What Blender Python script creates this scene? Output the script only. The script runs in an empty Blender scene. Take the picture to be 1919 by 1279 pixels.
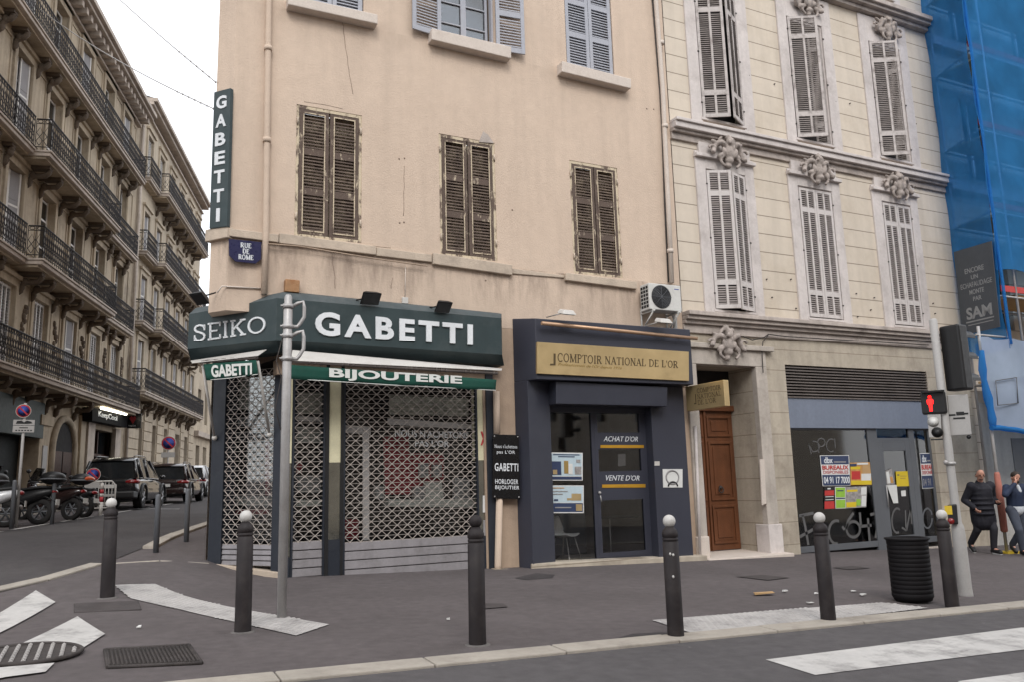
import bpy, bmesh, math, random
from mathutils import Vector, Matrix
random.seed(7)
SC = bpy.context.scene
COL = SC.collection
# ------------------------------------------------------------------ camera, world, sun, exposure
CX, CY, FPX, EYE = 959.5, 639.5, 1514.58, 1.58
RX = Vector((0.89735031, -0.44046109, -0.02750352))      # camera right, up, back in world
RY = Vector((-0.05108284, -0.16556901, 0.98487433))
RZ = Vector((-0.43835255, -0.88237233, -0.1710734))
camd = bpy.data.cameras.new('camera'); cam = bpy.data.objects.new('camera', camd); COL.objects.link(cam)
camd.sensor_width = 36.0; camd.lens = 36.0*FPX/1919.0; camd.clip_end = 2000; camd.clip_start = 0.05
m = Matrix((( RX.x, RY.x, RZ.x, 0), (RX.y, RY.y, RZ.y, 0), (RX.z, RY.z, RZ.z, EYE), (0, 0, 0, 1)))
cam.matrix_world = m
SC.camera = cam
wd = bpy.data.worlds.new("World"); SC.world = wd; wd.use_nodes = True
nt = wd.node_tree; nt.nodes.clear()
wo = nt.nodes.new('ShaderNodeOutputWorld'); bg = nt.nodes.new('ShaderNodeBackground')
sky = nt.nodes.new('ShaderNodeTexSky'); sky.sky_type = 'NISHITA'; sky.sun_disc = False
SUN_EL, SUN_AZ = math.radians(42), math.radians(200)      # azimuth clockwise from +Y
sky.sun_elevation = SUN_EL; sky.sun_rotation = SUN_AZ
tc = nt.nodes.new('ShaderNodeTexCoord')
no = nt.nodes.new('ShaderNodeTexNoise'); no.inputs['Scale'].default_value = 2.2; no.inputs['Detail'].default_value = 6
rp = nt.nodes.new('ShaderNodeValToRGB'); rp.color_ramp.elements[0].position = .3; rp.color_ramp.elements[1].position = .7
rp.color_ramp.elements[0].color = (8.6, 8.9, 9.5, 1); rp.color_ramp.elements[1].color = (10.6, 10.6, 10.7, 1)
mx = nt.nodes.new('ShaderNodeMix'); mx.data_type = 'RGBA'; mx.inputs['Factor'].default_value = 0.92   # overcast: cloud over the blue sky
nt.links.new(tc.outputs['Generated'], no.inputs['Vector']); nt.links.new(no.outputs['Fac'], rp.inputs['Fac'])
nt.links.new(sky.outputs['Color'], mx.inputs['A']); nt.links.new(rp.outputs['Color'], mx.inputs['B'])
nt.links.new(mx.outputs['Result'], bg.inputs['Color']); bg.inputs['Strength'].default_value = 0.13
nt.links.new(bg.outputs['Background'], wo.inputs['Surface'])
sl = bpy.data.lights.new('sun', 'SUN'); sl.energy = 1.25; sl.angle = math.radians(24); sl.color = (1, .965, .92)
so = bpy.data.objects.new('sun', sl); COL.objects.link(so)
sd = Vector((math.sin(SUN_AZ)*math.cos(SUN_EL), math.cos(SUN_AZ)*math.cos(SUN_EL), math.sin(SUN_EL)))
so.rotation_euler = sd.to_track_quat('Z', 'Y').to_euler()
so.location = (0, 0, 40)
SC.view_settings.view_transform = 'Standard'; SC.view_settings.look = 'None'
SC.view_settings.exposure = 0.42; SC.view_settings.gamma = 1
SC.cycles.max_bounces = 7; SC.cycles.transparent_max_bounces = 16; SC.cycles.glossy_bounces = 3
SC.cycles.caustics_reflective = False; SC.cycles.caustics_refractive = False

# ------------------------------------------------------------------ helpers
def ray(x, y): return RX*(x-CX) + RY*(-(y-CY)) - RZ*FPX
CAM = Vector((0, 0, EYE))
SD, ND = Vector((.2609, .9654, 0)), Vector((-.9654, .2609, 0))       # side street: along, and towards its left wall
def sst(t): t = max(0, min(1, t)); return t*t*(3-2*t)
def gz(x, y):
    s = .2609*x + .9654*y; n = -.9654*x + .2609*y
    yy = max(-30, min(70, y))
    return -.03*max(-60, min(120, x)) + .022*yy + .37*sst((s-9)/8)*sst((n-1.1)/1.9)
def gpt(px, py, h=0):
    d = ray(px, py); lo, hi = 0.0, None
    t = .0005
    while t < .2:
        p = CAM + d*t
        if p.z < gz(p.x, p.y)+h: hi = t; break
        lo = t; t *= 1.03
    if hi is None: hi = t
    for _ in range(40):
        mm = (lo+hi)/2; p = CAM + d*mm
        if p.z < gz(p.x, p.y)+h: hi = mm
        else: lo = mm
    return CAM + d*hi
class Frame:
    def __init__(s, O, U, N, V=(0, 0, 1)):
        s.O, s.U, s.V, s.N = Vector(O), Vector(U), Vector(V), Vector(N)
    def p(s, u, v, d=0): return s.O + s.U*u + s.V*v + s.N*d
    def px(s, x, y, d=0):
        r = ray(x, y); o = s.O + s.N*d
        t = (o-CAM).dot(s.N)/r.dot(s.N); q = CAM + r*t - s.O
        return (q.dot(s.U), q.dot(s.V))
    def quad(s, pts, d=0): return [s.px(a, b, d) for a, b in pts]
    def turn(s, u, v, d, ang):       # hinge frame at a point, turned about V by ang
        c, n = math.cos(ang), math.sin(ang)
        return Frame(s.p(u, v, d), s.U*c + s.N*n, s.N*c - s.U*n, s.V)
DD = 13.05
FA = Frame((0, DD, 0), (1, 0, 0), (0, -1, 0))
WORLD = Frame((0, 0, 0), (1, 0, 0), (0, 1, 0))          # u=x, v=z, d=y
XF = {}
class MB:
    def __init__(s): s.v, s.f, s.s = [], [], []
    def add(s, vs, fs, sm=False):
        b = len(s.v); s.v += [tuple(a) for a in vs]
        for f in fs: s.f.append([b+i for i in f]); s.s.append(sm)
        return s
    def quad(s, a, b, c, d): return s.add([a, b, c, d], [(0, 1, 2, 3)])
    def hexa(s, P): return s.add(P, [(0, 1, 2, 3), (4, 7, 6, 5), (0, 4, 5, 1), (1, 5, 6, 2), (2, 6, 7, 3), (3, 7, 4, 0)])
    def box(s, F, u0, u1, v0, v1, d0, d1):
        return s.hexa([F.p(u0, v0, d1), F.p(u1, v0, d1), F.p(u1, v1, d1), F.p(u0, v1, d1),
                       F.p(u0, v0, d0), F.p(u1, v0, d0), F.p(u1, v1, d0), F.p(u0, v1, d0)])
    def qbox(s, F, q, d0, d1):
        return s.hexa([F.p(a, b, d1) for a, b in q] + [F.p(a, b, d0) for a, b in q])
    def poly(s, F, pts, d0, d1):
        n = len(pts); P = [F.p(a, b, d1) for a, b in pts] + [F.p(a, b, d0) for a, b in pts]
        return s.add(P, [tuple(range(n)), tuple(range(2*n-1, n-1, -1))] + [(i, n+i, n+(i+1) % n, (i+1) % n) for i in range(n)])
    def cube(s, x0, x1, y0, y1, z0, z1): return s.box(WORLD, x0, x1, z0, z1, y0, y1)
    def tube(s, pts, r, n=8, caps=True, closed=False, sm=True):
        pts = [Vector(p) for p in pts]; k = len(pts)
        rs = r if isinstance(r, (list, tuple)) else [r]*k
        T = []
        for i in range(k):
            a = pts[i-1] if (i > 0 or closed) else pts[i]; b = pts[(i+1) % k] if (i < k-1 or closed) else pts[i]
            t = (b-a); T.append(t.normalized() if t.length > 1e-9 else Vector((0, 0, 1)))
        up = Vector((0, 0, 1)) if abs(T[0].z) < .9 else Vector((1, 0, 0))
        A = (up - T[0]*up.dot(T[0])).normalized(); vs = []
        for i in range(k):
            A = (A - T[i]*A.dot(T[i]));  A = A.normalized() if A.length > 1e-6 else T[i].orthogonal().normalized()
            B = T[i].cross(A)
            for j in range(n):
                w = 2*math.pi*j/n; vs.append(pts[i] + (A*math.cos(w) + B*math.sin(w))*rs[i])
        fs = []
        for i in range(k if closed else k-1):
            for j in range(n):
                a, b = i*n+j, i*n+(j+1) % n; c, d = ((i+1) % k)*n+(j+1) % n, ((i+1) % k)*n+j
                fs.append((a, b, c, d))
        s.add(vs, fs, sm)
        if caps and not closed:
            s.add(vs[:n], [tuple(range(n))]); s.add(vs[-n:], [tuple(range(n))])
        return s
    def lathe(s, c, prof, n=20, ax=(0, 0, 1), sm=True, caps=True):
        ax = Vector(ax).normalized(); A = ax.orthogonal().normalized(); B = ax.cross(A); c = Vector(c); vs = []
        for r, z in prof:
            for j in range(n):
                w = 2*math.pi*j/n; vs.append(c + ax*z + (A*math.cos(w)+B*math.sin(w))*r)
        fs = [(i*n+j, i*n+(j+1) % n, (i+1)*n+(j+1) % n, (i+1)*n+j) for i in range(len(prof)-1) for j in range(n)]
        s.add(vs, fs, sm)
        for i in ((0, len(prof)-1) if caps else ()):
            if prof[i][0] > 1e-4: s.add(vs[i*n:(i+1)*n], [tuple(range(n))])
        return s
    def ell(s, c, r, seg=14, rings=8, M=None):
        c = Vector(c); vs = []
        r = (r, r, r) if not isinstance(r, (tuple, list)) else r
        for i in range(rings+1):
            a = math.pi*i/rings
            for j in range(seg):
                b = 2*math.pi*j/seg
                q = Vector((math.sin(a)*math.cos(b)*r[0], math.sin(a)*math.sin(b)*r[1], math.cos(a)*r[2]))
                vs.append(c + (M @ q if M else q))
        return s.add(vs, [(i*seg+j, i*seg+(j+1) % seg, (i+1)*seg+(j+1) % seg, (i+1)*seg+j) for i in range(rings) for j in range(seg)], True)
    def limb(s, a, b, ra, rb, n=12):      # tapered capsule
        a, b = Vector(a), Vector(b); d = (b-a); L = d.length; d = d.normalized()
        P, R = [], []
        for i in range(5): w = math.pi/2*(1-i/4); P.append(a - d*ra*math.sin(w)); R.append(max(1e-4, ra*math.cos(w)))
        for i in range(5): w = math.pi/2*i/4; P.append(b + d*rb*math.sin(w)); R.append(max(1e-4, rb*math.cos(w)))
        return s.tube(P, R, n, caps=False)
    def build(s, name, mat, parent=None, local=False, bevel=0, remesh=0, subsurf=0, smooth=None, weld=True):
        me = bpy.data.meshes.new(name)
        vs = s.v
        if parent is not None and not local:
            loc, rz = XF[parent.name]; M = Matrix.Rotation(-rz, 3, 'Z'); vs = [M @ (Vector(v)-loc) for v in vs]
        me.from_pydata([tuple(v) for v in vs], [], s.f)
        for p, q in zip(me.polygons, s.s): p.use_smooth = q if smooth is None else smooth
        bm = bmesh.new(); bm.from_mesh(me)
        if weld: bmesh.ops.remove_doubles(bm, verts=bm.verts, dist=1e-5)
        bmesh.ops.recalc_face_normals(bm, faces=bm.faces); bm.to_mesh(me); bm.free()
        o = bpy.data.objects.new(name, me); COL.objects.link(o)
        if mat is not None:
            for q in (mat if isinstance(mat, list) else [mat]): me.materials.append(q)
        if parent is not None: o.parent = parent; XF[o.name] = XF[parent.name]
        else: XF[o.name] = (Vector((0, 0, 0)), 0)
        if bevel:
            b = o.modifiers.new('bevel', 'BEVEL'); b.width = bevel; b.segments = 2; b.limit_method = 'ANGLE'; b.angle_limit = .7
        if remesh:
            b = o.modifiers.new('remesh', 'REMESH'); b.mode = 'VOXEL'; b.voxel_size = remesh; b.use_smooth_shade = True
            c = o.modifiers.new('smooth', 'SMOOTH'); c.factor = .5; c.iterations = 4
        if subsurf:
            b = o.modifiers.new('sub', 'SUBSURF'); b.levels = subsurf; b.render_levels = subsurf
        return o
def tag(o, label=None, cat=None, group=None, kind=None):
    if label: o['label'] = label
    if cat: o['category'] = cat
    if group: o['group'] = group
    if kind: o['kind'] = kind
    return o
def thing(name, loc, label, cat, group=None, rz=0):
    o = bpy.data.objects.new(name, None); COL.objects.link(o)
    o.location = loc; o.rotation_euler = (0, 0, rz); o.empty_display_size = .1
    XF[o.name] = (Vector(loc), rz)
    return tag(o, label, cat, group)
def recentre(o, loc):          # put a one-mesh thing's origin at its base
    loc = Vector(loc); o.data.transform(Matrix.Translation(-loc)); o.location = loc; return o
def copy_tree(o, parent=None):
    c = o.copy(); COL.objects.link(c)
    if parent is not None: c.parent = parent
    for ch in list(o.children): copy_tree(ch, c)
    return c
FONTB = None
def text_mb(string, F, quad, d0, d1, bold=0.0, shear=0.0, space=1.0, mb=None):
    """lettering fitted to a quad tl,tr,br,bl of (u,v) on a frame, between depths d0 and d1"""
    cu = bpy.data.curves.new('t', 'FONT'); cu.body = string; cu.size = 1; cu.extrude = .5; cu.offset = bold; cu.shear = shear
    cu.space_character = space; cu.resolution_u = 4; cu.align_x = 'CENTER'; cu.space_line = .95
    ob = bpy.data.objects.new('t', cu); COL.objects.link(ob)
    dg = bpy.context.evaluated_depsgraph_get(); dg.update()
    me = bpy.data.meshes.new_from_object(ob.evaluated_get(dg))
    bpy.data.objects.remove(ob); bpy.data.curves.remove(cu)
    xs = [v.co.x for v in me.vertices]; ys = [v.co.y for v in me.vertices]
    x0, x1, y0, y1 = min(xs), max(xs), min(ys), max(ys)
    tl, tr, br, bl = [Vector(q) for q in quad]
    vs = []
    for v in me.vertices:
        a = (v.co.x-x0)/(x1-x0); b = (v.co.y-y0)/(y1-y0)
        q = (bl*(1-a)+br*a)*(1-b) + (tl*(1-a)+tr*a)*b
        vs.append(F.p(q.x, q.y, d1 if v.co.z > 0 else d0))
    mb = mb or MB(); mb.add(vs, [tuple(p.vertices) for p in me.polygons])
    bpy.data.meshes.remove(me); return mb
def _arc(cx, cy, rx, ry, a0, a1, n=12): return [(cx+rx*math.cos(math.radians(a0+(a1-a0)*i/n)), cy+ry*math.sin(math.radians(a0+(a1-a0)*i/n))) for i in range(n+1)]
def _glyph(ch, T, t):
    st, se = [], []          # strokes (polyline, width), serif boxes (x, y)
    V = lambda x, w=T, lo=0, hi=1: (st.append(([(x, lo), (x, hi)], w)), se.append((x, lo)) if lo == 0 else None, se.append((x, hi)) if hi == 1 else None)
    W = .6
    if ch == 'I': V(.15); W = .3
    elif ch == 'N': V(.1, t); V(.62, t); st.append(([(.1, .97), (.62, .03)], T)); W = .74
    elif ch == 'M': V(.1, t); V(.78, T); st.append(([(.1, .97), (.42, .05)], T)); st.append(([(.42, .05), (.76, .97)], t)); W = .9
    elif ch == 'A': st.append(([(.06, .02), (.34, .98)], t)); st.append(([(.34, .98), (.62, .02)], T)); st.append(([(.17, .36), (.52, .36)], t)); se += [(.06, 0), (.62, 0)]; W = .7
    elif ch == 'T': V(.31, T, 0, .97); st.append(([(.02, .96), (.6, .96)], t)); st.append(([(.03, .96), (.03, .78)], t)); st.append(([(.59, .96), (.59, .78)], t)); W = .62
    elif ch == 'L': V(.12); st.append(([(.12, .04), (.52, .04)], t)); st.append(([(.52, .04), (.52, .24)], t)); W = .56
    elif ch == 'E': V(.12); [st.append(([(.12, y), (x, y)], t)) for y, x in ((.04, .52), (.52, .42), (.96, .5))]; st.append(([(.52, .04), (.52, .24)], t)); st.append(([(.5, .96), (.5, .78)], t)); W = .58
    elif ch == 'O': st.append((_arc(.36, .5, .31, .48, 0, 360, 24), (T+t)/2)); W = .74
    elif ch == 'C': st.append((_arc(.37, .5, .32, .48, 48, 312, 20), (T+t)/2)); st.append(([(.6, .95), (.6, .7)], t)); W = .68
    elif ch == 'D': V(.12); st.append(([(.12, .97)]+_arc(.3, .5, .34, .47, 90, -90, 14)+[(.12, .03)], (T+t)/2)); W = .72
    elif ch in 'PR':
        V(.12); st.append(([(.12, .97)]+_arc(.34, .74, .18, .23, 90, -90, 10)+[(.12, .51)], (T+t)/2)); W = .58
        if ch == 'R': st.append(([(.32, .5), (.6, .02)], T)); se.append((.6, 0)); W = .66
    elif ch == 'U': st.append(([(.12, 1), (.12, .3)]+_arc(.34, .3, .22, .27, 180, 360, 10)+[(.56, 1)], (T+t)/2)); se += [(.12, 1), (.56, 1)]; W = .68
    elif ch == "'": st.append(([(.08, 1), (.06, .72)], t*1.4)); W = .14
    elif ch == ' ': W = .3
    return st, se, W
def serif_mb(string, F, q, d, th=.006, T=.13, t=.065, gap=.1):
    tl, tr, br, bl = [Vector(a) for a in q]; mb = MB(); G = [_glyph(c, T, t) for c in string]; tot = sum(g[2]+gap for g in G)-gap
    x0 = 0; asp = ((tr-tl).length/max(1e-6, (tl-bl).length))/tot; zz = 0
    def at(a, b): p = (bl*(1-a)+br*a)*(1-b)+(tl*(1-a)+tr*a)*b; return (p.x, p.y)
    for st, se, W in G:
        for pts, w in st:
            for (ax, ay), (bx, by) in zip(pts, pts[1:]):
                dx, dy = (bx-ax)*asp, by-ay; L = math.hypot(dx, dy) or 1; nx, ny = -dy/L*w/2/asp, dx/L*w/2; ex, ey = dx/L*w*.15/asp, dy/L*w*.15
                zz = (zz+1) % 7
                mb.qbox(F, [at((x0+ax-ex+nx)/tot, ay-ey+ny), at((x0+bx+ex+nx)/tot, by+ey+ny), at((x0+bx+ex-nx)/tot, by+ey-ny), at((x0+ax-ex-nx)/tot, ay-ey-ny)], d, d+th+zz*.0003)
        for x, y in se:
            y0 = 0 if y == 0 else 1-t*.9
            mb.qbox(F, [at((x0+x-.11)/tot, y0+t*.9), at((x0+x+.11)/tot, y0+t*.9), at((x0+x+.11)/tot, y0), at((x0+x-.11)/tot, y0)], d, d+th+.0025)
        x0 += W+gap
    return mb
# ------------------------------------------------------------------ materials
def mat(name, c, rough=.8, var=.12, scale=3.0, bump=0.0, bscale=60, metal=0.0, streak=0.0, dirt=None, dirt_amt=.0, dirt_scale=1.5, spec=.4, fine=0.06, clear=0):
    m = bpy.data.materials.new(name); m.use_nodes = True; t = m.node_tree; b = t.nodes['Principled BSDF']
    N = t.nodes.new; L = t.links.new
    tc = N('ShaderNodeTexCoord'); oi = N('ShaderNodeObjectInfo')
    ad = N('ShaderNodeVectorMath'); ad.operation = 'ADD'
    L(tc.outputs['Object'], ad.inputs[0]); L(oi.outputs['Location'], ad.inputs[1]); vec = ad.outputs[0]
    def noise(sc, det=4, vv=None, rg=.55):
        n = N('ShaderNodeTexNoise'); n.inputs['Scale'].default_value = sc; n.inputs['Detail'].default_value = det; n.inputs['Roughness'].default_value = rg
        L(vv or vec, n.inputs['Vector']); return n.outputs['Fac']
    def ramp(f, a, b_, ca, cb):
        r = N('ShaderNodeMapRange'); r.inputs[1].default_value = a; r.inputs[2].default_value = b_; r.inputs[3].default_value = ca; r.inputs[4].default_value = cb
        L(f, r.inputs[0]); return r.outputs[0]
    def mul(a, b_):
        n = N('ShaderNodeMath'); n.operation = 'MULTIPLY'; L(a, n.inputs[0]); L(b_, n.inputs[1]); return n.outputs[0]
    k = ramp(noise(scale), .25, .75, 1-var, 1+var)
    k = mul(k, ramp(noise(scale*14, 3), .25, .75, 1-fine, 1+fine))
    if streak:
        mp = N('ShaderNodeMapping'); mp.inputs['Scale'].default_value = (5, 5, .35); L(vec, mp.inputs['Vector'])
        k = mul(k, ramp(noise(1.0, 5, mp.outputs[0]), .42, .8, 1.0, 1-streak))
    hs = N('ShaderNodeMix'); hs.data_type = 'RGBA'; hs.blend_type = 'MULTIPLY'; hs.inputs['Factor'].default_value = 1
    hs.inputs['A'].default_value = (*c, 1)
    cb = N('ShaderNodeCombineColor'); [L(k, cb.inputs[i]) for i in range(3)]
    L(cb.outputs[0], hs.inputs['B']); col = hs.outputs['Result']
    if dirt is not None:
        mi = N('ShaderNodeMix'); mi.data_type = 'RGBA'; L(col, mi.inputs['A']); mi.inputs['B'].default_value = (*dirt, 1)
        L(mul(ramp(noise(dirt_scale, 8, None, .7), .48, .68, 0, dirt_amt), ramp(noise(dirt_scale*6, 5), .3, .7, .4, 1)), mi.inputs['Factor']); col = mi.outputs['Result']
    L(col, b.inputs['Base Color'])
    L(ramp(noise(scale*4), .2, .8, max(.02, rough-.1), min(1, rough+.1)), b.inputs['Roughness'])
    b.inputs['Metallic'].default_value = metal; b.inputs['Specular IOR Level'].default_value = spec
    if clear: b.inputs['Coat Weight'].default_value = clear
    if bump:
        bp = N('ShaderNodeBump'); bp.inputs['Strength'].default_value = bump; bp.inputs['Distance'].default_value = .02
        L(noise(bscale, 5), bp.inputs['Height']); L(bp.outputs[0], b.inputs['Normal'])
    return m
def glass_mat(name, tint=(.75, .8, .8), refl=1.0, rough=.02):
    m = bpy.data.materials.new(name); m.use_nodes = True; t = m.node_tree; t.nodes.clear()
    N = t.nodes.new; L = t.links.new
    o = N('ShaderNodeOutputMaterial'); mx = N('ShaderNodeMixShader'); tr = N('ShaderNodeBsdfTransparent'); gl = N('ShaderNodeBsdfGlossy')
    tr.inputs['Color'].default_value = (*tint, 1); gl.inputs['Roughness'].default_value = rough
    fr = N('ShaderNodeFresnel'); fr.inputs['IOR'].default_value = 1.52
    ml = N('ShaderNodeMath'); ml.operation = 'MULTIPLY'; ml.inputs[1].default_value = refl*1.6; ml.use_clamp = True
    L(fr.outputs[0], ml.inputs[0]); L(ml.outputs[0], mx.inputs[0]); L(tr.outputs[0], mx.inputs[1]); L(gl.outputs[0], mx.inputs[2]); L(mx.outputs[0], o.inputs['Surface'])
    return m
def net_mat(name, c, op=.6):
    m = bpy.data.materials.new(name); m.use_nodes = True; t = m.node_tree; t.nodes.clear()
    N = t.nodes.new; L = t.links.new
    o = N('ShaderNodeOutputMaterial'); mx = N('ShaderNodeMixShader'); tr = N('ShaderNodeBsdfTransparent'); ad = N('ShaderNodeAddShader')
    df = N('ShaderNodeBsdfDiffuse'); tl = N('ShaderNodeBsdfTranslucent'); m2 = N('ShaderNodeMixShader'); m2.inputs[0].default_value = .35
    df.inputs['Color'].default_value = (*c, 1); tl.inputs['Color'].default_value = (*c, 1)
    tr.inputs['Color'].default_value = (.45, .68, .98, 1)
    no = N('ShaderNodeTexNoise'); no.inputs['Scale'].default_value = 1.3; no.inputs['Detail'].default_value = 6
    tc = N('ShaderNodeTexCoord'); L(tc.outputs['Object'], no.inputs['Vector'])
    r = N('ShaderNodeMapRange'); r.inputs[1].default_value = .3; r.inputs[2].default_value = .7; r.inputs[3].default_value = op-.1; r.inputs[4].default_value = op+.1
    L(no.outputs['Fac'], r.inputs[0])
    L(df.outputs[0], m2.inputs[1]); L(tl.outputs[0], m2.inputs[2]); L(r.outputs[0], mx.inputs[0]); L(tr.outputs[0], mx.inputs[1]); L(m2.outputs[0], mx.inputs[2]); L(mx.outputs[0], o.inputs['Surface'])
    return m
def emit_mat(name, c, s):
    m = bpy.data.materials.new(name); m.use_nodes = True; b = m.node_tree.nodes['Principled BSDF']
    b.inputs['Base Color'].default_value = (*c, 1); b.inputs['Emission Color'].default_value = (*c, 1); b.inputs['Emission Strength'].default_value = s
    return m
def peel_mat(name, a, b_, lo=.5, hi=.6, scale=9):
    m = mat(name, a, .85, .15, 5, .25, 40); t = m.node_tree; N = t.nodes.new; L = t.links.new
    p = t.nodes['Principled BSDF']; src = p.inputs['Base Color'].links[0].from_socket
    tc = N('ShaderNodeTexCoord'); mp = N('ShaderNodeMapping'); mp.inputs['Scale'].default_value = (1, 1, .45); L(tc.outputs['Object'], mp.inputs['Vector'])
    n = N('ShaderNodeTexNoise'); n.inputs['Scale'].default_value = scale; n.inputs['Detail'].default_value = 8; n.inputs['Roughness'].default_value = .75; L(mp.outputs[0], n.inputs['Vector'])
    r = N('ShaderNodeMapRange'); r.inputs[1].default_value = lo; r.inputs[2].default_value = hi; L(n.outputs['Fac'], r.inputs[0])
    mi = N('ShaderNodeMix'); mi.data_type = 'RGBA'; L(r.outputs[0], mi.inputs['Factor']); L(src, mi.inputs['A']); mi.inputs['B'].default_value = (*b_, 1)
    L(mi.outputs['Result'], p.inputs['Base Color']); return m
M = {}
M['asphalt'] = mat('asphalt_pavement', (.106, .091, .091), .9, .13, .55, .5, 220, fine=.16, dirt=(.07, .06, .058), dirt_amt=.5, dirt_scale=.5)
M['road'] = mat('asphalt_road', (.09, .083, .085), .9, .12, .5, .5, 220, fine=.18, dirt=(.06, .057, .057), dirt_amt=.4, dirt_scale=.4)
M['road2'] = mat('asphalt_side_street', (.05, .044, .045), .88, .2, .5, .4, 200, fine=.18, dirt=(.1, .095, .09), dirt_amt=.45, dirt_scale=.5)
M['kerb'] = mat('kerb_stone', (.36, .325, .28), .85, .15, 1.2, .3, 80, dirt=(.16, .14, .12), dirt_amt=.6, dirt_scale=1.5)
M['paint'] = mat('road_paint', (.5, .485, .465), .8, .08, 1.5, .3, 120, dirt=(.11, .1, .1), dirt_amt=1.0, dirt_scale=2.6, streak=.1)
M['tactile'] = mat('tactile_paint', (.43, .41, .395), .85, .1, 2, .3, 90, dirt=(.16, .15, .15), dirt_amt=.95, dirt_scale=1.3)
M['iron'] = mat('cast_iron', (.045, .038, .036), .75, .25, 6, .4, 60, dirt=(.09, .076, .07), dirt_amt=.6, dirt_scale=5)
M['patch'] = mat('newer_asphalt', (.078, .068, .069), .9, .1, .8, .5, 200, fine=.2)
M['patchc'] = mat('cement', (.13, .12, .115), .95, .25, 9, .5, 60)
M['lid'] = mat('dark_lid', (.06, .051, .05), .85, .2, 4, .4, 60)
M['peach'] = mat('peach_render', (.57, .452, .357), .92, .05, .5, .35, 35, streak=.11, fine=.04, dirt=(.47, .365, .285), dirt_amt=.4, dirt_scale=.55)
M['peachd'] = mat('peach_render_stained', (.44, .33, .245), .92, .1, .8, .3, 40, streak=.25, fine=.05, dirt=(.2, .15, .12), dirt_amt=.7, dirt_scale=1.4)
M['band'] = mat('stone_band', (.5, .415, .33), .9, .12, 1.3, .35, 40, streak=.15, dirt=(.22, .18, .15), dirt_amt=.6, dirt_scale=2.5)
M['sill'] = mat('pale_sill', (.58, .51, .45), .85, .08, 2, .2, 40, dirt=(.3, .24, .2), dirt_amt=.45, dirt_scale=2)
M['oldwood'] = peel_mat('peeling_brown_wood', (.105, .075, .06), (.5, .42, .31), .56, .64, 7)
M['oldframe'] = peel_mat('peeling_cream_frame', (.14, .1, .08), (.56, .47, .34), .42, .5, 6)
M['slat'] = mat('brown_slats', (.1, .072, .058), .85, .25, 8, .2, 60, dirt=(.28, .22, .16), dirt_amt=.5, dirt_scale=4)
M['blueshut'] = mat('grey_blue_shutter', (.37, .38, .42), .75, .08, 4, .15, 50, dirt=(.2, .19, .2), dirt_amt=.4, dirt_scale=4)
M['greyshut'] = mat('pale_grey_shutter', (.56, .52, .5), .8, .1, 4, .2, 50, dirt=(.22, .18, .16), dirt_amt=.6, dirt_scale=4)
M['oldgrey'] = mat('worn_grey_shutter', (.48, .44, .42), .85, .12, 4, .25, 50, dirt=(.13, .1, .09), dirt_amt=.85, dirt_scale=5)
M['greyslat'] = mat('shutter_slats_grey', (.3, .265, .25), .85, .15, 6, .2, 50, dirt=(.12, .1, .09), dirt_amt=.6, dirt_scale=4)
M['dark'] = mat('dark_void', (.018, .016, .016), .9, .2, 2)
M['cream'] = mat('cream_render', (.6, .525, .435), .9, .06, .5, .25, 45, streak=.12, fine=.03, dirt=(.36, .29, .2), dirt_amt=.4, dirt_scale=.8)
M['trim'] = mat('grey_stone_trim', (.58, .53, .505), .88, .1, 1.2, .25, 40, streak=.12, dirt=(.26, .22, .2), dirt_amt=.55, dirt_scale=1.6)
M['cornice'] = mat('weathered_cornice', (.46, .4, .36), .9, .15, 1.3, .3, 40, streak=.2, dirt=(.13, .11, .1), dirt_amt=.8, dirt_scale=2)
M['stonegf'] = mat('ground_floor_stone', (.44, .385, .31), .9, .1, 1, .3, 40, streak=.22, dirt=(.2, .165, .13), dirt_amt=.7, dirt_scale=1.2)
M['ornament'] = mat('carved_stone', (.36, .31, .28), .9, .25, 7, .5, 30, dirt=(.1, .085, .075), dirt_amt=.8, dirt_scale=5)
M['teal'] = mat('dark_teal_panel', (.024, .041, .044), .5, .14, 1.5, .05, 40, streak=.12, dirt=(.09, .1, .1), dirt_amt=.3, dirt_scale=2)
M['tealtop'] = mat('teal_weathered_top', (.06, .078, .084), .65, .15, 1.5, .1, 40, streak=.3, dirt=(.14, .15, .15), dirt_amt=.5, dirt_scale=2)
M['navyp'] = mat('navy_pillar', (.016, .02, .029), .5, .1, 2, .05, dirt=(.07, .07, .075), dirt_amt=.3)
M['navy'] = mat('navy_shopfront', (.034, .036, .051), .5, .08, 1.2, .04, 40, fine=.02)
M['navyd'] = mat('dark_navy_panel', (.03, .032, .046), .5, .08, 1.2)
M['letter'] = mat('white_letters', (.66, .68, .7), .5, .05, 2, dirt=(.4, .42, .43), dirt_amt=.3)
M['gold'] = mat('brushed_gold', (.56, .42, .22), .38, .16, .8, .05, 40, metal=.65, fine=.03)
M['goldink'] = mat('gold_sign_ink', (.075, .05, .02), .6)
M['goldpale'] = mat('gold_sign_pale_ink', (.3, .2, .06), .6)
M['brass'] = mat('copper_light_bar', (.48, .31, .2), .4, .1, 3, metal=.5)
M['green'] = mat('green_canvas', (.005, .055, .038), .85, .12, 3, .2, 120)
M['canvasw'] = mat('canvas_letters', (.62, .63, .6), .85, .06, 3)
M['white'] = mat('white_metal', (.52, .5, .47), .5, .07, 2, dirt=(.35, .32, .28), dirt_amt=.5, dirt_scale=3)
M['galv'] = mat('galvanised_steel', (.4, .39, .385), .5, .12, 4, .1, 40, metal=.35, dirt=(.25, .22, .2), dirt_amt=.4, dirt_scale=6)
M['grille'] = mat('grille_rods', (.44, .395, .36), .5, .12, 4, metal=.25, dirt=(.2, .16, .13), dirt_amt=.5, dirt_scale=4)
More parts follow.
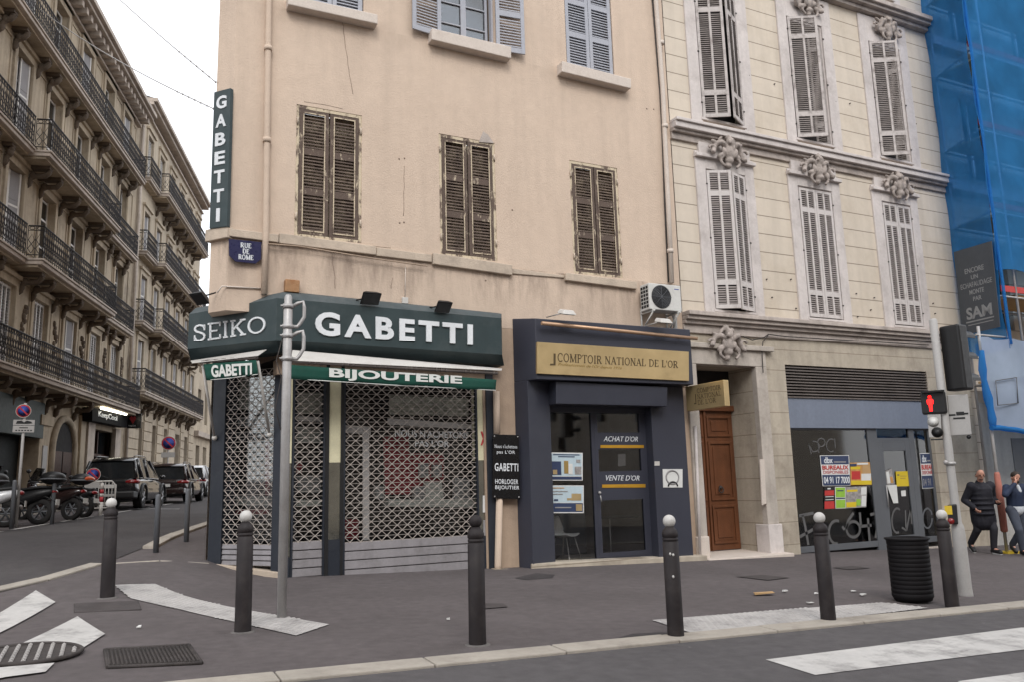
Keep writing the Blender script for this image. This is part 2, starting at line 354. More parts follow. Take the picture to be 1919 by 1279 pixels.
M['slats'] = mat('roller_slats', (.27, .255, .265), .55, .1, 2, .08, 40, metal=.3, streak=.2, dirt=(.13, .12, .12), dirt_amt=.6, dirt_scale=3)
M['creamstrip'] = mat('cream_mirror_strip', (.62, .58, .4), .35, .15, 3)
M['mirror'] = mat('mirror_glass', (.3, .3, .27), .08, .2, 2, metal=.9)
M['red'] = mat('red_cloth', (.3, .02, .035), .8, .15, 3)
M['greybox'] = mat('grey_display', (.26, .25, .25), .7, .15, 3)
M['paledisp'] = mat('pale_display', (.5, .49, .45), .7, .12, 3)
M['black'] = mat('black_plastic', (.012, .012, .013), .45, .1, 5)
M['blacksign'] = mat('black_sign_board', (.006, .006, .007), .25, .1, 2)
M['bollard'] = mat('bollard_paint', (.022, .018, .019), .6, .14, 5, .08, 60, dirt=(.07, .06, .055), dirt_amt=.4, dirt_scale=5, spec=.25)
M['ball'] = mat('white_ball', (.5, .49, .47), .45, .05, 4, dirt=(.4, .36, .33), dirt_amt=.4, dirt_scale=8)
M['wood'] = mat('brown_door_wood', (.13, .048, .02), .5, .2, 2.5, .15, 30, streak=.3)
M['woodd'] = mat('dark_door_wood', (.05, .02, .011), .6, .2, 3)
M['bluegrey'] = mat('blue_grey_fascia', (.17, .195, .25), .6, .06, 1, .05, streak=.08)
M['greyframe'] = mat('grey_shop_frame', (.1, .105, .115), .5, .08, 2)
M['cslat'] = mat('worn_slats', (.24, .21, .195), .85, .2, 6, .2, 50, dirt=(.1, .08, .07), dirt_amt=.7, dirt_scale=5)
M['louvre'] = mat('brown_louvres', (.13, .11, .1), .7, .2, 2, .1, 40, dirt=(.06, .05, .045), dirt_amt=.5)
M['plaque'] = mat('navy_enamel', (.012, .012, .055), .3, .1, 4)
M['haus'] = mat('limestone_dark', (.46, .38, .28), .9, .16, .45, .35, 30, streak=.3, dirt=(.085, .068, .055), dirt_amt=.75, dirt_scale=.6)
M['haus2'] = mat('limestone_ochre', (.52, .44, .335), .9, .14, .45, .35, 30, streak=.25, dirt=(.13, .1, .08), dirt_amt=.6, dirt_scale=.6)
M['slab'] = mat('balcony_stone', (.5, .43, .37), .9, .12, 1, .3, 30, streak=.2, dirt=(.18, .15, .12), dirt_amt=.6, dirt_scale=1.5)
M['rail'] = mat('wrought_iron', (.022, .018, .019), .6, .15, 5)
M['wfr'] = mat('white_window_frame', (.74, .72, .69), .6, .08, 3)
M['gsh'] = mat('grey_folded_shutter', (.3, .29, .295), .8, .1, 3)
M['glass'] = glass_mat('window_glass', (.9, .92, .92), .4)
M['dglass'] = glass_mat('dark_shop_glass', (.93, .94, .95), .6)
M['vglass'] = glass_mat('grey_vacant_glass', (.66, .67, .68), 1.3, .05)
M['bin'] = mat('bin_plastic', (.009, .008, .009), .7, .2, 5, spec=.15)
M['blueglass'] = glass_mat('sky_pane', (.5, .55, .6), 2.2, .05)
M['carblack'] = mat('black_car_paint', (.008, .008, .009), .18, .1, 3, spec=.6, clear=.6)
M['carbrown'] = mat('dark_brown_car_paint', (.022, .012, .011), .2, .1, 3, spec=.6, clear=.6)
M['carwhite'] = mat('white_car_paint', (.62, .63, .65), .25, .05, 3, clear=.5)
M['carglass'] = mat('car_glass', (.012, .014, .016), .06, .1, 2, spec=.9)
M['tyre'] = mat('tyre_rubber', (.014, .013, .013), .85, .2, 8)
M['rim'] = mat('alloy_rim', (.3, .3, .31), .35, .1, 6, metal=.7)
M['redlamp'] = mat('red_lamp', (.2, .008, .009), .2, .1, 5, clear=.5)
M['orangelamp'] = mat('orange_reflector', (.5, .09, .03), .25, .1, 5)
M['plate'] = mat('number_plate', (.6, .6, .58), .5, .05, 5)
M['signred'] = mat('sign_red', (.42, .03, .04), .45, .08, 4)
M['signblue'] = mat('sign_blue', (.03, .06, .3), .45, .08, 4)
M['signgrey'] = mat('sign_back', (.38, .37, .36), .6, .1, 4, dirt=(.2, .19, .18), dirt_amt=.4, dirt_scale=4)
M['rust'] = mat('rust_box', (.36, .2, .1), .85, .2, 5, .3, 40, dirt=(.25, .1, .035), dirt_amt=.95, dirt_scale=7)
M['net'] = net_mat('blue_net', (.05, .26, .58), .56)
M['net2'] = net_mat('pale_blue_net', (.42, .5, .64), .8)
M['banner'] = mat('grey_banner', (.075, .085, .1), .7, .08, 2)
M['bannertext'] = mat('banner_text', (.3, .31, .32), .7)
M['skin'] = mat('skin', (.48, .25, .18), .55, .08, 8)
M['coat'] = mat('dark_coat', (.012, .012, .018), .8, .2, 6)
M['trouser'] = mat('dark_trousers', (.022, .022, .028), .85, .2, 6)
M['jean'] = mat('dark_jeans', (.05, .058, .08), .85, .2, 6)
M['navyjacket'] = mat('navy_jacket', (.018, .028, .06), .8, .2, 6)
M['shirt'] = mat('white_shirt', (.55, .58, .62), .8, .06, 6)
M['hair'] = mat('dark_hair', (.03, .022, .017), .7, .2, 9)
M['yellow'] = mat('yellow_paint', (.6, .42, .03), .6, .08, 4)
M['foam'] = mat('pink_foam', (.42, .16, .12), .8, .1, 5)
M['redman'] = emit_mat('red_signal', (1, .012, .01), 2.0)
M['tubelight'] = emit_mat('lit_tube', (1, .95, .78), 4)
M['chairwhite'] = mat('white_chair', (.85, .85, .84), .5, .04, 3)
M['interiord'] = mat('dark_shop_interior', (.03, .026, .025), .9, .25, 1)
M['interior'] = mat('shop_interior', (.34, .31, .29), .9, .25, 1)
M['card'] = mat('cardboard', (.42, .27, .13), .85, .12, 5)
M['paper'] = mat('white_paper', (.62, .62, .6), .8, .06, 4)
M['pcyan'] = mat('poster_blue', (.45, .55, .6), .5, .05, 3)
M['porange'] = mat('poster_orange', (.5, .26, .08), .6, .3, 8)
M['pyellow'] = mat('poster_yellow', (.6, .44, .02), .6, .06, 5)
M['pred'] = mat('poster_red', (.45, .035, .03), .6, .1, 8)
M['pgreen'] = mat('poster_green', (.25, .45, .05), .6, .15, 8)
M['pnavy'] = mat('poster_navy', (.03, .045, .1), .5, .1, 4)
M['pgrey'] = mat('poster_photo', (.28, .26, .25), .6, .5, 12)
M['grafw'] = mat('white_spray', (.1, .098, .098), .8, .2, 10)
M['doortrim'] = mat('worn_door_stone', (.47, .42, .37), .9, .12, 1.2, .3, 40, streak=.2, dirt=(.22, .19, .16), dirt_amt=.6, dirt_scale=1.8)
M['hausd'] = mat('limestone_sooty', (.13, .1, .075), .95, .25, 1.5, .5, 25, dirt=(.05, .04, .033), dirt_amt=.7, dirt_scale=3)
M['crack'] = mat('wall_crack', (.25, .19, .15), .95)
M['transom'] = mat('painted_reflection', (.5, .47, .4), .7, .35, 14, fine=.3)  # mottled pale colour imitating a bright reflection in the upper glass
M['zinc'] = mat('zinc_roof', (.25, .23, .22), .6, .12, 2)
M['acwhite'] = mat('air_con_white', (.58, .575, .55), .5, .05, 3, dirt=(.3, .28, .25), dirt_amt=.4, dirt_scale=3)
def grime(m, z_top, drop, amt, colr):
    t = m.node_tree; N = t.nodes.new; L = t.links.new; p = t.nodes['Principled BSDF']; src = p.inputs['Base Color'].links[0].from_socket
    g = N('ShaderNodeNewGeometry'); s = N('ShaderNodeSeparateXYZ'); L(g.outputs['Position'], s.inputs[0])
    mp = N('ShaderNodeMapping'); mp.inputs['Scale'].default_value = (3.2, 3.2, .7); L(g.outputs['Position'], mp.inputs['Vector'])
    n = N('ShaderNodeTexNoise'); n.inputs['Scale'].default_value = 1; n.inputs['Detail'].default_value = 7; n.inputs['Roughness'].default_value = .65; L(mp.outputs[0], n.inputs['Vector'])
    r = N('ShaderNodeMapRange'); r.inputs[1].default_value = .45; r.inputs[2].default_value = .7; r.inputs[4].default_value = amt; L(n.outputs['Fac'], r.inputs[0])
    a = N('ShaderNodeMapRange'); a.inputs[1].default_value = z_top-drop; a.inputs[2].default_value = z_top-.1; L(s.outputs['Z'], a.inputs[0])
    b = N('ShaderNodeMath'); b.operation = 'LESS_THAN'; b.inputs[1].default_value = z_top; L(s.outputs['Z'], b.inputs[0])
    m1 = N('ShaderNodeMath'); m1.operation = 'MULTIPLY'; L(r.outputs[0], m1.inputs[0]); L(a.outputs[0], m1.inputs[1])
    m2 = N('ShaderNodeMath'); m2.operation = 'MULTIPLY'; L(m1.outputs[0], m2.inputs[0]); L(b.outputs[0], m2.inputs[1])
    mi = N('ShaderNodeMix'); mi.data_type = 'RGBA'; L(m2.outputs[0], mi.inputs['Factor']); L(src, mi.inputs['A']); mi.inputs['B'].default_value = (*colr, 1); L(mi.outputs['Result'], p.inputs['Base Color'])
def specks(m, scale, thr, colr, amt):
    t = m.node_tree; N = t.nodes.new; L = t.links.new; p = t.nodes['Principled BSDF']; src = p.inputs['Base Color'].links[0].from_socket
    g = N('ShaderNodeNewGeometry'); v = N('ShaderNodeTexVoronoi'); v.inputs['Scale'].default_value = scale; L(g.outputs['Position'], v.inputs['Vector'])
    r = N('ShaderNodeMapRange'); r.inputs[1].default_value = thr; r.inputs[2].default_value = thr*.6; r.inputs[4].default_value = 1; r.inputs[3].default_value = 0; L(v.outputs['Distance'], r.inputs[0])
    n = N('ShaderNodeSeparateColor'); L(v.outputs['Color'], n.inputs[0])
    k = N('ShaderNodeMapRange'); k.inputs[1].default_value = .45; k.inputs[2].default_value = 1; k.inputs[4].default_value = amt; L(n.outputs[0], k.inputs[0])
    m1 = N('ShaderNodeMath'); m1.operation = 'MULTIPLY'; L(r.outputs[0], m1.inputs[0]); L(k.outputs[0], m1.inputs[1])
    mi = N('ShaderNodeMix'); mi.data_type = 'RGBA'; L(m1.outputs[0], mi.inputs['Factor']); L(src, mi.inputs['A']); mi.inputs['B'].default_value = (*colr, 1); L(mi.outputs['Result'], p.inputs['Base Color'])
for k_ in ('asphalt', 'road'):
    specks(M[k_], 2.6, .055, (.2, .18, .17), .8); specks(M[k_], 1.7, .09, (.05, .045, .045), .6); specks(M[k_], .5, .3, (.08, .07, .07), .35); specks(M[k_], 7, .09, (.15, .135, .13), .5)
grime(M['peach'], 5.5, 1.1, .9, (.2, .15, .12)); grime(M['peach'], 9.72, .5, .35, (.3, .23, .18))
M['hoard'] = mat('pale_hoarding', (.4, .39, .37), .8, .12, 1, streak=.2, dirt=(.25, .23, .2), dirt_amt=.4)
# ------------------------------------------------------------------ ground, streets, kerbs, markings
def sheet(name, poly, h, mt, res=.4, label=None, kind='structure', cat=None):
    """flat sheet over a polygon of world (x, y) points that follows the ground, h above it"""
    bm = bmesh.new()
    f = bm.faces.new([bm.verts.new((p[0], p[1], 0)) for p in poly])
    xs = [p[0] for p in poly]; ys = [p[1] for p in poly]
    for ax, lo, hi in (((1, 0, 0), min(xs), max(xs)), ((0, 1, 0), min(ys), max(ys))):
        k = math.floor(lo/res)+1
        while k*res < hi:
            co = Vector(ax)*(k*res)
            bmesh.ops.bisect_plane(bm, geom=bm.verts[:]+bm.edges[:]+bm.faces[:], plane_co=co, plane_no=Vector(ax)); k += 1
    for v in bm.verts: v.co.z = gz(v.co.x, v.co.y)+h
    bmesh.ops.recalc_face_normals(bm, faces=bm.faces)
    if sum(f.normal.z for f in bm.faces) < 0: bmesh.ops.reverse_faces(bm, faces=bm.faces)
    me = bpy.data.meshes.new(name); bm.to_mesh(me); bm.free(); me.materials.append(mt)
    o = bpy.data.objects.new(name, me); COL.objects.link(o); XF[o.name] = (Vector((0, 0, 0)), 0)
    o['kind'] = kind
    if label: o['label'] = label
    if cat: o['category'] = cat
    return o
def gp2(*pts): return [tuple(gpt(a, b)[:2]) for a, b in pts]
def ground_grid():
    def ax(lo, hi, a, b, fine, co):
        r = [lo]
        while r[-1] < hi-1e-6: r.append(min(hi, r[-1] + (fine if a <= r[-1] < b else co)))
        return r
    xs = ax(-300, 300, -14, 24, .5, 11); ys = ax(-300, 300, -2, 30, .5, 11)
    mb = MB(); n = len(ys)
    mb.add([(x, y, gz(x, y)) for x in xs for y in ys], [(i*n+j, (i+1)*n+j, (i+1)*n+j+1, i*n+j+1) for i in range(len(xs)-1) for j in range(n-1)], True)
    return mb
tag(ground_grid().build('ground', M['asphalt'], weld=False), 'grey asphalt of the pavement around the street corner', 'pavement', kind='structure')
def sn(s, n): return tuple((SD*s + ND*n)[:2])
KY0, KY1 = 6.62, 6.92                       # the long kerb of the main street
tag(sheet('road', [(-60, -24), (90, -24), (90, KY0), (-60, KY0)], .006, M['road'], 3.0), 'dark asphalt carriageway in front of the kerb', 'road')
kR = gp2((92, 1090), (193, 1060), (227, 1044), (386, 995))
kn = ND.dot(Vector((*kR[2], 0)))
kn = 3.45
far = 75
tag(sheet('side_street_road', [kR[0], kR[1], sn(14.9, kn), sn(far, kn), sn(far, 6.95), sn(10.5, 6.95), sn(10.3, 4.8)], .010, M['road2'], .7), 'dark asphalt of the narrow side street', 'road')
def kerb_run(name, pts, w, h, jl, label):
    mb = MB(); pts = [Vector((a, b, 0)) for a, b in pts]
    for a, b in zip(pts, pts[1:]):
        L = (b-a).length; d = (b-a)/L; nn = Vector((-d.y, d.x, 0)); k = max(1, round(L/jl))
        for i in range(k):
            p, q = a+d*(L*i/k+.006), a+d*(L*(i+1)/k-.006)
            P = []
            dz = random.uniform(-.004, .004)
            for hh in (h+dz, -.15):
                for c in (p, q, q+nn*w, p+nn*w): P.append((c.x, c.y, gz(c.x, c.y)+hh))
            mb.add(P, [(0, 1, 2, 3), (4, 7, 6, 5), (0, 4, 5, 1), (1, 5, 6, 2), (2, 6, 7, 3), (3, 7, 4, 0)])
    return tag(mb.build(name, M['kerb'], bevel=.012), label, 'kerb', kind='structure')
kerb_run('kerb', [(-30, KY0), (40, KY0)], KY1-KY0, .035, 1.25, 'pale stone kerb along the crossing, stones end to end')
kerb_run('kerb', [kR[1], kR[0], sn(10.3, 4.85)], -.2, .03, .9, 'stone kerb edging the raised crossing of the side street')
kerb_run('kerb', [sn(14.9, kn), sn(60, kn)], -.22, .05, 1.1, 'pale kerb along the side street in front of thin posts')
kerb_run('kerb', [sn(9, 9.0), sn(70, 9.0)], -.0001-.2, .09, 1.2, 'kerb behind the parked scooters and cars')
sheet('side_street_pavement', [sn(9, 9.2), sn(70, 9.2), sn(70, 9.9), sn(9, 9.9)], .085, M['asphalt'], 1.0)
kerb_run('kerb', [gp2((200, 1058))[0], gp2((392, 1057))[0]], -.05, .012, .8, 'thin stone joint between crossing and side street pavement')
def mark(poly, mt='paint', h=.016, name='road_marking', res=.5): return sheet(name, gp2(*poly) , h, M[mt], res)
mark([(1435, 1240), (1919, 1179), (2150, 1150), (2150, 1190), (1919, 1221), (1528, 1269)], h=.012)
mark([(1795, 1281), (1919, 1264), (2200, 1228), (2200, 1270), (1919, 1309), (1890, 1320)], h=.012)
mark([(1240, 1330), (1560, 1300), (1690, 1345), (1340, 1375)], h=.012)
mark([(-160, 1235), (67, 1110), (104, 1132), (-160, 1268)])
mark([(33, 1214), (145, 1159), (197, 1192), (150, 1222), (100, 1219)])
mark([(-60, 1262), (40, 1252), (102, 1247), (85, 1264), (10, 1274), (-60, 1290)])
for a, b, w in ((12.0, 15.2, .12), (15.8, 18.2, .1), (18.7, 21.0, .1), (21.6, 24.0, .1), (24.6, 28, .1), (30, 34, .1)):
    sheet('road_marking', [sn(a, 6.9), sn(b, 6.9), sn(b, 6.9-w), sn(a, 6.9-w)], .018, M['paint'], .7)
sheet('road_marking', [sn(13, 6.6), sn(14.5, 6.55), sn(14.5, 6.47), sn(13, 6.5)], .018, M['paint'], .7)
sheet('road_marking', [sn(28.8, 6.9), sn(29, 6.9), sn(29, 5.6), sn(28.8, 5.6)], .018, M['paint'], .7)
def tactile(poly, label):
    o = mark(poly, 'tactile', .010, 'tactile_strip', .3)
    P = gp2(*poly); pts = [Vector((*p, 0)) for p in P]
    # raised studs
    mb = MB(); xs = [p.x for p in pts]; ys = [p.y for p in pts]
    def inside(x, y):
        c = False
        for i in range(len(pts)):
            a, b = pts[i], pts[i-1]
            if (a.y > y) != (b.y > y) and x < (b.x-a.x)*(y-a.y)/(b.y-a.y)+a.x: c = not c
        return c
    y = min(ys); r = 0
    while y < max(ys):
        x = min(xs)+(.04 if r % 2 else 0)
        while x < max(xs):
            if inside(x, y):
                z = gz(x, y)+.011; mb.add([(x-.02, y-.02, z), (x+.02, y-.02, z), (x+.02, y+.02, z), (x-.02, y+.02, z), (x-.011, y-.011, z+.006), (x+.011, y-.011, z+.006), (x+.011, y+.011, z+.006), (x-.011, y+.011, z+.006)],
                    [(4, 5, 6, 7), (0, 1, 5, 4), (1, 2, 6, 5), (2, 3, 7, 6), (3, 0, 4, 7)])
            x += .08
        y += .07; r += 1
    s = mb.build('stud_pattern', M['tactile'], o, weld=False); 
    return tag(o, label, 'tactile paving', kind='structure')
tactile([(215, 1099), (291, 1097), (345, 1119), (425, 1139), (617, 1173), (555, 1194), (430, 1166), (330, 1143), (245, 1124)], 'worn white studded strip curving around the left bollards')
tactile([(1222, 1165), (1500, 1143), (1655, 1132), (1740, 1142), (1560, 1163), (1292, 1188)], 'worn white studded strip beside the right bollards')
def cover(name, poly, label, cat, bars=0, frame=True):
    P = [gpt(a, b) for a, b in poly]; c = sum(P, Vector())/len(P)
    o = thing(name, (c.x, c.y, gz(c.x, c.y)), label, cat)
    q = [Vector((p.x, p.y, gz(p.x, p.y))) for p in P]
    up = Vector((0, 0, 1)); mb = MB()
    mb.add([p+up*.012 for p in q], [tuple(range(len(q)))]); mb.build('plate', M['iron' if bars else 'lid'], o)
    if frame:
        f = MB(); 
        for a, b in zip(q, q[1:]+q[:1]): f.tube([a+up*(.012 if bars else .004), b+up*(.012 if bars else .004)], .016 if bars else .009, 6)
        f.build('rim', M['iron' if bars else 'lid'], o)
    if bars:
        b_ = MB()
        for i in range(bars):
            t = (i+.5)/bars
            a = q[0].lerp(q[1], t)+up*.016; b = q[3].lerp(q[2], t)+up*.016
            b_.tube([a.lerp(b, .06), a.lerp(b, .94)], .012, 5)
        b_.build('grating', M['iron'], o)
    return o
cover('drain_grate', [(196, 1222), (354, 1213), (378, 1247), (202, 1255)], 'ribbed rectangular iron grate in the pavement beside the round manhole', 'grate', 22)
cover('access_cover', [(140, 1134), (258, 1129), (264, 1145), (140, 1150)], 'dark rectangular iron lid beside the leftmost tall bollard', 'manhole')
cover('access_cover', [(904, 1134), (942, 1134), (952, 1140), (906, 1144)], 'small dark iron lid right of the all-black bollard', 'manhole', frame=False)
cover('access_cover', [(1378, 1083), (1430, 1080), (1480, 1085), (1440, 1090)], 'dark diamond lid on the pavement before the brown door', 'manhole', frame=False)
cover('access_cover', [(1560, 1066), (1598, 1063), (1632, 1067), (1590, 1070)], 'small dark lid on the pavement before the vacant shop', 'manhole', frame=False)
g = gpt(50, 1232); o = thing('manhole_cover', (g.x, g.y, gz(g.x, g.y)), 'round ribbed manhole cover across the painted crossing stripes', 'manhole')
mb = MB(); R_ = .42
ring = [Vector((g.x+R_*math.cos(a*math.pi/18), g.y+R_*math.sin(a*math.pi/18), 0)) for a in range(36)]
for p in ring: p.z = gz(p.x, p.y)+.026
mb.add(ring, [tuple(range(36))]); mb.build('plate', M['iron'], o)
MB().tube(ring, .02, 6, closed=True).build('rim', M['iron'], o)
mb = MB()
for i in range(-4, 5):
    x = i*.09; h = math.sqrt(max(0, .38**2-x*x))
    for k in range(-4, 4):
        y0, y1 = max(-h, k*.1+.01), min(h, k*.1+.08)
        if y1 > y0+.02:
            P = [Vector((g.x+x, g.y+y, gz(g.x+x, g.y+y)+.03)) for y in (y0, y1)]; mb.tube(P, .018, 5)
mb.build('ribs', M['tactile'], o)
sheet('asphalt_patch', gp2((1160, 1197), (1185, 1190), (1240, 1187), (1275, 1190), (1300, 1203), (1250, 1206), (1165, 1212)), .005, M['road2'], .4)
sheet('asphalt_patch', gp2((965, 1085), (1005, 1076), (1040, 1079), (1035, 1085), (985, 1089)), .005, M['road2'], .4)
# litter
def litter(px, py, pts, mt, label, cat, lift=.012):
    p = gpt(px, py); mb = MB(); F = Frame((p.x, p.y, p.z+lift), (1, 0, 0), (0, 0, 1), (0, 1, 0))
    mb.poly(F, pts, 0, .006)
    for i, v in enumerate(mb.v): mb.v[i] = (v[0], v[1], v[2]+ random.uniform(0, .02))
    o = mb.build('litter', M[mt]); recentre(o, p); return tag(o, label, cat, 'litter on the pavement')
litter(1430, 1117, [(-.17, -.03), (.12, -.1), (.17, .0), (-.1, .08)], 'card', 'flattened brown cardboard wrapper lying right of a bollard', 'litter', .02)
for px, py, s_, lab in ((1518, 1134, .05, 'round white scrap of paper at the edge of the studded strip'), (1471, 1112, .04, 'small white paper bit just right of the cardboard'), (1530, 1117, .03, 'white paper crumb left of the bollard with pale ball'), (1600, 1112, .04, 'white paper shred between bollard and litter bin'), (1617, 1119, .045, 'white paper shred nearest the litter bin'), (260, 1180, .025, 'tiny white scrap on the pavement above the ribbed grate'), (840, 1165, .02, 'tiny pale scrap left of the all-black bollard')):
    litter(px, py, [(-s_, -s_*.6), (s_*.7, -s_*.8), (s_, s_*.3), (0, s_*.9), (-s_*.9, s_*.4)], 'paper', lab, 'litter')
# ------------------------------------------------------------------ facade helpers
def wall_holes(mb, F, u0, u1, v0, v1, holes, depth=.35, d=0):
    us = sorted({u0, u1} | {h[0] for h in holes} | {h[1] for h in holes}); vs = sorted({v0, v1} | {h[2] for h in holes} | {h[3] for h in holes})
    us = [u for u in us if u0 <= u <= u1]; vs = [v for v in vs if v0 <= v <= v1]
    for a, b in zip(us, us[1:]):
        for c, e in zip(vs, vs[1:]):
            mu, mv = (a+b)/2, (c+e)/2
            if any(h[0] < mu < h[1] and h[2] < mv < h[3] for h in holes): continue
            mb.quad(F.p(a, c, d), F.p(b, c, d), F.p(b, e, d), F.p(a, e, d))
    for h in holes:
        a, b, c, e = h[:4]; dp = h[4] if len(h) > 4 else depth
        mb.quad(F.p(a, c, d), F.p(a, e, d), F.p(a, e, d-dp), F.p(a, c, d-dp)); mb.quad(F.p(b, c, d), F.p(b, c, d-dp), F.p(b, e, d-dp), F.p(b, e, d))
        mb.quad(F.p(a, e, d), F.p(b, e, d), F.p(b, e, d-dp), F.p(a, e, d-dp)); mb.quad(F.p(a, c, d), F.p(a, c, d-dp), F.p(b, c, d-dp), F.p(b, c, d))
def shutter(F, u0, u1, v0, v1, d, rails, mats, parent, cols=1, st=.055, pitch=.052, th=.035, name='shutter', slat_wide=1):
    """louvred leaf: stiles, rails at heights (fractions), slats; returns the frame object with slats as a second material"""
    fr, sl_ = MB(), MB()
    W = (u1-u0)
    edges = [u0] + [u0+W*i/cols for i in range(1, cols)] + [u1]
    for i, e in enumerate(edges):
        a, b = (e, e+st) if i == 0 else ((e-st, e) if i == cols else (e-st*.4, e+st*.4))
        fr.box(F, a, b, v0, v1, d, d+th)
    ys = [v0+st*.7] + [v0+(v1-v0)*r for r in rails] + [v1-st*.5]
    rh = [st*.7] + [.06]*len(rails) + [st*.5]
    for i, (e, h) in enumerate(zip(ys, rh)):
        for a, b in zip(edges, edges[1:]):
            l = a + (st if a == u0 else st*.4); r = b - (st if b == u1 else st*.4)
            fr.box(F, l, r, max(v0, e-h), min(v1, e+h), d+.003, d+th-.003)
    for (e, h), (e2, h2) in zip(zip(ys, rh), list(zip(ys, rh))[1:]):
        y = e+h+pitch*.5
        while y < e2-h2-pitch*.3:
            for a, b in zip(edges, edges[1:]):
                l = a + (st if a == u0 else st*.4); r = b - (st if b == u1 else st*.4)
                jit = random.uniform(-.003, .003)
                sl_.hexa([F.p(l, y-.018+jit, d+th-.006), F.p(r, y-.018, d+th-.006), F.p(r, y-.010, d+th-.004), F.p(l, y-.010+jit, d+th-.004),
                          F.p(l, y+.012+jit, d+.004), F.p(r, y+.012, d+.004), F.p(r, y+.02, d+.006), F.p(l, y+.02+jit, d+.006)])
            y += pitch
    n = len(fr.f); fr.add(sl_.v, sl_.f)
    o = fr.build(name, mats, parent, weld=False)
    for p in o.data.polygons: p.material_index = 0 if p.index < n else 1
    return o
# ------------------------------------------------------------------ the corner building
CB = thing('corner_building', (2.05, DD, gz(2.05, DD)), 'peach rendered corner house above the two jewellery shops', 'house')
uc = FA.px(428, 445)[0]                                   # upper corner of the facade
cornU = Vector((uc, DD, 0)); U2 = Vector((.62, -.785, 0)); N2 = Vector((-.785, -.62, 0))
FU = Frame(cornU, U2, N2)                                  # narrow canted face of the upper floors
ul = FU.px(396, 430)[0]
TOP = 15.2
A_win = []
for q in (((556, 194), (680, 217), (676, 456), (552, 441)), ((824, 250), (928, 268), (931, 490), (824, 477)), ((1069, 298), (1159, 316), (1165, 523), (1073, 509))):
    P = FA.quad(q); A_win.append((round((P[0][0]+P[3][0])/2, 2), round((P[1][0]+P[2][0])/2, 2), round((P[2][1]+P[3][1])/2, 2), round((P[0][1]+P[1][1])/2, 2)))
B_win = [(2.55, 3.68, 9.86, 12.1), (5.16, 6.29, 9.88, 12.1), (7.9, 9.05, 9.8, 12.05)]
mb = MB()
SOF = 4.35
wall_holes(mb, FA, uc, 10.42, SOF, TOP, [(*w, .3) for w in A_win+B_win])
mb.build('wall', M['peach'], CB)
w2 = MB()
w2.quad(FU.p(ul, SOF), FU.p(0, SOF), FU.p(0, TOP), FU.p(ul, TOP))
back = FU.p(ul, 0); e = back + SD*14
for a, b in ((back, e),): w2.quad((a.x, a.y, SOF), (a.x, a.y, TOP), (b.x, b.y, TOP), (b.x, b.y, SOF))
w2.add([(back.x, back.y, SOF), (uc, DD, SOF), (10.42, DD, SOF), (10.42, DD+10, SOF), (e.x, e.y, SOF)], [(0, 1, 2, 3, 4)])
w2.build('corner_wall', M['peach'], CB)
rf = MB(); rf.poly(Frame((0, 0, TOP), (1, 0, 0), (0, 0, 1), (0, 1, 0)), [(back.x-.3, back.y), (uc-.1, DD-.35), (10.5, DD-.35), (10.5, DD+10), (e.x, e.y)], 0, .25); rf.build('roof', M['zinc'], CB)
# ground floor walls behind the shop fronts
gfm = MB(); pier = (FA.px(925, 1000)[0], FA.px(977, 1000)[0])
gfm.box(FA, 5.88, 6.75, -.6, SOF, -.35, -.004); gfm.box(FA, 2.3, 10.42, 3.35, SOF, -.35, -.006)
gfm.box(FA, 10.1, 10.42, -.9, 3.34, -.35, -.002)
gfm.build('ground_floor_wall', M['peachd'], CB)
gs = MB()   # solid sides of the ground floor along the side street
p0 = Vector((2.42, DD, 0)) + Vector((-.616, .788, 0))*1.56; p1 = p0 + SD*13
gs.quad((p0.x, p0.y, -.5), (p1.x, p1.y, -.5), (p1.x, p1.y, SOF), (p0.x, p0.y, SOF)); gs.build('side_wall', M['peachd'], CB)
# string course, in stepped lengths
bd = MB(); 
for q, dd in ((((522, 438), (703, 463), (703, 479), (522, 457)), .07), (((704, 464), (808, 478), (808, 492), (704, 480)), .05), (((809, 475), (957, 498), (957, 517), (809, 496)), .08), (((958, 503), (1056, 516), (1056, 521), (958, 513)), .03), (((1057, 512), (1190, 529), (1190, 543), (1057, 526)), .08)):
    bd.qbox(FA, FA.quad(q), -.05, dd)
bd.qbox(FA, FA.quad(((428, 429), (521, 441), (521, 456), (428, 444))), -.05, .07)
zb = FA.px(428, 436)[1]
bd.qbox(FU, [(ul-.05, zb+.1), (.05, zb+.1), (.05, zb-.1), (ul-.05, zb-.1)], -.05, .08)
bd.build('string_course', M['band'], CB, bevel=.012)
def closed_old(w, i):
    a, b, c, e = w; f = MB()
    f.box(FA, a, a+.05, c, e, -.12, -.01); f.box(FA, b-.05, b, c, e, -.12, -.01); f.box(FA, a+.05, b-.05, e-.06, e, -.12, -.008); f.box(FA, a+.05, b-.05, c, c+.05, -.12, -.008)
    f.box(FA, a+.05, b-.05, c+.05, e-.06, -.3, -.2)
    o = f.build('window', M['oldframe'], CB)
    mid = (a+b)/2
    for l, r in ((a+.055, mid-.012), (mid+.012, b-.055)):
        s_ = shutter(FA, l, r, c+.055, e-.065, -.05+random.uniform(0, .01), [.34, .66], [M['oldwood'], M['slat']], o, 1, .07, .058)
        ln = MB(); d = -.006
        for x0_, x1_ in ((l+.06, l+.078), (r-.078, r-.06)): ln.box(FA, x0_, x1_, c+.12, e-.12, d, d+.006)
        ln.box(FA, l+.06, r-.06, e-.135, e-.115, d, d+.007); ln.box(FA, l+.06, r-.06, c+.105, c+.125, d, d+.007)
        ln.build('cream_edging', M['oldframe'], o)
    for x in (a+.02, b-.02):
        for y in (c+.35, e-.3): MB().lathe(FA.p(x, y-.06, .01), [(.018, 0), (.018, .12)], 8).build('hinge', M['band'], o)
for i, w in enumerate(A_win): closed_old(w, i)
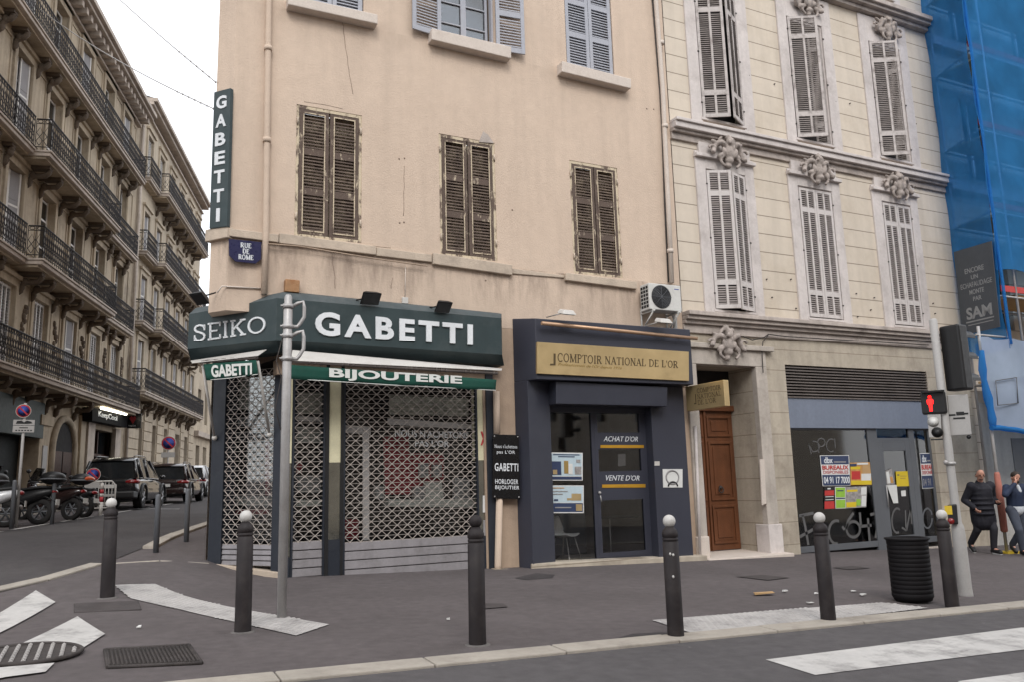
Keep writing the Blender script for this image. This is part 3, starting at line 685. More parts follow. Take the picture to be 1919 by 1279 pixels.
cr = MB(); P = FA.quad(((897, 266), (905, 246), (914, 252), (925, 268))); cr.poly(FA, P, -.01, .012); cr.build('render_scar', M['cornice'], CB)
def sill(P, o, d1=.2): MB().qbox(FA, FA.quad(P, 0), -.1, d1).build('sill', M['sill'], o, bevel=.015)
def pale_window(w, opened, sq):
    a, b, c, e = w; f = MB(); f.box(FA, a, a+.04, c, e, -.16, -.06); f.box(FA, b-.04, b, c, e, -.16, -.06); f.box(FA, a+.04, b-.04, e-.05, e, -.16, -.06)
    if not opened: f.box(FA, a+.04, b-.04, c, e-.05, -.28, -.2)
    o = f.build('window', M['blueshut'], CB); mid = (a+b)/2
    mt = [M['blueshut'], M['blueshut']]
    if not opened:
        shutter(FA, a+.02, mid-.006, c+.03, e-.04, -.05, [.36, .7], mt, o, 1, .075, .06); shutter(FA, mid+.006, b-.02, c+.03, e-.04, -.05, [.36, .7], mt, o, 1, .075, .06)
    else:
        shutter(FA.turn(a, 0, .03, -.12), -.6, -.01, c-.06, e-.04, .0, [.36, .7], mt, o, 1, .075, .06)
        shutter(FA.turn(b, 0, .03, .12), .01, .6, c-.06, e-.04, .0, [.36, .7], mt, o, 1, .075, .06)
        s_ = MB(); a2, b2 = a+.05, b-.06
        for x0_, x1_ in ((a2, a2+.05), (mid-.06, mid+.05), (b2-.05, b2)): s_.box(FA, x0_, x1_, c, e, -.26, -.2)
        for l, r in ((a2+.05, mid-.06), (mid+.05, b2-.05)):
            for y in (c, c+.42, c+.86, c+1.3, c+1.74): s_.box(FA, l, r, y, y+(.07 if y == c else .025), -.255, -.205)
        s_.build('sash', M['blueshut'], o)
        MB().box(FA, a2, b2, c+.02, e, -.245, -.235).build('pane', M['blueglass'], o)
        MB().box(FA, a2, b2, c+.02, e, -.5, -.42).build('curtain', M['greybox'], o)
    sill(sq, o)
pale_window(B_win[0], False, ((536, 1), (702, 37), (702, 55), (536, 19)))
pale_window(B_win[1], True, ((802, 62), (950, 96), (950, 118), (802, 83)))
pale_window(B_win[2], False, ((1044, 122), (1173, 155), (1173, 173), (1044, 142)))
# cracks and small holes in the render
ck = MB()
for pts in ([(642, 40), (648, 90), (655, 140), (664, 185)], [(620, 460), (627, 520), (629, 545)], [(570, 190), (610, 196), (650, 205)], [(758, 310), (757, 360), (756, 415)], [(690, 465), (700, 461), (740, 465)], [(735, 520), (733, 545)]):
    P = []
    for (a, b), (c, d) in zip(pts, pts[1:]): P += [FA.p(*FA.px(a+(c-a)*t/5+random.uniform(-.8, .8), b+(d-b)*t/5), .001) for t in range(5)]
    ck.tube(P, .0045, 4)
for x, y in ((748, 297), (758, 296), (749, 417), (757, 416), (960, 393), (1212, 203), (1225, 204), (910, 525), (570, 330)): ck.ell(FA.p(*FA.px(x, y), .0), (.018, .012, .018), 7, 5)
ck.build('wall_cracks', M['crack'], CB)
# pipes
def pipe(F, pix, r, d, name, mt, par, cl=()):
    mb = MB(); P = [F.p(*F.px(a, b, d), d) for a, b in pix]; mb.tube(P, r, 10)
    for t in cl:
        q = F.p(*F.px(*t, d), d); mb.lathe(q-Vector((0, 0, .04)), [(r*1.35, 0), (r*1.35, .08)], 10)
    return mb.build(name, M[mt], par)
pipe(FA, [(509, -250), (504, 0), (501, 200), (498, 440), (495, 552)], .05, .07, 'drainpipe', 'peach', CB, ((502.5, 90), (500, 262)))
pipe(FA, [(1207, -250), (1229, 0), (1242, 170), (1245, 236), (1252, 380), (1259, 530)], .05, .08, 'drainpipe', 'sill', CB, ((1239, 80), (1246, 236), (1256, 470)))
pipe(FA, [(1200, -250), (1223, 0), (1237, 170), (1241, 240), (1246, 380), (1253, 528)], .018, .03, 'cable', 'iron', CB)
pipe(FA, [(498, 456), (560, 461), (700, 484), (800, 498)], .012, .09, 'cable', 'peachd', CB)
pipe(FA, [(760, 500), (759, 556)], .008, .015, 'cable', 'sill', CB)
pipe(FA, [(936, 930), (933, 1060), (933, 1072)], .06, .07, 'drainpipe', 'peach', CB)
pipe(FA, [(930, 735), (931, 815)], .06, .07, 'drainpipe', 'peach', CB)
pipe(FA, [(407, 548), (416, 536), (490, 540)], .012, .02, 'cable', 'sill', CB)
MB().qbox(FA, FA.quad(((918, 1066), (990, 1066), (985, 1080), (915, 1078))), -.05, .2).build('plinth_stone', M['stonegf'], CB, bevel=.03)
# ------------------------------------------------------------------ things fixed to the corner building
def letters(name, s, F, q, d, mt, par, th=.015, bold=0., shear=0., space=1., parent_local=False):
    return text_mb(s, F, q, d, d+th, bold, shear, space).build(name, M[mt], par, weld=False)
VS = thing('vertical_sign', FU.p(-.3, zb+.15, .05), 'tall narrow dark green sign with seven stacked white letters', 'sign')
q = FU.quad(((401, 172), (432, 164), (425, 424), (392, 428)), .1)
MB().qbox(FU, q, .03, .1).build('board', M['teal'], VS, bevel=.008)
tl, tr, br, bl = [Vector(a) for a in q]
for i, ch in enumerate('GABETTI'):
    t0, t1 = .045+i*.1365, .045+i*.1365+.095
    wd_ = (.2, .8) if ch != 'I' else (.4, .6)
    def at(a, b): 
        p = (tl*(1-a)+tr*a)*(1-b) + (bl*(1-a)+br*a)*b; return (p.x, p.y)
    letters('letter', ch, FU, [at(wd_[0], t0), at(wd_[1], t0), at(wd_[1], t1), at(wd_[0], t1)], .1, 'letter', VS, .012, .03)
SP = thing('street_name_plaque', FA.p(*FA.px(460, 490), .05), 'dark blue enamel street plaque lettered RUE DE ROME', 'street sign')
q = FA.quad(((429, 447), (490, 453), (489, 494), (429, 488)), .09)
(a, b), (c, d), (e_, f_), (g_, h_) = q
MB().poly(FA, [(a, b), (c, d), (e_, f_+.08), (e_-.08, f_), (g_+.1, h_), (g_, h_+.09)], .06, .085).build('plate', M['plaque'], SP)
for s_, y0, w_ in (('RUE', 455, 10), ('DE', 466, 6), ('ROME', 477, 14)): serif_mb(s_, FA, FA.quad(((461-w_, y0-1), (461+w_, y0+1), (461+w_, y0+10), (461-w_, y0+8)), .09), .085, .004, .2, .1).build('lettering', M['letter'], SP, weld=False)
mb = MB(); mb.qbox(FA, FA.quad(((535, 522), (562, 525), (561, 548), (534, 546)), .15), .02, .16); o = mb.build('alarm_box', M['rust'], bevel=.012); recentre(o, FA.p(*FA.px(548, 548), .02)); tag(o, 'square alarm box with rusty front above the green fascia', 'alarm box')
mb = MB(); mb.qbox(FA, FA.quad(((754, 556), (765, 557), (765, 569), (754, 568)), .05), .0, .06); o = mb.build('junction_box', M['white'], bevel=.006); recentre(o, FA.p(*FA.px(760, 569))); tag(o, 'tiny white box on the peach wall between two black floodlights', 'junction box')
FCO = Vector((2.42, DD, 0)); FCc = Frame(FCO, (.616, -.788, 0), (-.788, -.616, 0))
def floodlight(F, base, head, size, mt, label, d0=.3, d1=.6, tilt=.5):
    B0 = F.p(*F.px(*base, d0), d0); H0 = F.p(*F.px(*head, d1), d1)
    o = thing('floodlight', B0, label, 'floodlight', 'floodlights over the shop signs')
    MB().tube([B0, H0], .013, 6).build('arm', M[mt], o)
    G = Frame(H0, F.U, F.N*math.cos(tilt) - Vector((0, 0, 1))*math.sin(tilt), Vector((0, 0, 1))*math.cos(tilt) + F.N*math.sin(tilt))
    w, h = size
    h_ = MB(); h_.hexa([G.p(-w, -h, .05), G.p(w, -h, .05), G.p(w, h, .05), G.p(-w, h, .05), G.p(-w*.6, -h*.6, -.05), G.p(w*.6, -h*.6, -.05), G.p(w*.6, h*.6, -.05), G.p(-w*.6, h*.6, -.05)])
    h_.build('lamp_head', M[mt], o, bevel=.01)
    MB().box(G, -w*.85, w*.85, -h*.8, h*.8, .052, .058).build('lens', M['black'], o)
    return o
floodlight(FA, (668, 562), (694, 556), (.16, .13), 'black', 'black floodlight over the letters A and B of the green fascia', .25, .55, .9)
floodlight(FA, (805, 576), (830, 572), (.14, .12), 'black', 'black floodlight over the second T of the green fascia', .25, .55, .9)
floodlight(FU, (404, 548), (376, 556), (.13, .12), 'black', 'round-shouldered black lamp on an arm left of the corner', .03, .35, .9)
# wires
def wire(pix_b, far, label):
    a = FU.p(*FU.px(*pix_b, .03), .03); d = ray(*far); t = 9.1/ND.dot(d); b = CAM + d*t
    mb = MB(); P = []
    for i in range(25):
        u = i/24; p = a.lerp(b, u); p.z -= .35*4*u*(1-u)*.5; P.append(p)
    mb.tube(P, .011, 5)
    for k in range(7):
        q = P[0].lerp(P[3], k/6.0); mb.ell(q, (.02, .02, .02), 6, 4)
    o = mb.build('overhead_wire', M['galv']); recentre(o, a); tag(o, label, 'cable')
wire((404, 153), (60, -170), 'thin overhead cable with knots, the upper one crossing the white sky')
wire((400, 203), (60, 5), 'thin overhead cable with knots, the lower one reaching the cornice')
# ------------------------------------------------------------------ jewellery shop front at the corner
def off(d, z): return Vector((2.42-.488*d, DD-d, z))           # mitred corner between facade and canted front
JS = thing('shop_sign', (2.42, DD, 3.7), 'dark green angled fascia with big white letters over the corner shop', 'shop sign')
tb0, tb1 = FA.px(550, 551.9, .22)[1], FA.px(934, 586.8, .22)[1]
rz_ = {'b': (FA.px(550, 552, .05)[1], FA.px(934, 587, .05)[1])}
UR, UL = 6.06, -1.66
prof = [  # d, z at right end, z at corner, z at left end
    (.02, 4.62, 4.72, 4.6), (.22, tb1+.0, tb0+.02, 4.62), (.45, 4.43, 4.5, 4.46), (.45, 3.76, 3.83, 3.86), (.27, 3.6, 3.66, 3.68), (.02, 3.6, 3.66, 3.68)]
def fascia_rows(pf):
    P = []
    for d, zr, zc, zl in pf:
        ru = UR + (.12 if d < .3 else 0)
        P.append([FA.p(ru, zr, d), off(d, zc), FCc.p(UL-(.1 if d < .3 else 0), zl, d)])
    return P
P = fascia_rows(prof); mb = MB()
for a, b in zip(P[2:], P[3:]):
    for k in (0, 1): mb.quad(a[k], a[k+1], b[k+1], b[k])
for k in (0, 2): mb.add([r[k] for r in P], [tuple(range(len(P)))])
mb.build('fascia', M['teal'], JS)
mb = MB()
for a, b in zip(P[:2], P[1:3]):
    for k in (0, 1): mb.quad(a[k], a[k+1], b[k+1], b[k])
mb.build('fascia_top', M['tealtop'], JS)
def px_q(F, q, d): return [F.px(a, b, d) for a, b in q]
letters('lettering', 'GABETTI', FA, px_q(FA, ((590, 583), (885, 608), (885, 648), (590, 628)), .45), .451, 'letter', JS, .03, .034, 0, 1.28)
# slab-serif letters of the canted fascia, drawn as strokes
def seiko(F, q, d, par, mt, th=.02):
    tl, tr, br, bl = [Vector(a) for a in q]; mb = MB()
    def at(a, b): p = (bl*(1-a)+br*a)*(1-b)+(tl*(1-a)+tr*a)*b; return (p.x, p.y)
    def seg(x0, y0, x1, y1, w):
        dx, dy = x1-x0, (y1-y0)*.24; L = math.hypot(dx, dy); nx, ny = -dy/L*w, dx/L*w/.24
        mb.qbox(F, [at(x0+nx, y0+ny), at(x1+nx, y1+ny), at(x1-nx, y1-ny), at(x0-nx, y0-ny)], d, d+th)
    w = .0125
    def path(pts, ww=w):
        for a, b in zip(pts, pts[1:]): seg(*a, *b, ww)
    S = [(.165, .74), (.15, .88), (.1, .95), (.045, .9), (.025, .76), (.045, .62), (.1, .53), (.15, .42), (.17, .27), (.15, .12), (.1, .05), (.045, .1), (.025, .25)]
    path(S); seg(.165, .62, .165, .95, .008); seg(.025, .06, .025, .4, .008)
    seg(.25, .03, .25, .97, w); seg(.215, .95, .39, .95, .012); seg(.215, .05, .39, .05, .012); seg(.25, .51, .35, .51, .012); seg(.385, .75, .385, .97, .009); seg(.385, .03, .385, .27, .009)
    seg(.46, .03, .46, .97, w); seg(.43, .95, .49, .95, .012); seg(.43, .05, .49, .05, .012)
    seg(.56, .03, .56, .97, w); seg(.53, .95, .6, .95, .012); seg(.53, .05, .6, .05, .012); seg(.565, .42, .69, .93, w); seg(.61, .58, .7, .06, w); seg(.66, .95, .73, .95, .012); seg(.66, .05, .735, .05, .012)
    path([(.88+.105*math.cos(i*math.pi/12), .5+.47*math.sin(i*math.pi/12)) for i in range(25)], .012)
    return mb.build('lettering', M[mt], par, weld=False)
seiko(FCc, px_q(FCc, ((363, 609), (499, 592), (499, 622), (363, 642)), .45), .451, JS, 'letter')
# pillars, glass, roller grilles
JF = thing('jewellery_shopfront', (2.42, DD, gz(2.42, DD)), 'closed jewellery shop front at the corner behind silver roller grilles', 'shop front')
def ub(x, y=950, d=0, F=FA): return F.px(x, y, d)[0]
base = lambda u: gz(u, DD)
def pil(F, u0, u1, d0, d1, mt='navyp', z0=-.6, z1=3.7, name='pillar'): return MB().box(F, u0, u1, z0, z1, d0, d1).build(name, M[mt], JF, bevel=.006)
cu_l, cu_r = -1.52, -.2
pil(FCc, cu_l, -1.24, -.3, .0); pil(FCc, cu_r, .02, -.3, .0)
um0, um1 = ub(616), ub(638); ur0, ur1 = ub(900), ub(914)
pil(FA, 2.42, 2.45, -.3, -.002); pil(FA, um0-.06, um0, -.3, .0, 'black'); pil(FA, um1, um1+.05, -.3, .0, 'black'); pil(FA, ub(914), ub(928), -.3, .03, 'navyp')
for a, b, zz in ((2.46, 2.56, .3), (um0, um1, .55), (ur0-.02, ur1, .55)):
    zt = 3.35; zm = base(a)+zz
    MB().box(FA, a, b, 1.95, zt, -.25, -.03).build('cream_strip', M['creamstrip'], JF)
    MB().box(FA, a, b, zm, 1.948, -.25, -.034).build('mirror_strip', M['mirror'], JF)
    MB().box(FA, a, b, -.3, zm-.002, -.25, -.01).build('strip_foot', M['navyp'], JF)
mb = MB()
for k, s_ in ((0, (901, 810, 912, 836)),):
    q = px_q(FA, ((901, 810), (904, 810), (912, 836), (909, 836)), -.02); mb.qbox(FA, q, -.028, -.02)
    q = px_q(FA, ((909, 810), (912, 810), (904, 836), (901, 836)), -.02); mb.qbox(FA, q, -.029, -.022)
mb.build('red_cross_sticker', M['signred'], JF)
MB().qbox(FA, px_q(FA, ((905, 930), (910, 930), (910, 962), (905, 962)), -.02), -.03, -.02).build('white_label', M['paper'], JF)
MB().qbox(FA, px_q(FA, ((906, 976), (915, 976), (915, 1020), (906, 1020)), -.02), -.03, -.022).build('notice', M['greybox'], JF)
def grille(F, u0, u1, z0, z1, d, zs):
    mb = MB(); ph, pw, A = .077, .176, .03; k = 0; z = z0
    while z <= z1:
        mb.tube([F.p(u0, z, d), F.p(u1, z, d)], .0042, 4, caps=False)
        if z+ph <= z1:
            pts = []; u = u0 + (0 if k % 2 else -pw/2); i = 0
            for uu, zz in ((0, -1), (.18, -1), (.32, 1), (.68, 1), (.82, -1)): pass
            while u < u1:
                for f_, s_ in ((0.0, -1), (.06, -.96), (.25, 0), (.44, .96), (.56, .96), (.75, 0), (.94, -.96)):
                    x = u+f_*pw
                    if u0 <= x <= u1: pts.append(F.p(x, z+ph/2+s_*(ph/2-.005), d+.004))
                u += pw
            if len(pts) > 1: mb.tube(pts, .0072, 4, caps=False)
            u = u0 + (pw*0 if k % 2 else pw*.5)
            while u < u1:
                mb.box(F, u-.011, u+.011, z-.014, z+.014, d-.008, d+.014); u += pw
        z += ph; k += 1
    o = mb.build('roller_grille', M['grille'], JF, weld=False)
    s_ = MB(); n = 4; zb = [zs+(z0-zs)*i/n for i in range(n+1)]
    for a, b in zip(zb, zb[1:]): s_.hexa([F.p(u0, a+.012, d+.02), F.p(u1, a+.012, d+.02), F.p(u1, b-.006, d+.008), F.p(u0, b-.006, d+.008), F.p(u0, a, d-.02), F.p(u1, a, d-.02), F.p(u1, b, d-.02), F.p(u0, b, d-.02)])
    s_.build('solid_slats', M['slats'], o, bevel=.006)
    MB().box(F, u0-.03, u0, zs, z1, d-.05, d+.03).build('guide_rail', M['navyp'], o); MB().box(F, u1, u1+.03, zs, z1, d-.05, d+.03).build('guide_rail', M['navyp'], o)
zt = 3.5
grille(FCc, -1.24, -.2, FCc.px(460, 1022)[1], zt, -.04, FCc.px(460, 1063)[1])
grille(FA, 2.6, um0-.09, FA.px(580, 1016)[1], zt, -.05, FA.px(580, 1083)[1])
grille(FA, um1+.08, ub(898)-.02, FA.px(760, 1012)[1], zt, -.05, FA.px(760, 1079)[1])
MB().hexa([FCc.p(-1.56, -.4, .04), FCc.p(.03, -.4, .04), FCc.p(.03, .3, .04), FCc.p(-1.56, .42, .04), FCc.p(-1.56, -.4, -.3), FCc.p(.03, -.4, -.3), FCc.p(.03, .3, -.3), FCc.p(-1.56, .42, -.3)]).build('stone_plinth', M['band'], JF, bevel=.01)
MB().box(FA, 2.44, ub(925), -.5, .06, -.3, .02).build('threshold', M['kerb'], JF)
# glazing and what stands behind it
gl = MB(); gl.box(FA, 2.5, 5.9, .3, 3.4, -.32, -.31); gl.build('glass', M['glass'], JF)
gl = MB(); gl.box(FCc, -1.3, -.1, .3, 3.4, -.27, -.26); gl.build('glass', M['glass'], JF)
rm = MB()
rm.add([(2.3, DD-.0, -.4), (6.1, DD, -.4), (6.1, DD+1.7, -.4), (1.9, DD+1.7, -.4), (2.3, DD, 3.6), (6.1, DD, 3.6), (6.1, DD+1.7, 3.6), (1.9, DD+1.7, 3.6)], [(2, 3, 7, 6), (1, 2, 6, 5), (4, 5, 6, 7), (0, 1, 2, 3)])
rm.build('dark_interior', M['interiord'], JF)
# closed display windows: framed door, ledges, cloths and stands set right behind the glass
def back(F, q, d, mt, name, th=.03): return MB().qbox(F, px_q(F, q, d), d-th, d).build(name, M[mt], JF)
back(FA, ((634, 800), (640, 800), (640, 1014), (634, 1014)), -.28, 'galv', 'door_stile'); back(FA, ((680, 805), (692, 806), (692, 1014), (680, 1014)), -.28, 'galv', 'door_stile')
back(FA, ((636, 797), (695, 801), (695, 815), (636, 812)), -.285, 'galv', 'door_rail'); back(FA, ((727, 785), (890, 797), (890, 806), (727, 797)), -.285, 'galv', 'transom_bar'); back(FA, ((540, 780), (612, 784), (612, 792), (540, 790)), -.285, 'galv', 'transom_bar')
back(FA, ((728, 937), (893, 938), (893, 952), (728, 951)), -.36, 'paledisp', 'display_ledge', .4); back(FA, ((540, 938), (612, 938), (612, 950), (540, 950)), -.36, 'paledisp', 'display_ledge', .4)
back(FA, ((718, 820), (766, 815), (770, 928), (722, 928)), -.55, 'red', 'red_cloth'); back(FA, ((764, 850), (832, 852), (832, 905), (764, 930)), -.6, 'red', 'red_cloth'); back(FA, ((640, 975), (672, 975), (672, 1012), (640, 1012)), -.5, 'red', 'red_cloth'); back(FA, ((541, 868), (566, 866), (566, 888), (541, 890)), -.5, 'red', 'red_cloth')
for q, mt in ((((776, 915), (798, 912), (798, 936), (776, 938)), 'greybox'), (((798, 905), (828, 905), (832, 938), (798, 938)), 'paledisp'), (((852, 897), (880, 899), (882, 938), (852, 938)), 'greybox'), (((788, 870), (803, 870), (803, 895), (788, 895)), 'greybox'), (((812, 872), (828, 872), (828, 895), (812, 895)), 'greybox'), (((560, 892), (606, 892), (606, 925), (560, 925)), 'greybox'), (((545, 800), (606, 803), (606, 832), (545, 830)), 'paledisp'), (((704, 912), (720, 912), (720, 936), (704, 936)), 'greybox')):
    back(FA, q, -.48+random.uniform(-.04, .04), mt, 'display_stand', .12)
back(FA, ((545, 735), (606, 738), (606, 778), (545, 776)), -.34, 'transom', 'reflection_panel'); back(FA, ((730, 742), (878, 748), (878, 782), (730, 778)), -.36, 'transom', 'reflection_panel'); back(FCc, ((424, 706), (504, 710), (504, 770), (424, 770)), -.3, 'transom', 'reflection_panel')  # pale sheets behind the glass, painted stand-ins for sky and facade reflections
back(FCc, ((414, 932), (503, 934), (503, 950), (414, 948)), -.3, 'paledisp', 'display_ledge', .4); back(FCc, ((416, 955), (502, 957), (502, 966), (416, 964)), -.3, 'red', 'red_cloth'); back(FCc, ((497, 830), (504, 830), (504, 930), (497, 930)), -.31, 'red', 'red_cloth'); back(FCc, ((420, 782), (503, 784), (503, 800), (420, 800)), -.285, 'galv', 'transom_bar')
letters('window_lettering', 'SEIKO', FCc, px_q(FCc, ((436, 812), (494, 813), (494, 828), (436, 827)), -.25), -.258, 'grafw', JF, .004, .01)
letters('window_lettering', "NOUS N'ACHETONS", FA, px_q(FA, ((740, 806), (878, 811), (878, 823), (740, 820)), -.3), -.305, 'letter', JF, .004, .012)
letters('window_lettering', "PAS L'OR", FA, px_q(FA, ((778, 826), (842, 827), (842, 839), (778, 838)), -.3), -.305, 'letter', JF, .004, .012)
# awnings
def awning(F, hood, bar, val, txt, tq, d, label, arms=(), fold=.012):
    o = thing('awning', F.p(*F.px(*val[3], d), d), label, 'awning', 'folded green awnings')
    (a, b, c, e) = hood
    H = [F.p(*F.px(*a, d-.3), d-.3), F.p(*F.px(*b, d-.3), d-.3), F.p(*F.px(*c, d+.04), d+.04), F.p(*F.px(*e, d+.04), d+.04)]
    dz = Vector((0, 0, -.014)); MB().hexa([H[0]+dz, H[1]+dz, H[2]+dz, H[3]+dz, H[0], H[1], H[2], H[3]]).build('hood', M['white'], o, bevel=.008)
    p, q = F.p(*F.px(*bar[0], d), d), F.p(*F.px(*bar[1], d), d); r_ = MB(); r_.tube([p, q], .026, 10)
    for i in range(1, 40):
        if (i//3) % 2: c_ = p.lerp(q, i/40); r_.tube([c_, p.lerp(q, (i+.35)/40)], .032, 10)
    r_.build('roller_bar', M['louvre'], o)
    tl, tr, br, bl = [Vector(F.px(*x, d)) for x in val]; v = MB(); n = 40; vs = []
    for j in range(4):
        for i in range(n+1):
            u = i/n; w_ = j/3; q_ = (tl*(1-u)+tr*u)*(1-w_)+(bl*(1-u)+br*u)*w_
            vs.append(F.p(q_.x, q_.y - (.012*math.sin(u*17)*w_), d + fold*w_*math.sin(u*23+1)))
    v.add(vs, [(j*(n+1)+i, j*(n+1)+i+1, (j+1)*(n+1)+i+1, (j+1)*(n+1)+i) for j in range(3) for i in range(n)], True)
    s_ = v.build('valance', M['green'], o); so_ = s_.modifiers.new('thick', 'SOLIDIFY'); so_.thickness = .008
    letters('lettering', txt, F, px_q(F, tq, d+.02), d+.018, 'canvasw', o, .004, .035)
    ed = MB(); ed.tube([F.p(bl.x, bl.y, d+.005), F.p((bl.x+br.x)/2, (bl.y+br.y)/2-.01, d+.005), F.p(br.x, br.y, d+.005)], .007, 5); ed.build('hem', M['canvasw'], o)
    for t, bt in arms:
        A, B = F.p(*F.px(*t, d-.03), d-.03), F.p(*F.px(*bt, .04), .04); ar = MB(); ar.tube([A, B], .022, 8); ar.ell(B, .045, 8, 6); ar.build('arm', M['white'], o)
awning(FA, ((548, 657), (941, 692), (940, 695), (545, 676)), ((545, 678.5), (932, 701)), ((542, 685), (930, 713), (929, 733), (541, 711)), 'BIJOUTERIE', ((617, 691), (866, 706), (866, 725), (617, 713)), .72, 'long green awning valance lettered BIJOUTERIE under a white hood')
awning(FCc, ((357, 677), (500, 656), (484, 667), (360, 681)), ((379, 680), (482, 671.5)), ((382, 684), (480, 676), (483, 703), (388, 714)), 'GABETTI', ((395, 686), (472, 681), (472, 703), (397, 709)), .7, 'short green awning valance on two white arms over the canted grille', (((380, 686), (402, 822)), ((483, 678), (505, 816))))
# black board between the two shops
BS = thing('wall_sign', FA.p(*FA.px(949, 937, .1), .1), 'black upright board lettered HORLOGER BIJOUTIER between the two shops', 'sign')
MB().qbox(FA, px_q(FA, ((924, 815.5), (972, 816.5), (975, 937.5), (924, 935)), .14), .11, .14).build('board', M['blacksign'], BS, bevel=.004)
for s_, x0, x1, y0, y1, bo in (("Nous n'achetons", 927, 969, 834, 841, .0), ("pas L'OR", 931, 965, 845, 853, .006), ('GABETTI', 927, 971, 869, 884, .02), ('HORLOGER', 928, 971, 899, 908, .012), ('BIJOUTIER', 928, 973, 911, 920, .012)):
    letters('lettering', s_, FA, px_q(FA, ((x0, y0), (x1, y0+1), (x1, y1+1), (x0, y1)), .14), .1395, 'letter', BS, .005, bo, 0, 1.12)
for a, b in ((926.5, 819), (970, 820), (972.5, 933), (927, 932)): MB().ell(FA.p(*FA.px(a, b, .14), .142), .014, 8, 5).build('screw', M['galv'], BS)
# ------------------------------------------------------------------ gold dealer's shop front
GF = thing('gold_shopfront', (8.4, DD, gz(8.4, DD)), 'navy blue shop front of the gold dealer with a glazed door', 'shop front')
D5 = .48
(fl, ft0), (fr, ft1) = FA.px(1003, 596, D5), FA.px(1292, 617, D5)
(_, fb0), (_, fb1) = FA.px(998, 712, D5), FA.px(1290, 722, D5)
bl_, bt_ = FA.px(960, 603, 0)
fr = 10.2
mb = MB()
Ft = [FA.p(fl, ft0, D5), FA.p(fr, ft1, D5), FA.p(fr, fb1, D5), FA.p(fl, fb0, D5)]
Bk = [FA.p(bl_, ft0+.07, 0), FA.p(fr+.04, ft1+.07, 0), FA.p(fr+.04, fb1, 0), FA.p(bl_, fb0, 0)]
mb.hexa([Ft[3], Ft[2], Ft[1], Ft[0], Bk[3], Bk[2], Bk[1], Bk[0]]); mb.build('sign_box', M['navy'], GF, bevel=.012)
D3 = .3
gu0, gu1 = FA.px(1029, 950, -.05)[0], FA.px(1218, 950, -.05)[0]
zg = FA.px(1100, 1046, 0)[1]; za = FA.px(1120, 762, .3)[1]
ztop = min(fb0, fb1)+.0
lm = MB(); lm.hexa([FA.p(bl_+.12, -.5, D3), FA.p(gu0, -.5, D3-.18), FA.p(gu0, fb0, D3-.18), FA.p(bl_+.12, fb0, D3), FA.p(bl_, -.5, 0), FA.p(gu0, -.5, -.3), FA.p(gu0, fb0, -.3), FA.p(bl_, fb0, 0)])
lm.build('pier', M['navy'], GF, bevel=.008)
MB().box(FA, gu1, fr-.02, -.7, min(fb0, fb1)-.002, -.2, .16).build('pier', M['navy'], GF, bevel=.008)
q = px_q(FA, ((1042, 716), (1251, 727), (1250, 763), (1042, 758)), .4); MB().qbox(FA, q, -.05, .4).build('shutter_box', M['navyd'], GF, bevel=.008)
MB().box(FA, gu0, gu1, za-.1, fb0, -.3, -.02).build('lintel', M['navyd'], GF)
gp = px_q(FA, ((1006.6, 642), (1290.5, 660.4), (1291, 715.3), (1006.6, 701.4)), D5+.04)
gs_ = MB().qbox(FA, gp, D5-.01, D5+.045).build('gold_panel', M['gold'], GF, bevel=.003)
def serif_text(s, q, d, mt, par): return serif_mb(s, FA, px_q(FA, q, d), d-.002, .006).build('lettering', M[mt], par, weld=False)
serif_text("COMPTOIR NATIONAL DE L'OR", ((1045, 663), (1270, 678.5), (1270, 691), (1045, 679)), D5+.045, 'goldink', gs_)
letters('lettering', "Professionnels de l'Or depuis 1976", FA, px_q(FA, ((1046, 681), (1165, 689), (1165, 695), (1046, 688)), D5+.045), D5+.046, 'goldpale', gs_, .004, 0.0, .25)
br = MB(); br.qbox(FA, px_q(FA, ((1037.5, 664), (1041, 664), (1041, 686), (1037.5, 686)), D5+.045), D5+.045, D5+.052); br.qbox(FA, px_q(FA, ((1031, 683), (1037.4, 683), (1037.4, 686), (1031, 686)), D5+.045), D5+.045, D5+.052); br.build('bracket_emblem', M['goldink'], gs_)
# serifs: small feet under and over the main strokes
lb = MB(); A, B = FA.p(*FA.px(1015, 605, .62), .62), FA.p(*FA.px(1306, 634, .62), .62); lb.tube([A, B], .035, 8)
for t in (.08, .5, .9): c_ = A.lerp(B, t); lb.tube([c_, c_+Vector((0, .16, .02))], .012, 6)
lb.build('light_bar', M['brass'], GF)
# glazing, door, step, interior
zs0, zs1 = FA.px(1002, 1054, 0)[1], FA.px(1297, 1041, 0)[1]
MB().hexa([FA.p(bl_+.1, -.9, .3), FA.p(10.4, -.9, .3), FA.p(10.4, zs1, .3), FA.p(bl_+.1, zs0, .3), FA.p(bl_+.1, -.9, -.35), FA.p(10.4, -.9, -.35), FA.p(10.4, zs1, -.35), FA.p(bl_+.1, zs0, -.35)]).build('step', M['stonegf'], GF, bevel=.015)
gd = -.06; um = FA.px(1117, 950, gd)[0]
fm = MB()
for a, b in ((gu0, gu0+.06), (um-.035, um+.035), (gu1-.09, gu1)): fm.box(FA, a, b, zs1-.02, za, gd-.06, gd)
for a, b in ((gu0+.06, um-.035), (um+.035, gu1-.09)): fm.box(FA, a, b, zs1-.02, zs1+.07, gd-.055, gd-.004); fm.box(FA, a, b, za-.06, za, gd-.055, gd-.004)
fm.build('window_frame', M['navy'], GF)
MB().box(FA, gu0+.06, um-.035, zs1+.07, za-.06, gd-.035, gd-.027).build('window_pane', M['dglass'], GF)
dr = MB(); a, b = um+.035, gu1-.09
P1, P2 = FA.px(1160, 812, gd)[1], FA.px(1160, 843, gd)[1]; P3, P4 = FA.px(1160, 884, gd)[1], FA.px(1160, 938, gd)[1]
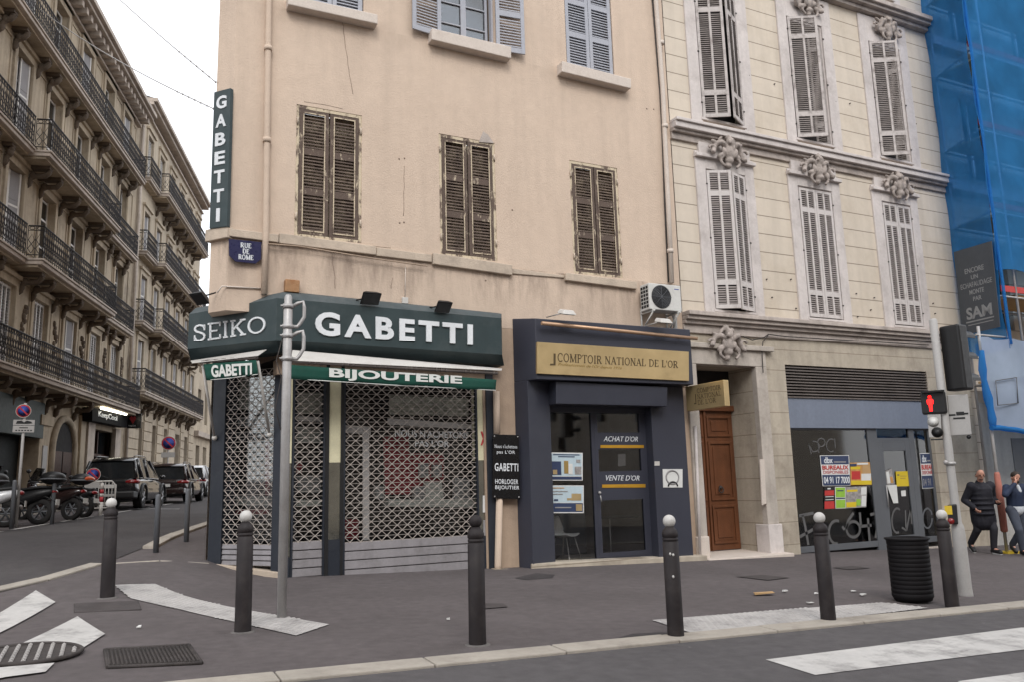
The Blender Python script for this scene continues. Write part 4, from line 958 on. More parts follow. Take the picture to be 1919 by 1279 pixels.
for x0_, x1_ in ((a, a+.07), (b-.05, b)): dr.box(FA, x0_, x1_, zs1+.07, za-.06, gd-.05, gd+.004)
dr.box(FA, a+.07, b-.05, P2, P1, gd-.045, gd+.002); dr.box(FA, a+.07, b-.05, P4, P3, gd-.045, gd+.002); dr.box(FA, a+.07, b-.05, zs1+.07, zs1+.15, gd-.045, gd+.002)
do = dr.build('door', M['navy'], GF)
MB().box(FA, a+.07, b-.05, zs1+.15, za-.06, gd-.03, gd-.022).build('door_pane', M['dglass'], do)
letters('lettering', "ACHAT D'OR", FA, px_q(FA, ((1131, 818.5), (1195, 819.5), (1195, 829), (1131, 828.5)), gd), gd+.003, 'letter', do, .004, .0, .25)
letters('lettering', "VENTE D'OR", FA, px_q(FA, ((1135, 891.5), (1198, 892.5), (1198, 902), (1135, 902)), gd), gd+.003, 'letter', do, .004, .0, .25)
GILT = mat('gilt_strip', (.62, .34, .04), .35, .1, 4, metal=.5)
mb = MB(); mb.qbox(FA, px_q(FA, ((1125, 835.5), (1206, 835.5), (1206, 841), (1125, 841)), gd), gd+.002, gd+.012); mb.build('gilt_bar', GILT, do); mb = MB(); mb.qbox(FA, px_q(FA, ((1128, 909.5), (1209, 908.5), (1209, 915), (1128, 915.5)), gd), gd+.002, gd+.012); mb.build('gilt_bar', GILT, do)
hd = MB(); h0 = FA.px(1123, 930, gd); hd.tube([FA.p(h0[0], h0[1], gd+.04), FA.p(h0[0]+.02, h0[1]-.12, gd+.04)], .012, 6); hd.ell(FA.p(h0[0], h0[1]+.05, gd+.02), .03, 8, 6); hd.build('handle', M['galv'], do)
MB().qbox(FA, px_q(FA, ((1158, 852), (1172, 852), (1172, 875), (1158, 875)), gd-.05), gd-.052, gd-.045).build('door_notice', M['greybox'], do)
rm = MB(); x0_, x1_, y0_, y1_ = gu0-.3, gu1+.3, DD+.1, DD+3.2
rm.add([(x0_, y0_, zs1+.01), (x1_, y0_, zs1+.01), (x1_, y1_, zs1+.01), (x0_, y1_, zs1+.01), (x0_, y0_, 3.6), (x1_, y0_, 3.6), (x1_, y1_, 3.6), (x0_, y1_, 3.6)], [(0, 1, 2, 3), (2, 3, 7, 6), (1, 2, 6, 5), (0, 3, 7, 4), (4, 5, 6, 7)]); rm.build('room', M['interior'], GF)
MB().cube(x0_+.9, x0_+2.0, DD+1.6, DD+2.2, zs1, zs1+1.0).build('counter', M['greyframe'], GF, bevel=.02)
o = MB().qbox(FA, px_q(FA, ((1242, 880.5), (1279, 880.5), (1279, 915), (1243, 915)), .17), .16, .172).build('notice_panel', M['paper']); recentre(o, FA.p(*FA.px(1260, 915, .16), .16)); tag(o, 'square white laminated notice on the navy pier of the gold shop', 'notice')
n_ = MB(); c0 = Vector(FA.px(1260, 896, .172)); 
n_.tube([FA.p(c0.x+.15*math.cos(t), c0.y+.13*math.sin(t), .173) for t in [i*math.pi*2/28 for i in range(28)]], .016, 5, closed=True)
n_.build('pale_ring', M['greybox'], o); XF[o.name] = (Vector(o.location), 0)
for ch in o.children: ch.data.transform(Matrix.Translation(-Vector(o.location)))
n_ = MB(); n_.tube([FA.p(c0.x+.11*math.cos(t), c0.y-.17+.08*math.sin(t), .174) for t in [i*math.pi/10 for i in range(11)]], .018, 5); n_.build('dark_arc', M['black'], o)
o = MB().qbox(FA, px_q(FA, ((1227, 866), (1236, 866), (1236, 874), (1227, 874)), .17), .16, .172).build('house_number', M['white']); recentre(o, FA.p(*FA.px(1231, 874, .16), .16)); tag(o, 'tiny pale house number tile on the navy pier', 'number plate')
def poster(q, mt, d, label, F=FA, cat='poster', bits=(), group=None):
    P = px_q(F, q, d); o = thing('poster', F.p((P[3][0]+P[2][0])/2, (P[3][1]+P[2][1])/2, d), label, cat, group)
    MB().qbox(F, P, d-.004, d).build('sheet', M[mt], o)
    for bi_, (x0, y0, x1, y1, mm) in enumerate(bits):
        tl, tr, br, bl = [Vector(a) for a in P]
        def at(a, b): p = (tl*(1-a)+tr*a)*(1-b)+(bl*(1-a)+br*a)*b; return (p.x, p.y)
        Q = [at(x0, y0), at(x1, y0), at(x1, y1), at(x0, y1)]
        if mm.startswith('t:'):
            _, s_, mm2, bo = mm.split(':'); letters('lettering', s_, F, Q, d+.0012+bi_*.0012, mm2, o, .002, float(bo))
        else: MB().qbox(F, Q, d-.002, d+.001+bi_*.0012).build('print_block', M[mm], o)
    return o
poster(((1030, 849), (1092, 850), (1092, 902), (1032, 902)), 'paper', -.01, 'pale blue window poster with a sail shape, upper one in the gold shop', bits=((.03, .04, .97, .84, 'pcyan'), (.03, .86, .97, .97, 'pnavy'), (.1, .06, .9, .1, 'pnavy'), (.25, .13, .75, .17, 'pnavy'), (.05, .32, .33, .8, 'pnavy'), (.42, .3, .55, .75, 'goldpale'), (.55, .4, .68, .78, 'paper'), (.75, .5, .95, .78, 'pgrey'), (.8, .25, .92, .36, 'pgrey'), (.07, .62, .2, .78, 'gold')))
poster(((1032, 911), (1094, 911), (1094, 963), (1034, 963)), 'paper', -.01, 'pale window poster with gold jewellery, lower one in the gold shop', bits=((.03, .03, .97, .62, 'pcyan'), (.03, .64, .97, .96, 'pnavy'), (.62, .3, .92, .55, 'gold'), (.48, .46, .64, .54, 'gold'), (.75, .68, .94, .92, 'gold'), (.05, .08, .4, .11, 'porange'), (.05, .2, .5, .23, 'pgrey'), (.05, .3, .35, .33, 'pgrey'), (.08, .5, .2, .56, 'pnavy'), (.1, .78, .6, .82, 'greybox')))
# white moulded chair behind the pane
c_ = FA.px(1060, 1040, -.36); CH = thing('moulded_chair', (c_[0], DD+.36, zs1+.01), 'white moulded chair with thin metal legs inside the gold shop', 'chair', rz=.5)
s_ = MB(); n = 8
vs = []
for i in range(9):
    t = i/8
    if t < .5: y, z = -.2+t*.8, .46-.02*math.sin(t*6)
    else: y, z = .2+(t-.5)*.22, .46+(t-.5)*.72
    w_ = .23-.04*max(0, t-.6)*2
    for j in range(n+1): a = j/n*2-1; vs.append((a*w_, y-(.06*a*a if t > .5 else 0), z+.05*a*a*(1 if t < .7 else .2)))
s_.add(vs, [(i*(n+1)+j, i*(n+1)+j+1, (i+1)*(n+1)+j+1, (i+1)*(n+1)+j) for i in range(8) for j in range(n)], True)
o = s_.build('shell_seat', M['chairwhite'], CH, local=True, subsurf=1); so_ = o.modifiers.new('t', 'SOLIDIFY'); so_.thickness = .012
for a, b in ((-1, -1), (1, -1), (-1, 1), (1, 1)): MB().tube([(a*.14, b*.12, .44), (a*.22, b*.22, 0)], .011, 6).build('leg', M['galv'], CH, local=True)
c_ = FA.px(1160, 1038, -1.2); TB = thing('table', (c_[0], DD+1.2, zs1+.01), 'small table with thin metal legs behind the glazed door', 'table')
MB().cube(-.4, .4, -.3, .3, .7, .73).build('table_top', M['greyframe'], TB, local=True, bevel=.005)
for a in (-.35, .35):
    for b in (-.25, .25): MB().tube([(a, b, 0), (a, b, .7)], .014, 6).build('leg', M['galv'], TB, local=True)
# lamps on the gold shop, blade sign, air conditioner
def swan(basep, headp, label, d0=.1, d1=.75):
    B0, H0 = FA.p(*FA.px(*basep, d0), d0), FA.p(*FA.px(*headp, d1), d1); o = thing('floodlight', B0, label, 'floodlight', 'floodlights over the shop signs')
    MB().tube([B0, H0], .012, 6).build('arm', M['white'], o)
    MB().hexa([H0+Vector(p) for p in ((-.14, -.1, -.07), (.14, -.1, -.07), (.16, .1, -.01), (-.16, .1, -.01), (-.1, -.06, .02), (.1, -.06, .02), (.12, .08, .06), (-.12, .08, .06))]).build('lamp_head', M['white'], o, bevel=.012)
    MB().hexa([H0+Vector(p) for p in ((-.11, -.08, -.075), (.11, -.08, -.075), (.12, .07, -.028), (-.12, .07, -.028), (-.11, -.08, -.07), (.11, -.08, -.07), (.12, .07, -.02), (-.12, .07, -.02))]).build('lens', M['black'], o)
swan((1024, 594), (1063, 584), 'white floodlight on a thin arm above the left of the gold panel')
swan((1205, 612), (1244, 600), 'white floodlight on a thin arm below the air conditioner')
BL = thing('projecting_sign', (10.32, DD-.2, 3.0), 'gold blade sign projecting from the navy front beside the brown door', 'sign')
FB = Frame((10.3, DD, 0), (0, -1, 0), (-1, 0, 0))
q = FB.quad(((1300, 727), (1361, 710.5), (1363, 763), (1300, 771)))
q0 = FB.quad(((1290, 729), (1290, 773)))
q = [(.16, q[0][1]), q[1], q[2], (.16, q[3][1])]
zt_ = (q[0][1]+q[1][1])/2; zb_ = (q[2][1]+q[3][1])/2; ue = (q[1][0]+q[2][0])/2
MB().box(FB, .16, ue, zb_, zt_, -.06, .06).build('panel', M['gold'], BL, bevel=.01)
tl_ = px_q(FB, ((1306, 729), (1352, 719), (1352, 752), (1306, 757)), .06)
for i, s_ in enumerate(('COMPTOIR', 'NATIONAL', "DE L'OR")):
    zz = zt_-.08-i*.115; serif_mb(s_, FB, [(tl_[0][0], zz), (ue-.09-(.16 if i == 2 else 0), zz), (ue-.09-(.16 if i == 2 else 0), zz-.085), (tl_[0][0], zz-.085)], .06, .004).build('lettering', M['goldink'], BL, weld=False)
mb = MB(); mb.box(FB, tl_[0][0]-.06, tl_[0][0]-.04, zb_+.12, zt_-.18, .061, .066); mb.box(FB, tl_[0][0]-.11, tl_[0][0]-.062, zb_+.12, zb_+.14, .061, .066); mb.build('bracket_emblem', M['goldink'], BL)
AC = thing('air_conditioner', FA.p(9.7, 4.8, .1), 'white outdoor air conditioning unit on a bracket above the gold shop', 'air conditioner')
a0, a1 = 9.3, 10.08; z0_, z1_ = 4.83, 5.36
MB().box(FA, a0, a1, z0_, z1_, .12, .42).build('casing', M['acwhite'], AC, bevel=.015)
fc = FA.p(a0+.29, (z0_+z1_)/2, .424); g_ = MB()
g_.lathe(fc, [(.001, .0), (.235, .0), (.235, .006)], 28, (0, -1, 0)); g_.build('fan_opening', M['dark'], AC)
g_ = MB()
for i in range(1, 9): g_.tube([fc+Vector((.23*i/8.5*math.cos(t), -.012, .23*i/8.5*math.sin(t))) for t in [k*math.pi/12 for k in range(24)]], .005, 4, closed=True)
for k in range(8): g_.tube([fc+Vector((0, -.012, 0)), fc+Vector((.24*math.cos(k*math.pi/4), -.012, .24*math.sin(k*math.pi/4)))], .005, 4)
g_.build('fan_grille', M['greyframe'], AC)
g_ = MB(); Fs = Frame((a0, DD, 0), (0, -1, 0), (-1, 0, 0))
for i in range(3):
    for j in range(6): g_.box(Fs, .15+i*.085, .15+i*.085+.065, z0_+.05+j*.075, z0_+.05+j*.075+.055, .001, .004)
g_.build('side_vents', M['dark'], AC)
g_ = MB()
for u in (a0+.08, a1-.08):
    g_.tube([FA.p(u, z0_-.02, .02), FA.p(u, z0_-.02, .46)], .02, 6); g_.tube([FA.p(u, z0_-.35, .02), FA.p(u, z0_-.03, .42)], .016, 6); g_.tube([FA.p(u, z0_-.4, .015), FA.p(u, z0_+.1, .015)], .02, 6)
g_.build('wall_bracket', M['acwhite'], AC)
MB().tube([FA.p(a1-.05, z0_, .2), FA.p(a1+.02, z0_-.1, .15), FA.p(a1+.03, 4.3, .12)], .045, 8).build('pipe_cover', M['acwhite'], AC)
MB().box(FA, a1-.16, a1-.05, z1_-.09, z1_-.075, .42, .4225).build('badge', M['signblue'], AC)
# ------------------------------------------------------------------ the cream apartment building on the right
def add_joints(m, period, width, z0=0.0, dark=.45):
    t = m.node_tree; N = t.nodes.new; L = t.links.new; p = t.nodes['Principled BSDF']; src = p.inputs['Base Color'].links[0].from_socket
    g = N('ShaderNodeNewGeometry'); s = N('ShaderNodeSeparateXYZ'); L(g.outputs['Position'], s.inputs[0])
    def mth(op, a, b=None):
        n = N('ShaderNodeMath'); n.operation = op; L(a, n.inputs[0])
        if b is not None: n.inputs[1].default_value = b
        return n.outputs[0]
    f = mth('FRACT', mth('DIVIDE', mth('ADD', s.outputs['Z'], 50*period-z0), period)); lt = mth('LESS_THAN', f, width/period)
    mi = N('ShaderNodeMix'); mi.data_type = 'RGBA'; mi.blend_type = 'MULTIPLY'; L(lt, mi.inputs['Factor']); L(src, mi.inputs['A']); mi.inputs['B'].default_value = (dark, dark*.95, dark*.9, 1); L(mi.outputs['Result'], p.inputs['Base Color'])
add_joints(M['cream'], .425, .022, .07); add_joints(M['stonegf'], .46, .016, .1, .6)
u0B, u1B = 10.4, 19.3
AB = thing('apartment_building', (u0B, DD, gz(u0B, DD)), 'cream apartment house with carved heads over tall louvred windows', 'house')
cD = [11.82, 14.5, 17.25]; wD = [(11.27, 12.38), (13.96, 15.05), (16.75, 17.8)]; wC = [(11.3, 12.5), (14.1, 15.28), (16.92, 18.08)]
zD, zC, zE = (5.04, 8.17), (9.36, 12.5), (13.95, 16.4)
dr_u0, dr_u1, dr_z = FA.px(1310, 900)[0]+.08, 12.24, 3.84
sh_u0, sh_u1, sh_z = 13.12, 17.72, 3.92
mb = MB(); holes = [(a, b, *zD, .2) for a, b in wD]+[(a, b, *zC, .3) for a, b in wC]+[(a, b, *zE, .3) for a, b in wC]
wall_holes(mb, FA, u0B, u1B, 4.9, 18.5, holes); mb.build('wall', M['cream'], AB)
mb = MB(); wall_holes(mb, FA, u0B, u1B, -1.2, 4.9, [(dr_u0, dr_u1, -.9, dr_z, .85), (sh_u0, sh_u1, -.9, sh_z, .14)]); mb.build('ground_floor_wall', M['stonegf'], AB)
bx = MB(); bx.add([(u0B, DD+.4, 18.5), (u1B, DD+.4, 18.5), (u1B, DD+10, 18.5), (u0B, DD+10, 18.5), (u1B, DD+10, -1), (u1B, DD, -1), (u1B, DD, 18.5), (u0B, DD, 18.5), (u0B, DD+10, 10), (u0B, DD, 10)], [(7, 6, 2, 3), (5, 4, 2, 6), (9, 8, 3, 7)]); bx.build('roof', M['zinc'], AB)
def moulding(z, steps, name='cornice', mt='cornice', a=u0B, b=u1B):
    m_ = MB()
    for z0, z1, d in steps: m_.box(FA, a, b, z+z0, z+z1, -.05, d)
    return m_.build(name, M[mt], AB, bevel=.012)
moulding(9.13, ((-.07, 0, .27), (-.2, -.072, .22)), 'cornice', 'trim')
moulding(9.13, ((-.27, -.202, .14), (-.42, -.272, .06)))
moulding(4.9, ((-.06, .03, .26), (-.14, -.062, .2), (-.22, -.142, .12), (-.4, -.222, .05)))
moulding(13.55, ((-.12, 0, .36), (-.2, -.122, .28), (-.3, -.202, .16)))
# stepped stone panels behind the heads
for k, (c, (a, b), (e, f)) in enumerate(zip(cD, wD, wC)):
    t_ = MB()
    l, r = c-.82, c+.82
    t_.box(FA, l, a+.003, 4.94, 8.55, -.1, .045); t_.box(FA, b-.003, r, 4.94, 8.55, -.1, .045); t_.box(FA, a, b, zD[1]-.003, 8.55, -.1, .047)
    t_.box(FA, l-.02, r+.02, 8.4, 8.48, .0, .13); t_.box(FA, l+.1, r-.1, 8.482, 8.76, -.05, .07)
    t_.build('window_surround', M['trim'], AB, bevel=.01)
    t_ = MB(); l, r = e-.3, f+.32
    t_.box(FA, l, e+.003, 9.134, 13.22, -.1, .04); t_.box(FA, f-.003, r, 9.134, 13.22, -.1, .04); t_.box(FA, e, f, zC[1]-.003, 13.22, -.1, .042)
    t_.build('window_surround', M['trim'], AB, bevel=.01)
    t_ = MB(); t_.box(FA, e-.25, e, 13.56, 16.7, -.1, .04); t_.box(FA, f, f+.25, 13.56, 16.7, -.1, .04); t_.build('window_surround', M['trim'], AB)
def win(a, b, z, style, nm='window'):
    c, e = z; o = MB().box(FA, a, b, c, e, -.3, -.26).build(nm, M['dark'], AB)
    f = MB(); f.box(FA, a, a+.04, c, e, -.1, .0); f.box(FA, b-.04, b, c, e, -.1, .0); f.box(FA, a+.04, b-.04, e-.05, e, -.1, .001); f.box(FA, a-.04, b+.04, c-.05, c, -.15, .06); f.build('frame', M['trim'], o)
    mid = (a+b)/2; R_ = [.185, .83]
    mt = [M['greyshut'], M['greyslat']] if style in 'DF' else [M['oldgrey'], M['cslat']]
    K = dict(cols=2, st=.06, pitch=.05)
    if style == 'F':
        shutter(FA, a+.03, mid-.005, c+.03, e-.04, .005, R_, mt, o, **K); shutter(FA, mid+.005, b-.03, c+.03, e-.04, .005, R_, mt, o, **K)
    elif style == 'D':
        shutter(FA.turn(a+.03, 0, .01, .42), 0, mid-a-.02, c+.02, e-.04, 0, R_, mt, o, **K)
        shutter(FA.turn(b-.03, 0, .01, -.3), -(b-mid-.04), 0, c+.02, e-.04, 0, R_, mt, o, **K)
    elif style == 'C1':
        shutter(FA.turn(a+.03, 0, .01, .5), 0, .6, c+.0, e-.03, 0, R_, mt, o, **K)
        shutter(FA.turn(b-.03, 0, .01, -.5), -.6, 0, c, e-.03, 0, R_, mt, o, **K)
    else:
        shutter(FA.turn(a+.03, 0, .02, .5), 0, .7, c+.02, e-.03, 0, R_, mt, o, **K)
        shutter(FA.turn(b-.03, 0, -.02, 1.0), -.55, 0, c+.02, e-.03, 0, R_, mt, o, **K)
    for y in (c+.35, (c+e)/2, e-.35):
        for x in (a, b): MB().box(FA, x-.02, x+.02, y-.015, y+.015, .04, .055).build('hinge', M['iron'], o)
    return o
win(*wD[0], zD, 'D'); win(*wD[1], zD, 'F'); win(*wD[2], zD, 'F')
win(*wC[0], zC, 'C1'); win(*wC[1], zC, 'C2'); win(*wC[2], zC, 'C2')
for w in wC: win(*w, zE, 'F')
hk = MB()
for x in (12.9, 13.5, 15.6, 16.1, 18.3):
    for z in (5.3, 5.75, 10.6): hk.ell(FA.p(x+random.uniform(-.15, .15), z+random.uniform(-.15, .15), .02), (.016, .03, .016), 6, 4)
hk.build('iron_hooks', M['iron'], AB)
def ornament(c, z, d, s, flip=1):
    m_ = MB(); P = lambda u, v, n: FA.p(c+u*s*flip*1.2, z+v*s, d+n*s)
    def E(u, v, n, a, b, e, rot=0):
        u += random.uniform(-.025, .025); v += random.uniform(-.025, .025); a *= random.uniform(.8, 1.25); b *= random.uniform(.8, 1.25)
        m_.ell(P(u, v, n), (a*s, e*s, b*s), 12, 8, Matrix.Rotation(rot, 3, 'Y'))
    E(0, 0, .06, .15, .2, .12); E(.02, .22, .1, .1, .13, .11); E(.0, .33, .07, .08, .07, .07); E(0, -.2, .08, .12, .1, .09); E(-.02, -.3, .06, .08, .07, .07)
    for sg in (-1, 1):
        w0 = random.uniform(3.5, 6.5)
        pts = [P(sg*(.1+.3*t), .1+.12*math.sin(t*w0)-.12*t, .08+.05*math.sin(t*7)) for t in [i/10 for i in range(11)]]
        m_.tube(pts, [s*(.07-.03*abs(t-.4)) for t in [i/10 for i in range(11)]], 8)
        pts = [P(sg*(.38+.07*math.cos(t)), .02+.07*math.sin(t), .07) for t in [i*.6 for i in range(9)]]; m_.tube(pts, .035*s, 7)
        E(sg*.2, -.12, .08, .1, .07, .07, sg*.6); E(sg*.27, .2, .05, .1, .045, .05, -sg*.5); E(sg*.14, .3, .05, .08, .04, .05, sg*.9); E(sg*.13, -.02, .13, .05, .1, .05, sg*.3)
        pts = [P(sg*(.12+.1*math.sin(t*3)), -.1-.25*t, .1) for t in [i/8 for i in range(9)]]; m_.tube(pts, .035*s, 7)
    E(.035, .1, .17, .03, .05, .03); E(-.05, .2, .18, .04, .05, .04)
    return m_.build('carved_ornament', M['ornament'], AB, remesh=.015)
for c in cD: ornament(c+.02, 8.58, .1, 1.0)
for a, b in wC: ornament((a+b)/2+.08, 12.92, .08, .95)
dc = (dr_u0+dr_u1)/2
ornament(dc-.02, 4.28, .1, .95)
MB().box(FA, dr_u0-.16, dr_u1+.5, 4.17, 4.28, -.02, .12).build('door_moulding', M['doortrim'], AB, bevel=.015)
t_ = MB(); t_.box(FA, dr_u0-.24, dr_u0+.004, -.9, dr_z-.004, -.1, .05); t_.box(FA, dr_u1-.004, dr_u1+.3, .551, dr_z-.004, -.1, .05); t_.box(FA, dr_u0-.24, dr_u1+.3, dr_z-.004, 4.17, -.1, .052); t_.build('door_surround', M['doortrim'], AB, bevel=.012)
MB().box(FA, dr_u1-.03, dr_u1+.34, -.9, .55, -.3, .09).build('white_plinth', M['trim'], AB, bevel=.015); MB().box(FA, dr_u0-.27, dr_u0+.02, -.9, .4, -.3, .08).build('white_plinth', M['sill'], AB, bevel=.015)
hl = MB(); hl.hexa([FA.p(dr_u0-.2, -.9, .3), FA.p(dr_u1+.4, -.9, .3), FA.p(dr_u1+.4, -.03, .3), FA.p(dr_u0-.2, 0-.02, .3), FA.p(dr_u0-.2, -.9, -.85), FA.p(dr_u1+.4, -.9, -.85), FA.p(dr_u1+.4, -.0, -.85), FA.p(dr_u0-.2, .01, -.85)]); hl.build('door_step', M['sill'], AB, bevel=.015)
dd = -.8; zd0, zd1 = .02, 2.95
d_ = MB(); d_.box(FA, dr_u0+.02, dr_u1-.02, zd0, zd1, dd-.06, dd); do = d_.build('door', M['wood'], AB)
p_ = MB(); mid = (dr_u0+dr_u1)/2
for a, b in ((dr_u0+.1, mid-.06), (mid+.06, dr_u1-.1)):
    for c, e in ((.15, .95), (1.05, 2.3), (2.4, 2.85)):
        for q in ((a, b, c, c+.05), (a, b, e-.05, e), (a, a+.05, c+.05, e-.05), (b-.05, b, c+.05, e-.05)): p_.box(FA, *q, dd, dd+.03)
        p_.box(FA, a+.12, b-.12, c+.12, e-.12, dd, dd+.018)
p_.box(FA, mid-.025, mid+.025, zd0, zd1, dd, dd+.04); p_.build('door_panels', M['wood'], do, bevel=.006)
k_ = MB(); kc = FA.p(mid+.3, 1.32, dd+.04); k_.tube([kc+Vector((.06*math.cos(t), -.02, .06*math.sin(t)-.05)) for t in [i*math.pi/8 for i in range(16)]], .012, 6, closed=True); k_.ell(kc, .04, 8, 6); k_.build('knocker', M['iron'], do)
t_ = MB(); t_.box(FA, dr_u0, dr_u1, zd1, zd1+.12, dd-.05, dd+.08); t_.build('transom_rail', M['wood'], do, bevel=.01)
MB().box(FA, dr_u0, dr_u1, zd1+.12, dr_z, dd-.04, dd-.02).build('transom', M['dark'], AB)
pipe(FA, [(1303, 800), (1308, 930), (1312, 1050)], .03, .08, 'drainpipe', 'trim', AB)
cb_ = MB(); pts = [FA.p(*FA.px(a, b, .1), .1) for a, b in ((1392, 630), (1410, 637), (1432, 632), (1440, 626), (1470, 630), (1740, 648))]; cb_.tube(pts, .012, 6); pts = [FA.p(*FA.px(a, b, .1), .1) for a, b in ((1440, 627), (1430, 640), (1428, 660), (1430, 700))]; cb_.tube(pts, .01, 6); cb_.build('cable', M['iron'], AB)
sl_ = MB(); sl_.qbox(FA, FA.quad(((1424, 862), (1432, 862), (1436, 945), (1428, 948)), .05), .03, .056); sl_.build('pale_repair_patch', M['sill'], AB)
# vacant shop
ds = -.1
lv = MB(); zl0, zl1 = 3.2, sh_z; n = 11
for i in range(n):
    z = zl0+(zl1-zl0)*i/n; h = (zl1-zl0)/n
    lv.hexa([FA.p(sh_u0, z, ds+.09), FA.p(sh_u1, z, ds+.09), FA.p(sh_u1, z+.02, ds+.09), FA.p(sh_u0, z+.02, ds+.09), FA.p(sh_u0, z+h*.8, ds-.02), FA.p(sh_u1, z+h*.8, ds-.02), FA.p(sh_u1, z+h*.8+.015, ds-.02), FA.p(sh_u0, z+h*.8+.015, ds-.02)])
lv.box(FA, sh_u0, sh_u1, zl0, zl1, ds-.05, ds-.03); VSH = thing('vacant_shopfront', (15.4, DD, gz(15.4, DD)), 'empty grey shop front with brown louvres and posters on dark glass', 'shop front')
lv.build('louvres', M['louvre'], VSH)
MB().box(FA, sh_u0, sh_u1, 2.54, 3.2, ds-.05, ds+.06).build('blue_panel', M['bluegrey'], VSH, bevel=.006)
sx = lambda x, y=900: FA.px(x, y, ds)[0]
zsl = FA.px(1497, 1040, 0)[1]; ztp = 2.54
up0, up1 = sx(1634), sx(1652); ud0, ud1, ur_ = up1, sx(1712), sx(1722)
f = MB(); T = .06
for a, b in ((sh_u0, sh_u0+.07), (up0, up1), (ud1, ur_), (sh_u1-.07, sh_u1)): f.box(FA, a, b, zsl-.1, ztp, ds-T, ds)
for a, b in ((sh_u0+.07, up0), (ur_, sh_u1-.07)): f.box(FA, a, b, zsl, zsl+.13, ds-T, ds-.004); f.box(FA, a, b, ztp-.04, ztp, ds-T, ds-.004)
f.build('frame', M['greyframe'], VSH, bevel=.004)
MB().box(FA, sh_u0+.07, up0, zsl+.13, ztp-.04, ds-.035, ds-.028).build('big_pane', M['vglass'], VSH)
MB().box(FA, ur_, sh_u1-.07, zsl+.13, ztp-.04, ds-.035, ds-.028).build('side_pane', M['vglass'], VSH)
zt1 = FA.px(1680, 822, ds)[1]; d_ = MB()
d_.box(FA, ud0, ud1, zt1-.08, zt1, ds-T, ds-.005)
for a, b in ((ud0, ud0+.16), (ud1-.16, ud1)): d_.box(FA, a, b, zsl, zt1-.08, ds-T, ds-.002)
d_.box(FA, ud0+.16, ud1-.16, zt1-.3, zt1-.08, ds-T, ds-.003); d_.box(FA, ud0+.16, ud1-.16, zsl, zsl+.2, ds-T, ds-.003); do = d_.build('door', M['greyframe'], VSH, bevel=.004)
MB().box(FA, ud0+.16, ud1-.16, zsl+.2, zt1-.3, ds-.04, ds-.033).build('door_pane', M['vglass'], do)
MB().tube([FA.p(ud0+.08, .75, ds+.05), FA.p(ud0+.08, 1.25, ds+.05)], .014, 6).build('handle', M['galv'], do)
MB().box(FA, ud0, ud1, zt1, ztp, ds-.04, ds-.03).build('transom_pane', M['dglass'], VSH)
MB().box(FA, sh_u0-.03, sh_u1+.02, zsl-.14, zsl-.1, -.1, .02).build('sill', M['sill'], VSH)
MB().box(FA, sh_u0, sh_u1, -1, zsl-.14, -.12, -.01).build('plinth', M['stonegf'], VSH)
rm = MB(); x0_, x1_, y0_, y1_, z_ = sh_u0, sh_u1, DD+.2, DD+3.5, -.2
rm.add([(x0_, y0_, z_), (x1_, y0_, z_), (x1_, y1_, z_), (x0_, y1_, z_), (x0_, y0_, 3.2), (x1_, y0_, 3.2), (x1_, y1_, 3.2), (x0_, y1_, 3.2)], [(0, 1, 2, 3), (2, 3, 7, 6), (1, 2, 6, 5), (0, 3, 7, 4), (4, 5, 6, 7)]); rm.build('room', M['interior'], VSH)
def zp(X, Y): return (1440+X/4.568, 780+Y/4.568)
def zq(*p): return [zp(*a) for a in p]
bars = MB()
for q in (((225, 633), (335, 632), (335, 643), (225, 644)), ((365, 632), (475, 630), (475, 641), (365, 642)), ((245, 922), (340, 920), (340, 932), (245, 934)), ((378, 918), (505, 912), (505, 924), (378, 930)), ((1330, 728), (1435, 726), (1435, 736), (1330, 738)), ((1365, 992), (1465, 985), (1465, 994), (1365, 1000)), ((1110, 738), (1188, 737), (1188, 746), (1110, 747)), ((235, 785), (300, 800), (300, 810), (240, 810))):
    bars.qbox(FA, px_q(FA, zq(*q), ds-.12), ds-.15, ds-.12)
bars.build('inner_shelf_edges', M['white'], VSH)
gr = MB()
def spray(strokes, r):
    for s_ in strokes:
        pts = [FA.p(*FA.px(*zp(*a), ds), ds-.024) for a in s_]
        Q = [pts[0]]
        for a, b in zip(pts, pts[1:]): Q += [a.lerp(b, t/4) for t in range(1, 5)]
        for a, b in zip(Q, Q[1:]):
            d = (b-a); n = Vector((-d.z, 0, d.x)); n = n.normalized()*r if n.length else n
            gr.hexa([a+n, b+n, b-n, a-n, a+n+Vector((0, .002, 0)), b+n+Vector((0, .002, 0)), b-n+Vector((0, .002, 0)), a-n+Vector((0, .002, 0))])
arc = lambda cx, cy, rx, ry, a0, a1, n=14: [(cx+rx*math.cos(math.radians(a0+(a1-a0)*i/n)), cy+ry*math.sin(math.radians(a0+(a1-a0)*i/n))) for i in range(n+1)]
spray([[(270, 860), (395, 835)], [(300, 850), (325, 960), (350, 1110)], [(275, 1040), (410, 965)], arc(590, 1000, 65, 100, -70, -280), [(640, 950), (660, 980)], [(735, 835), (690, 900), (675, 970)] + arc(735, 975, 58, 68, 180, -180), [(790, 830), (800, 950), (890, 940)], [(860, 880), (875, 1075)], [(880, 850), (960, 830), (925, 1050)]], .032)
spray([arc(395, 265, 50, 45, -100, 100) + [(350, 240), (375, 330)], [(440, 320), (430, 220)] + arc(460, 230, 32, 35, -150, 110), arc(545, 255, 40, 55, -60, -300), [(575, 195), (580, 280)], [(577, 310), (578, 316)]], .013)
gr.build('graffiti', M['grafw'], VSH, weld=False)
gr = MB(); spray([arc(1110, 900, 45, 105, -60, -290), [(1180, 810), (1185, 960)], [(1150, 960), (1190, 985), (1225, 800), (1235, 930)]], .025); gr.build('graffiti', M['grafw'], do, weld=False)
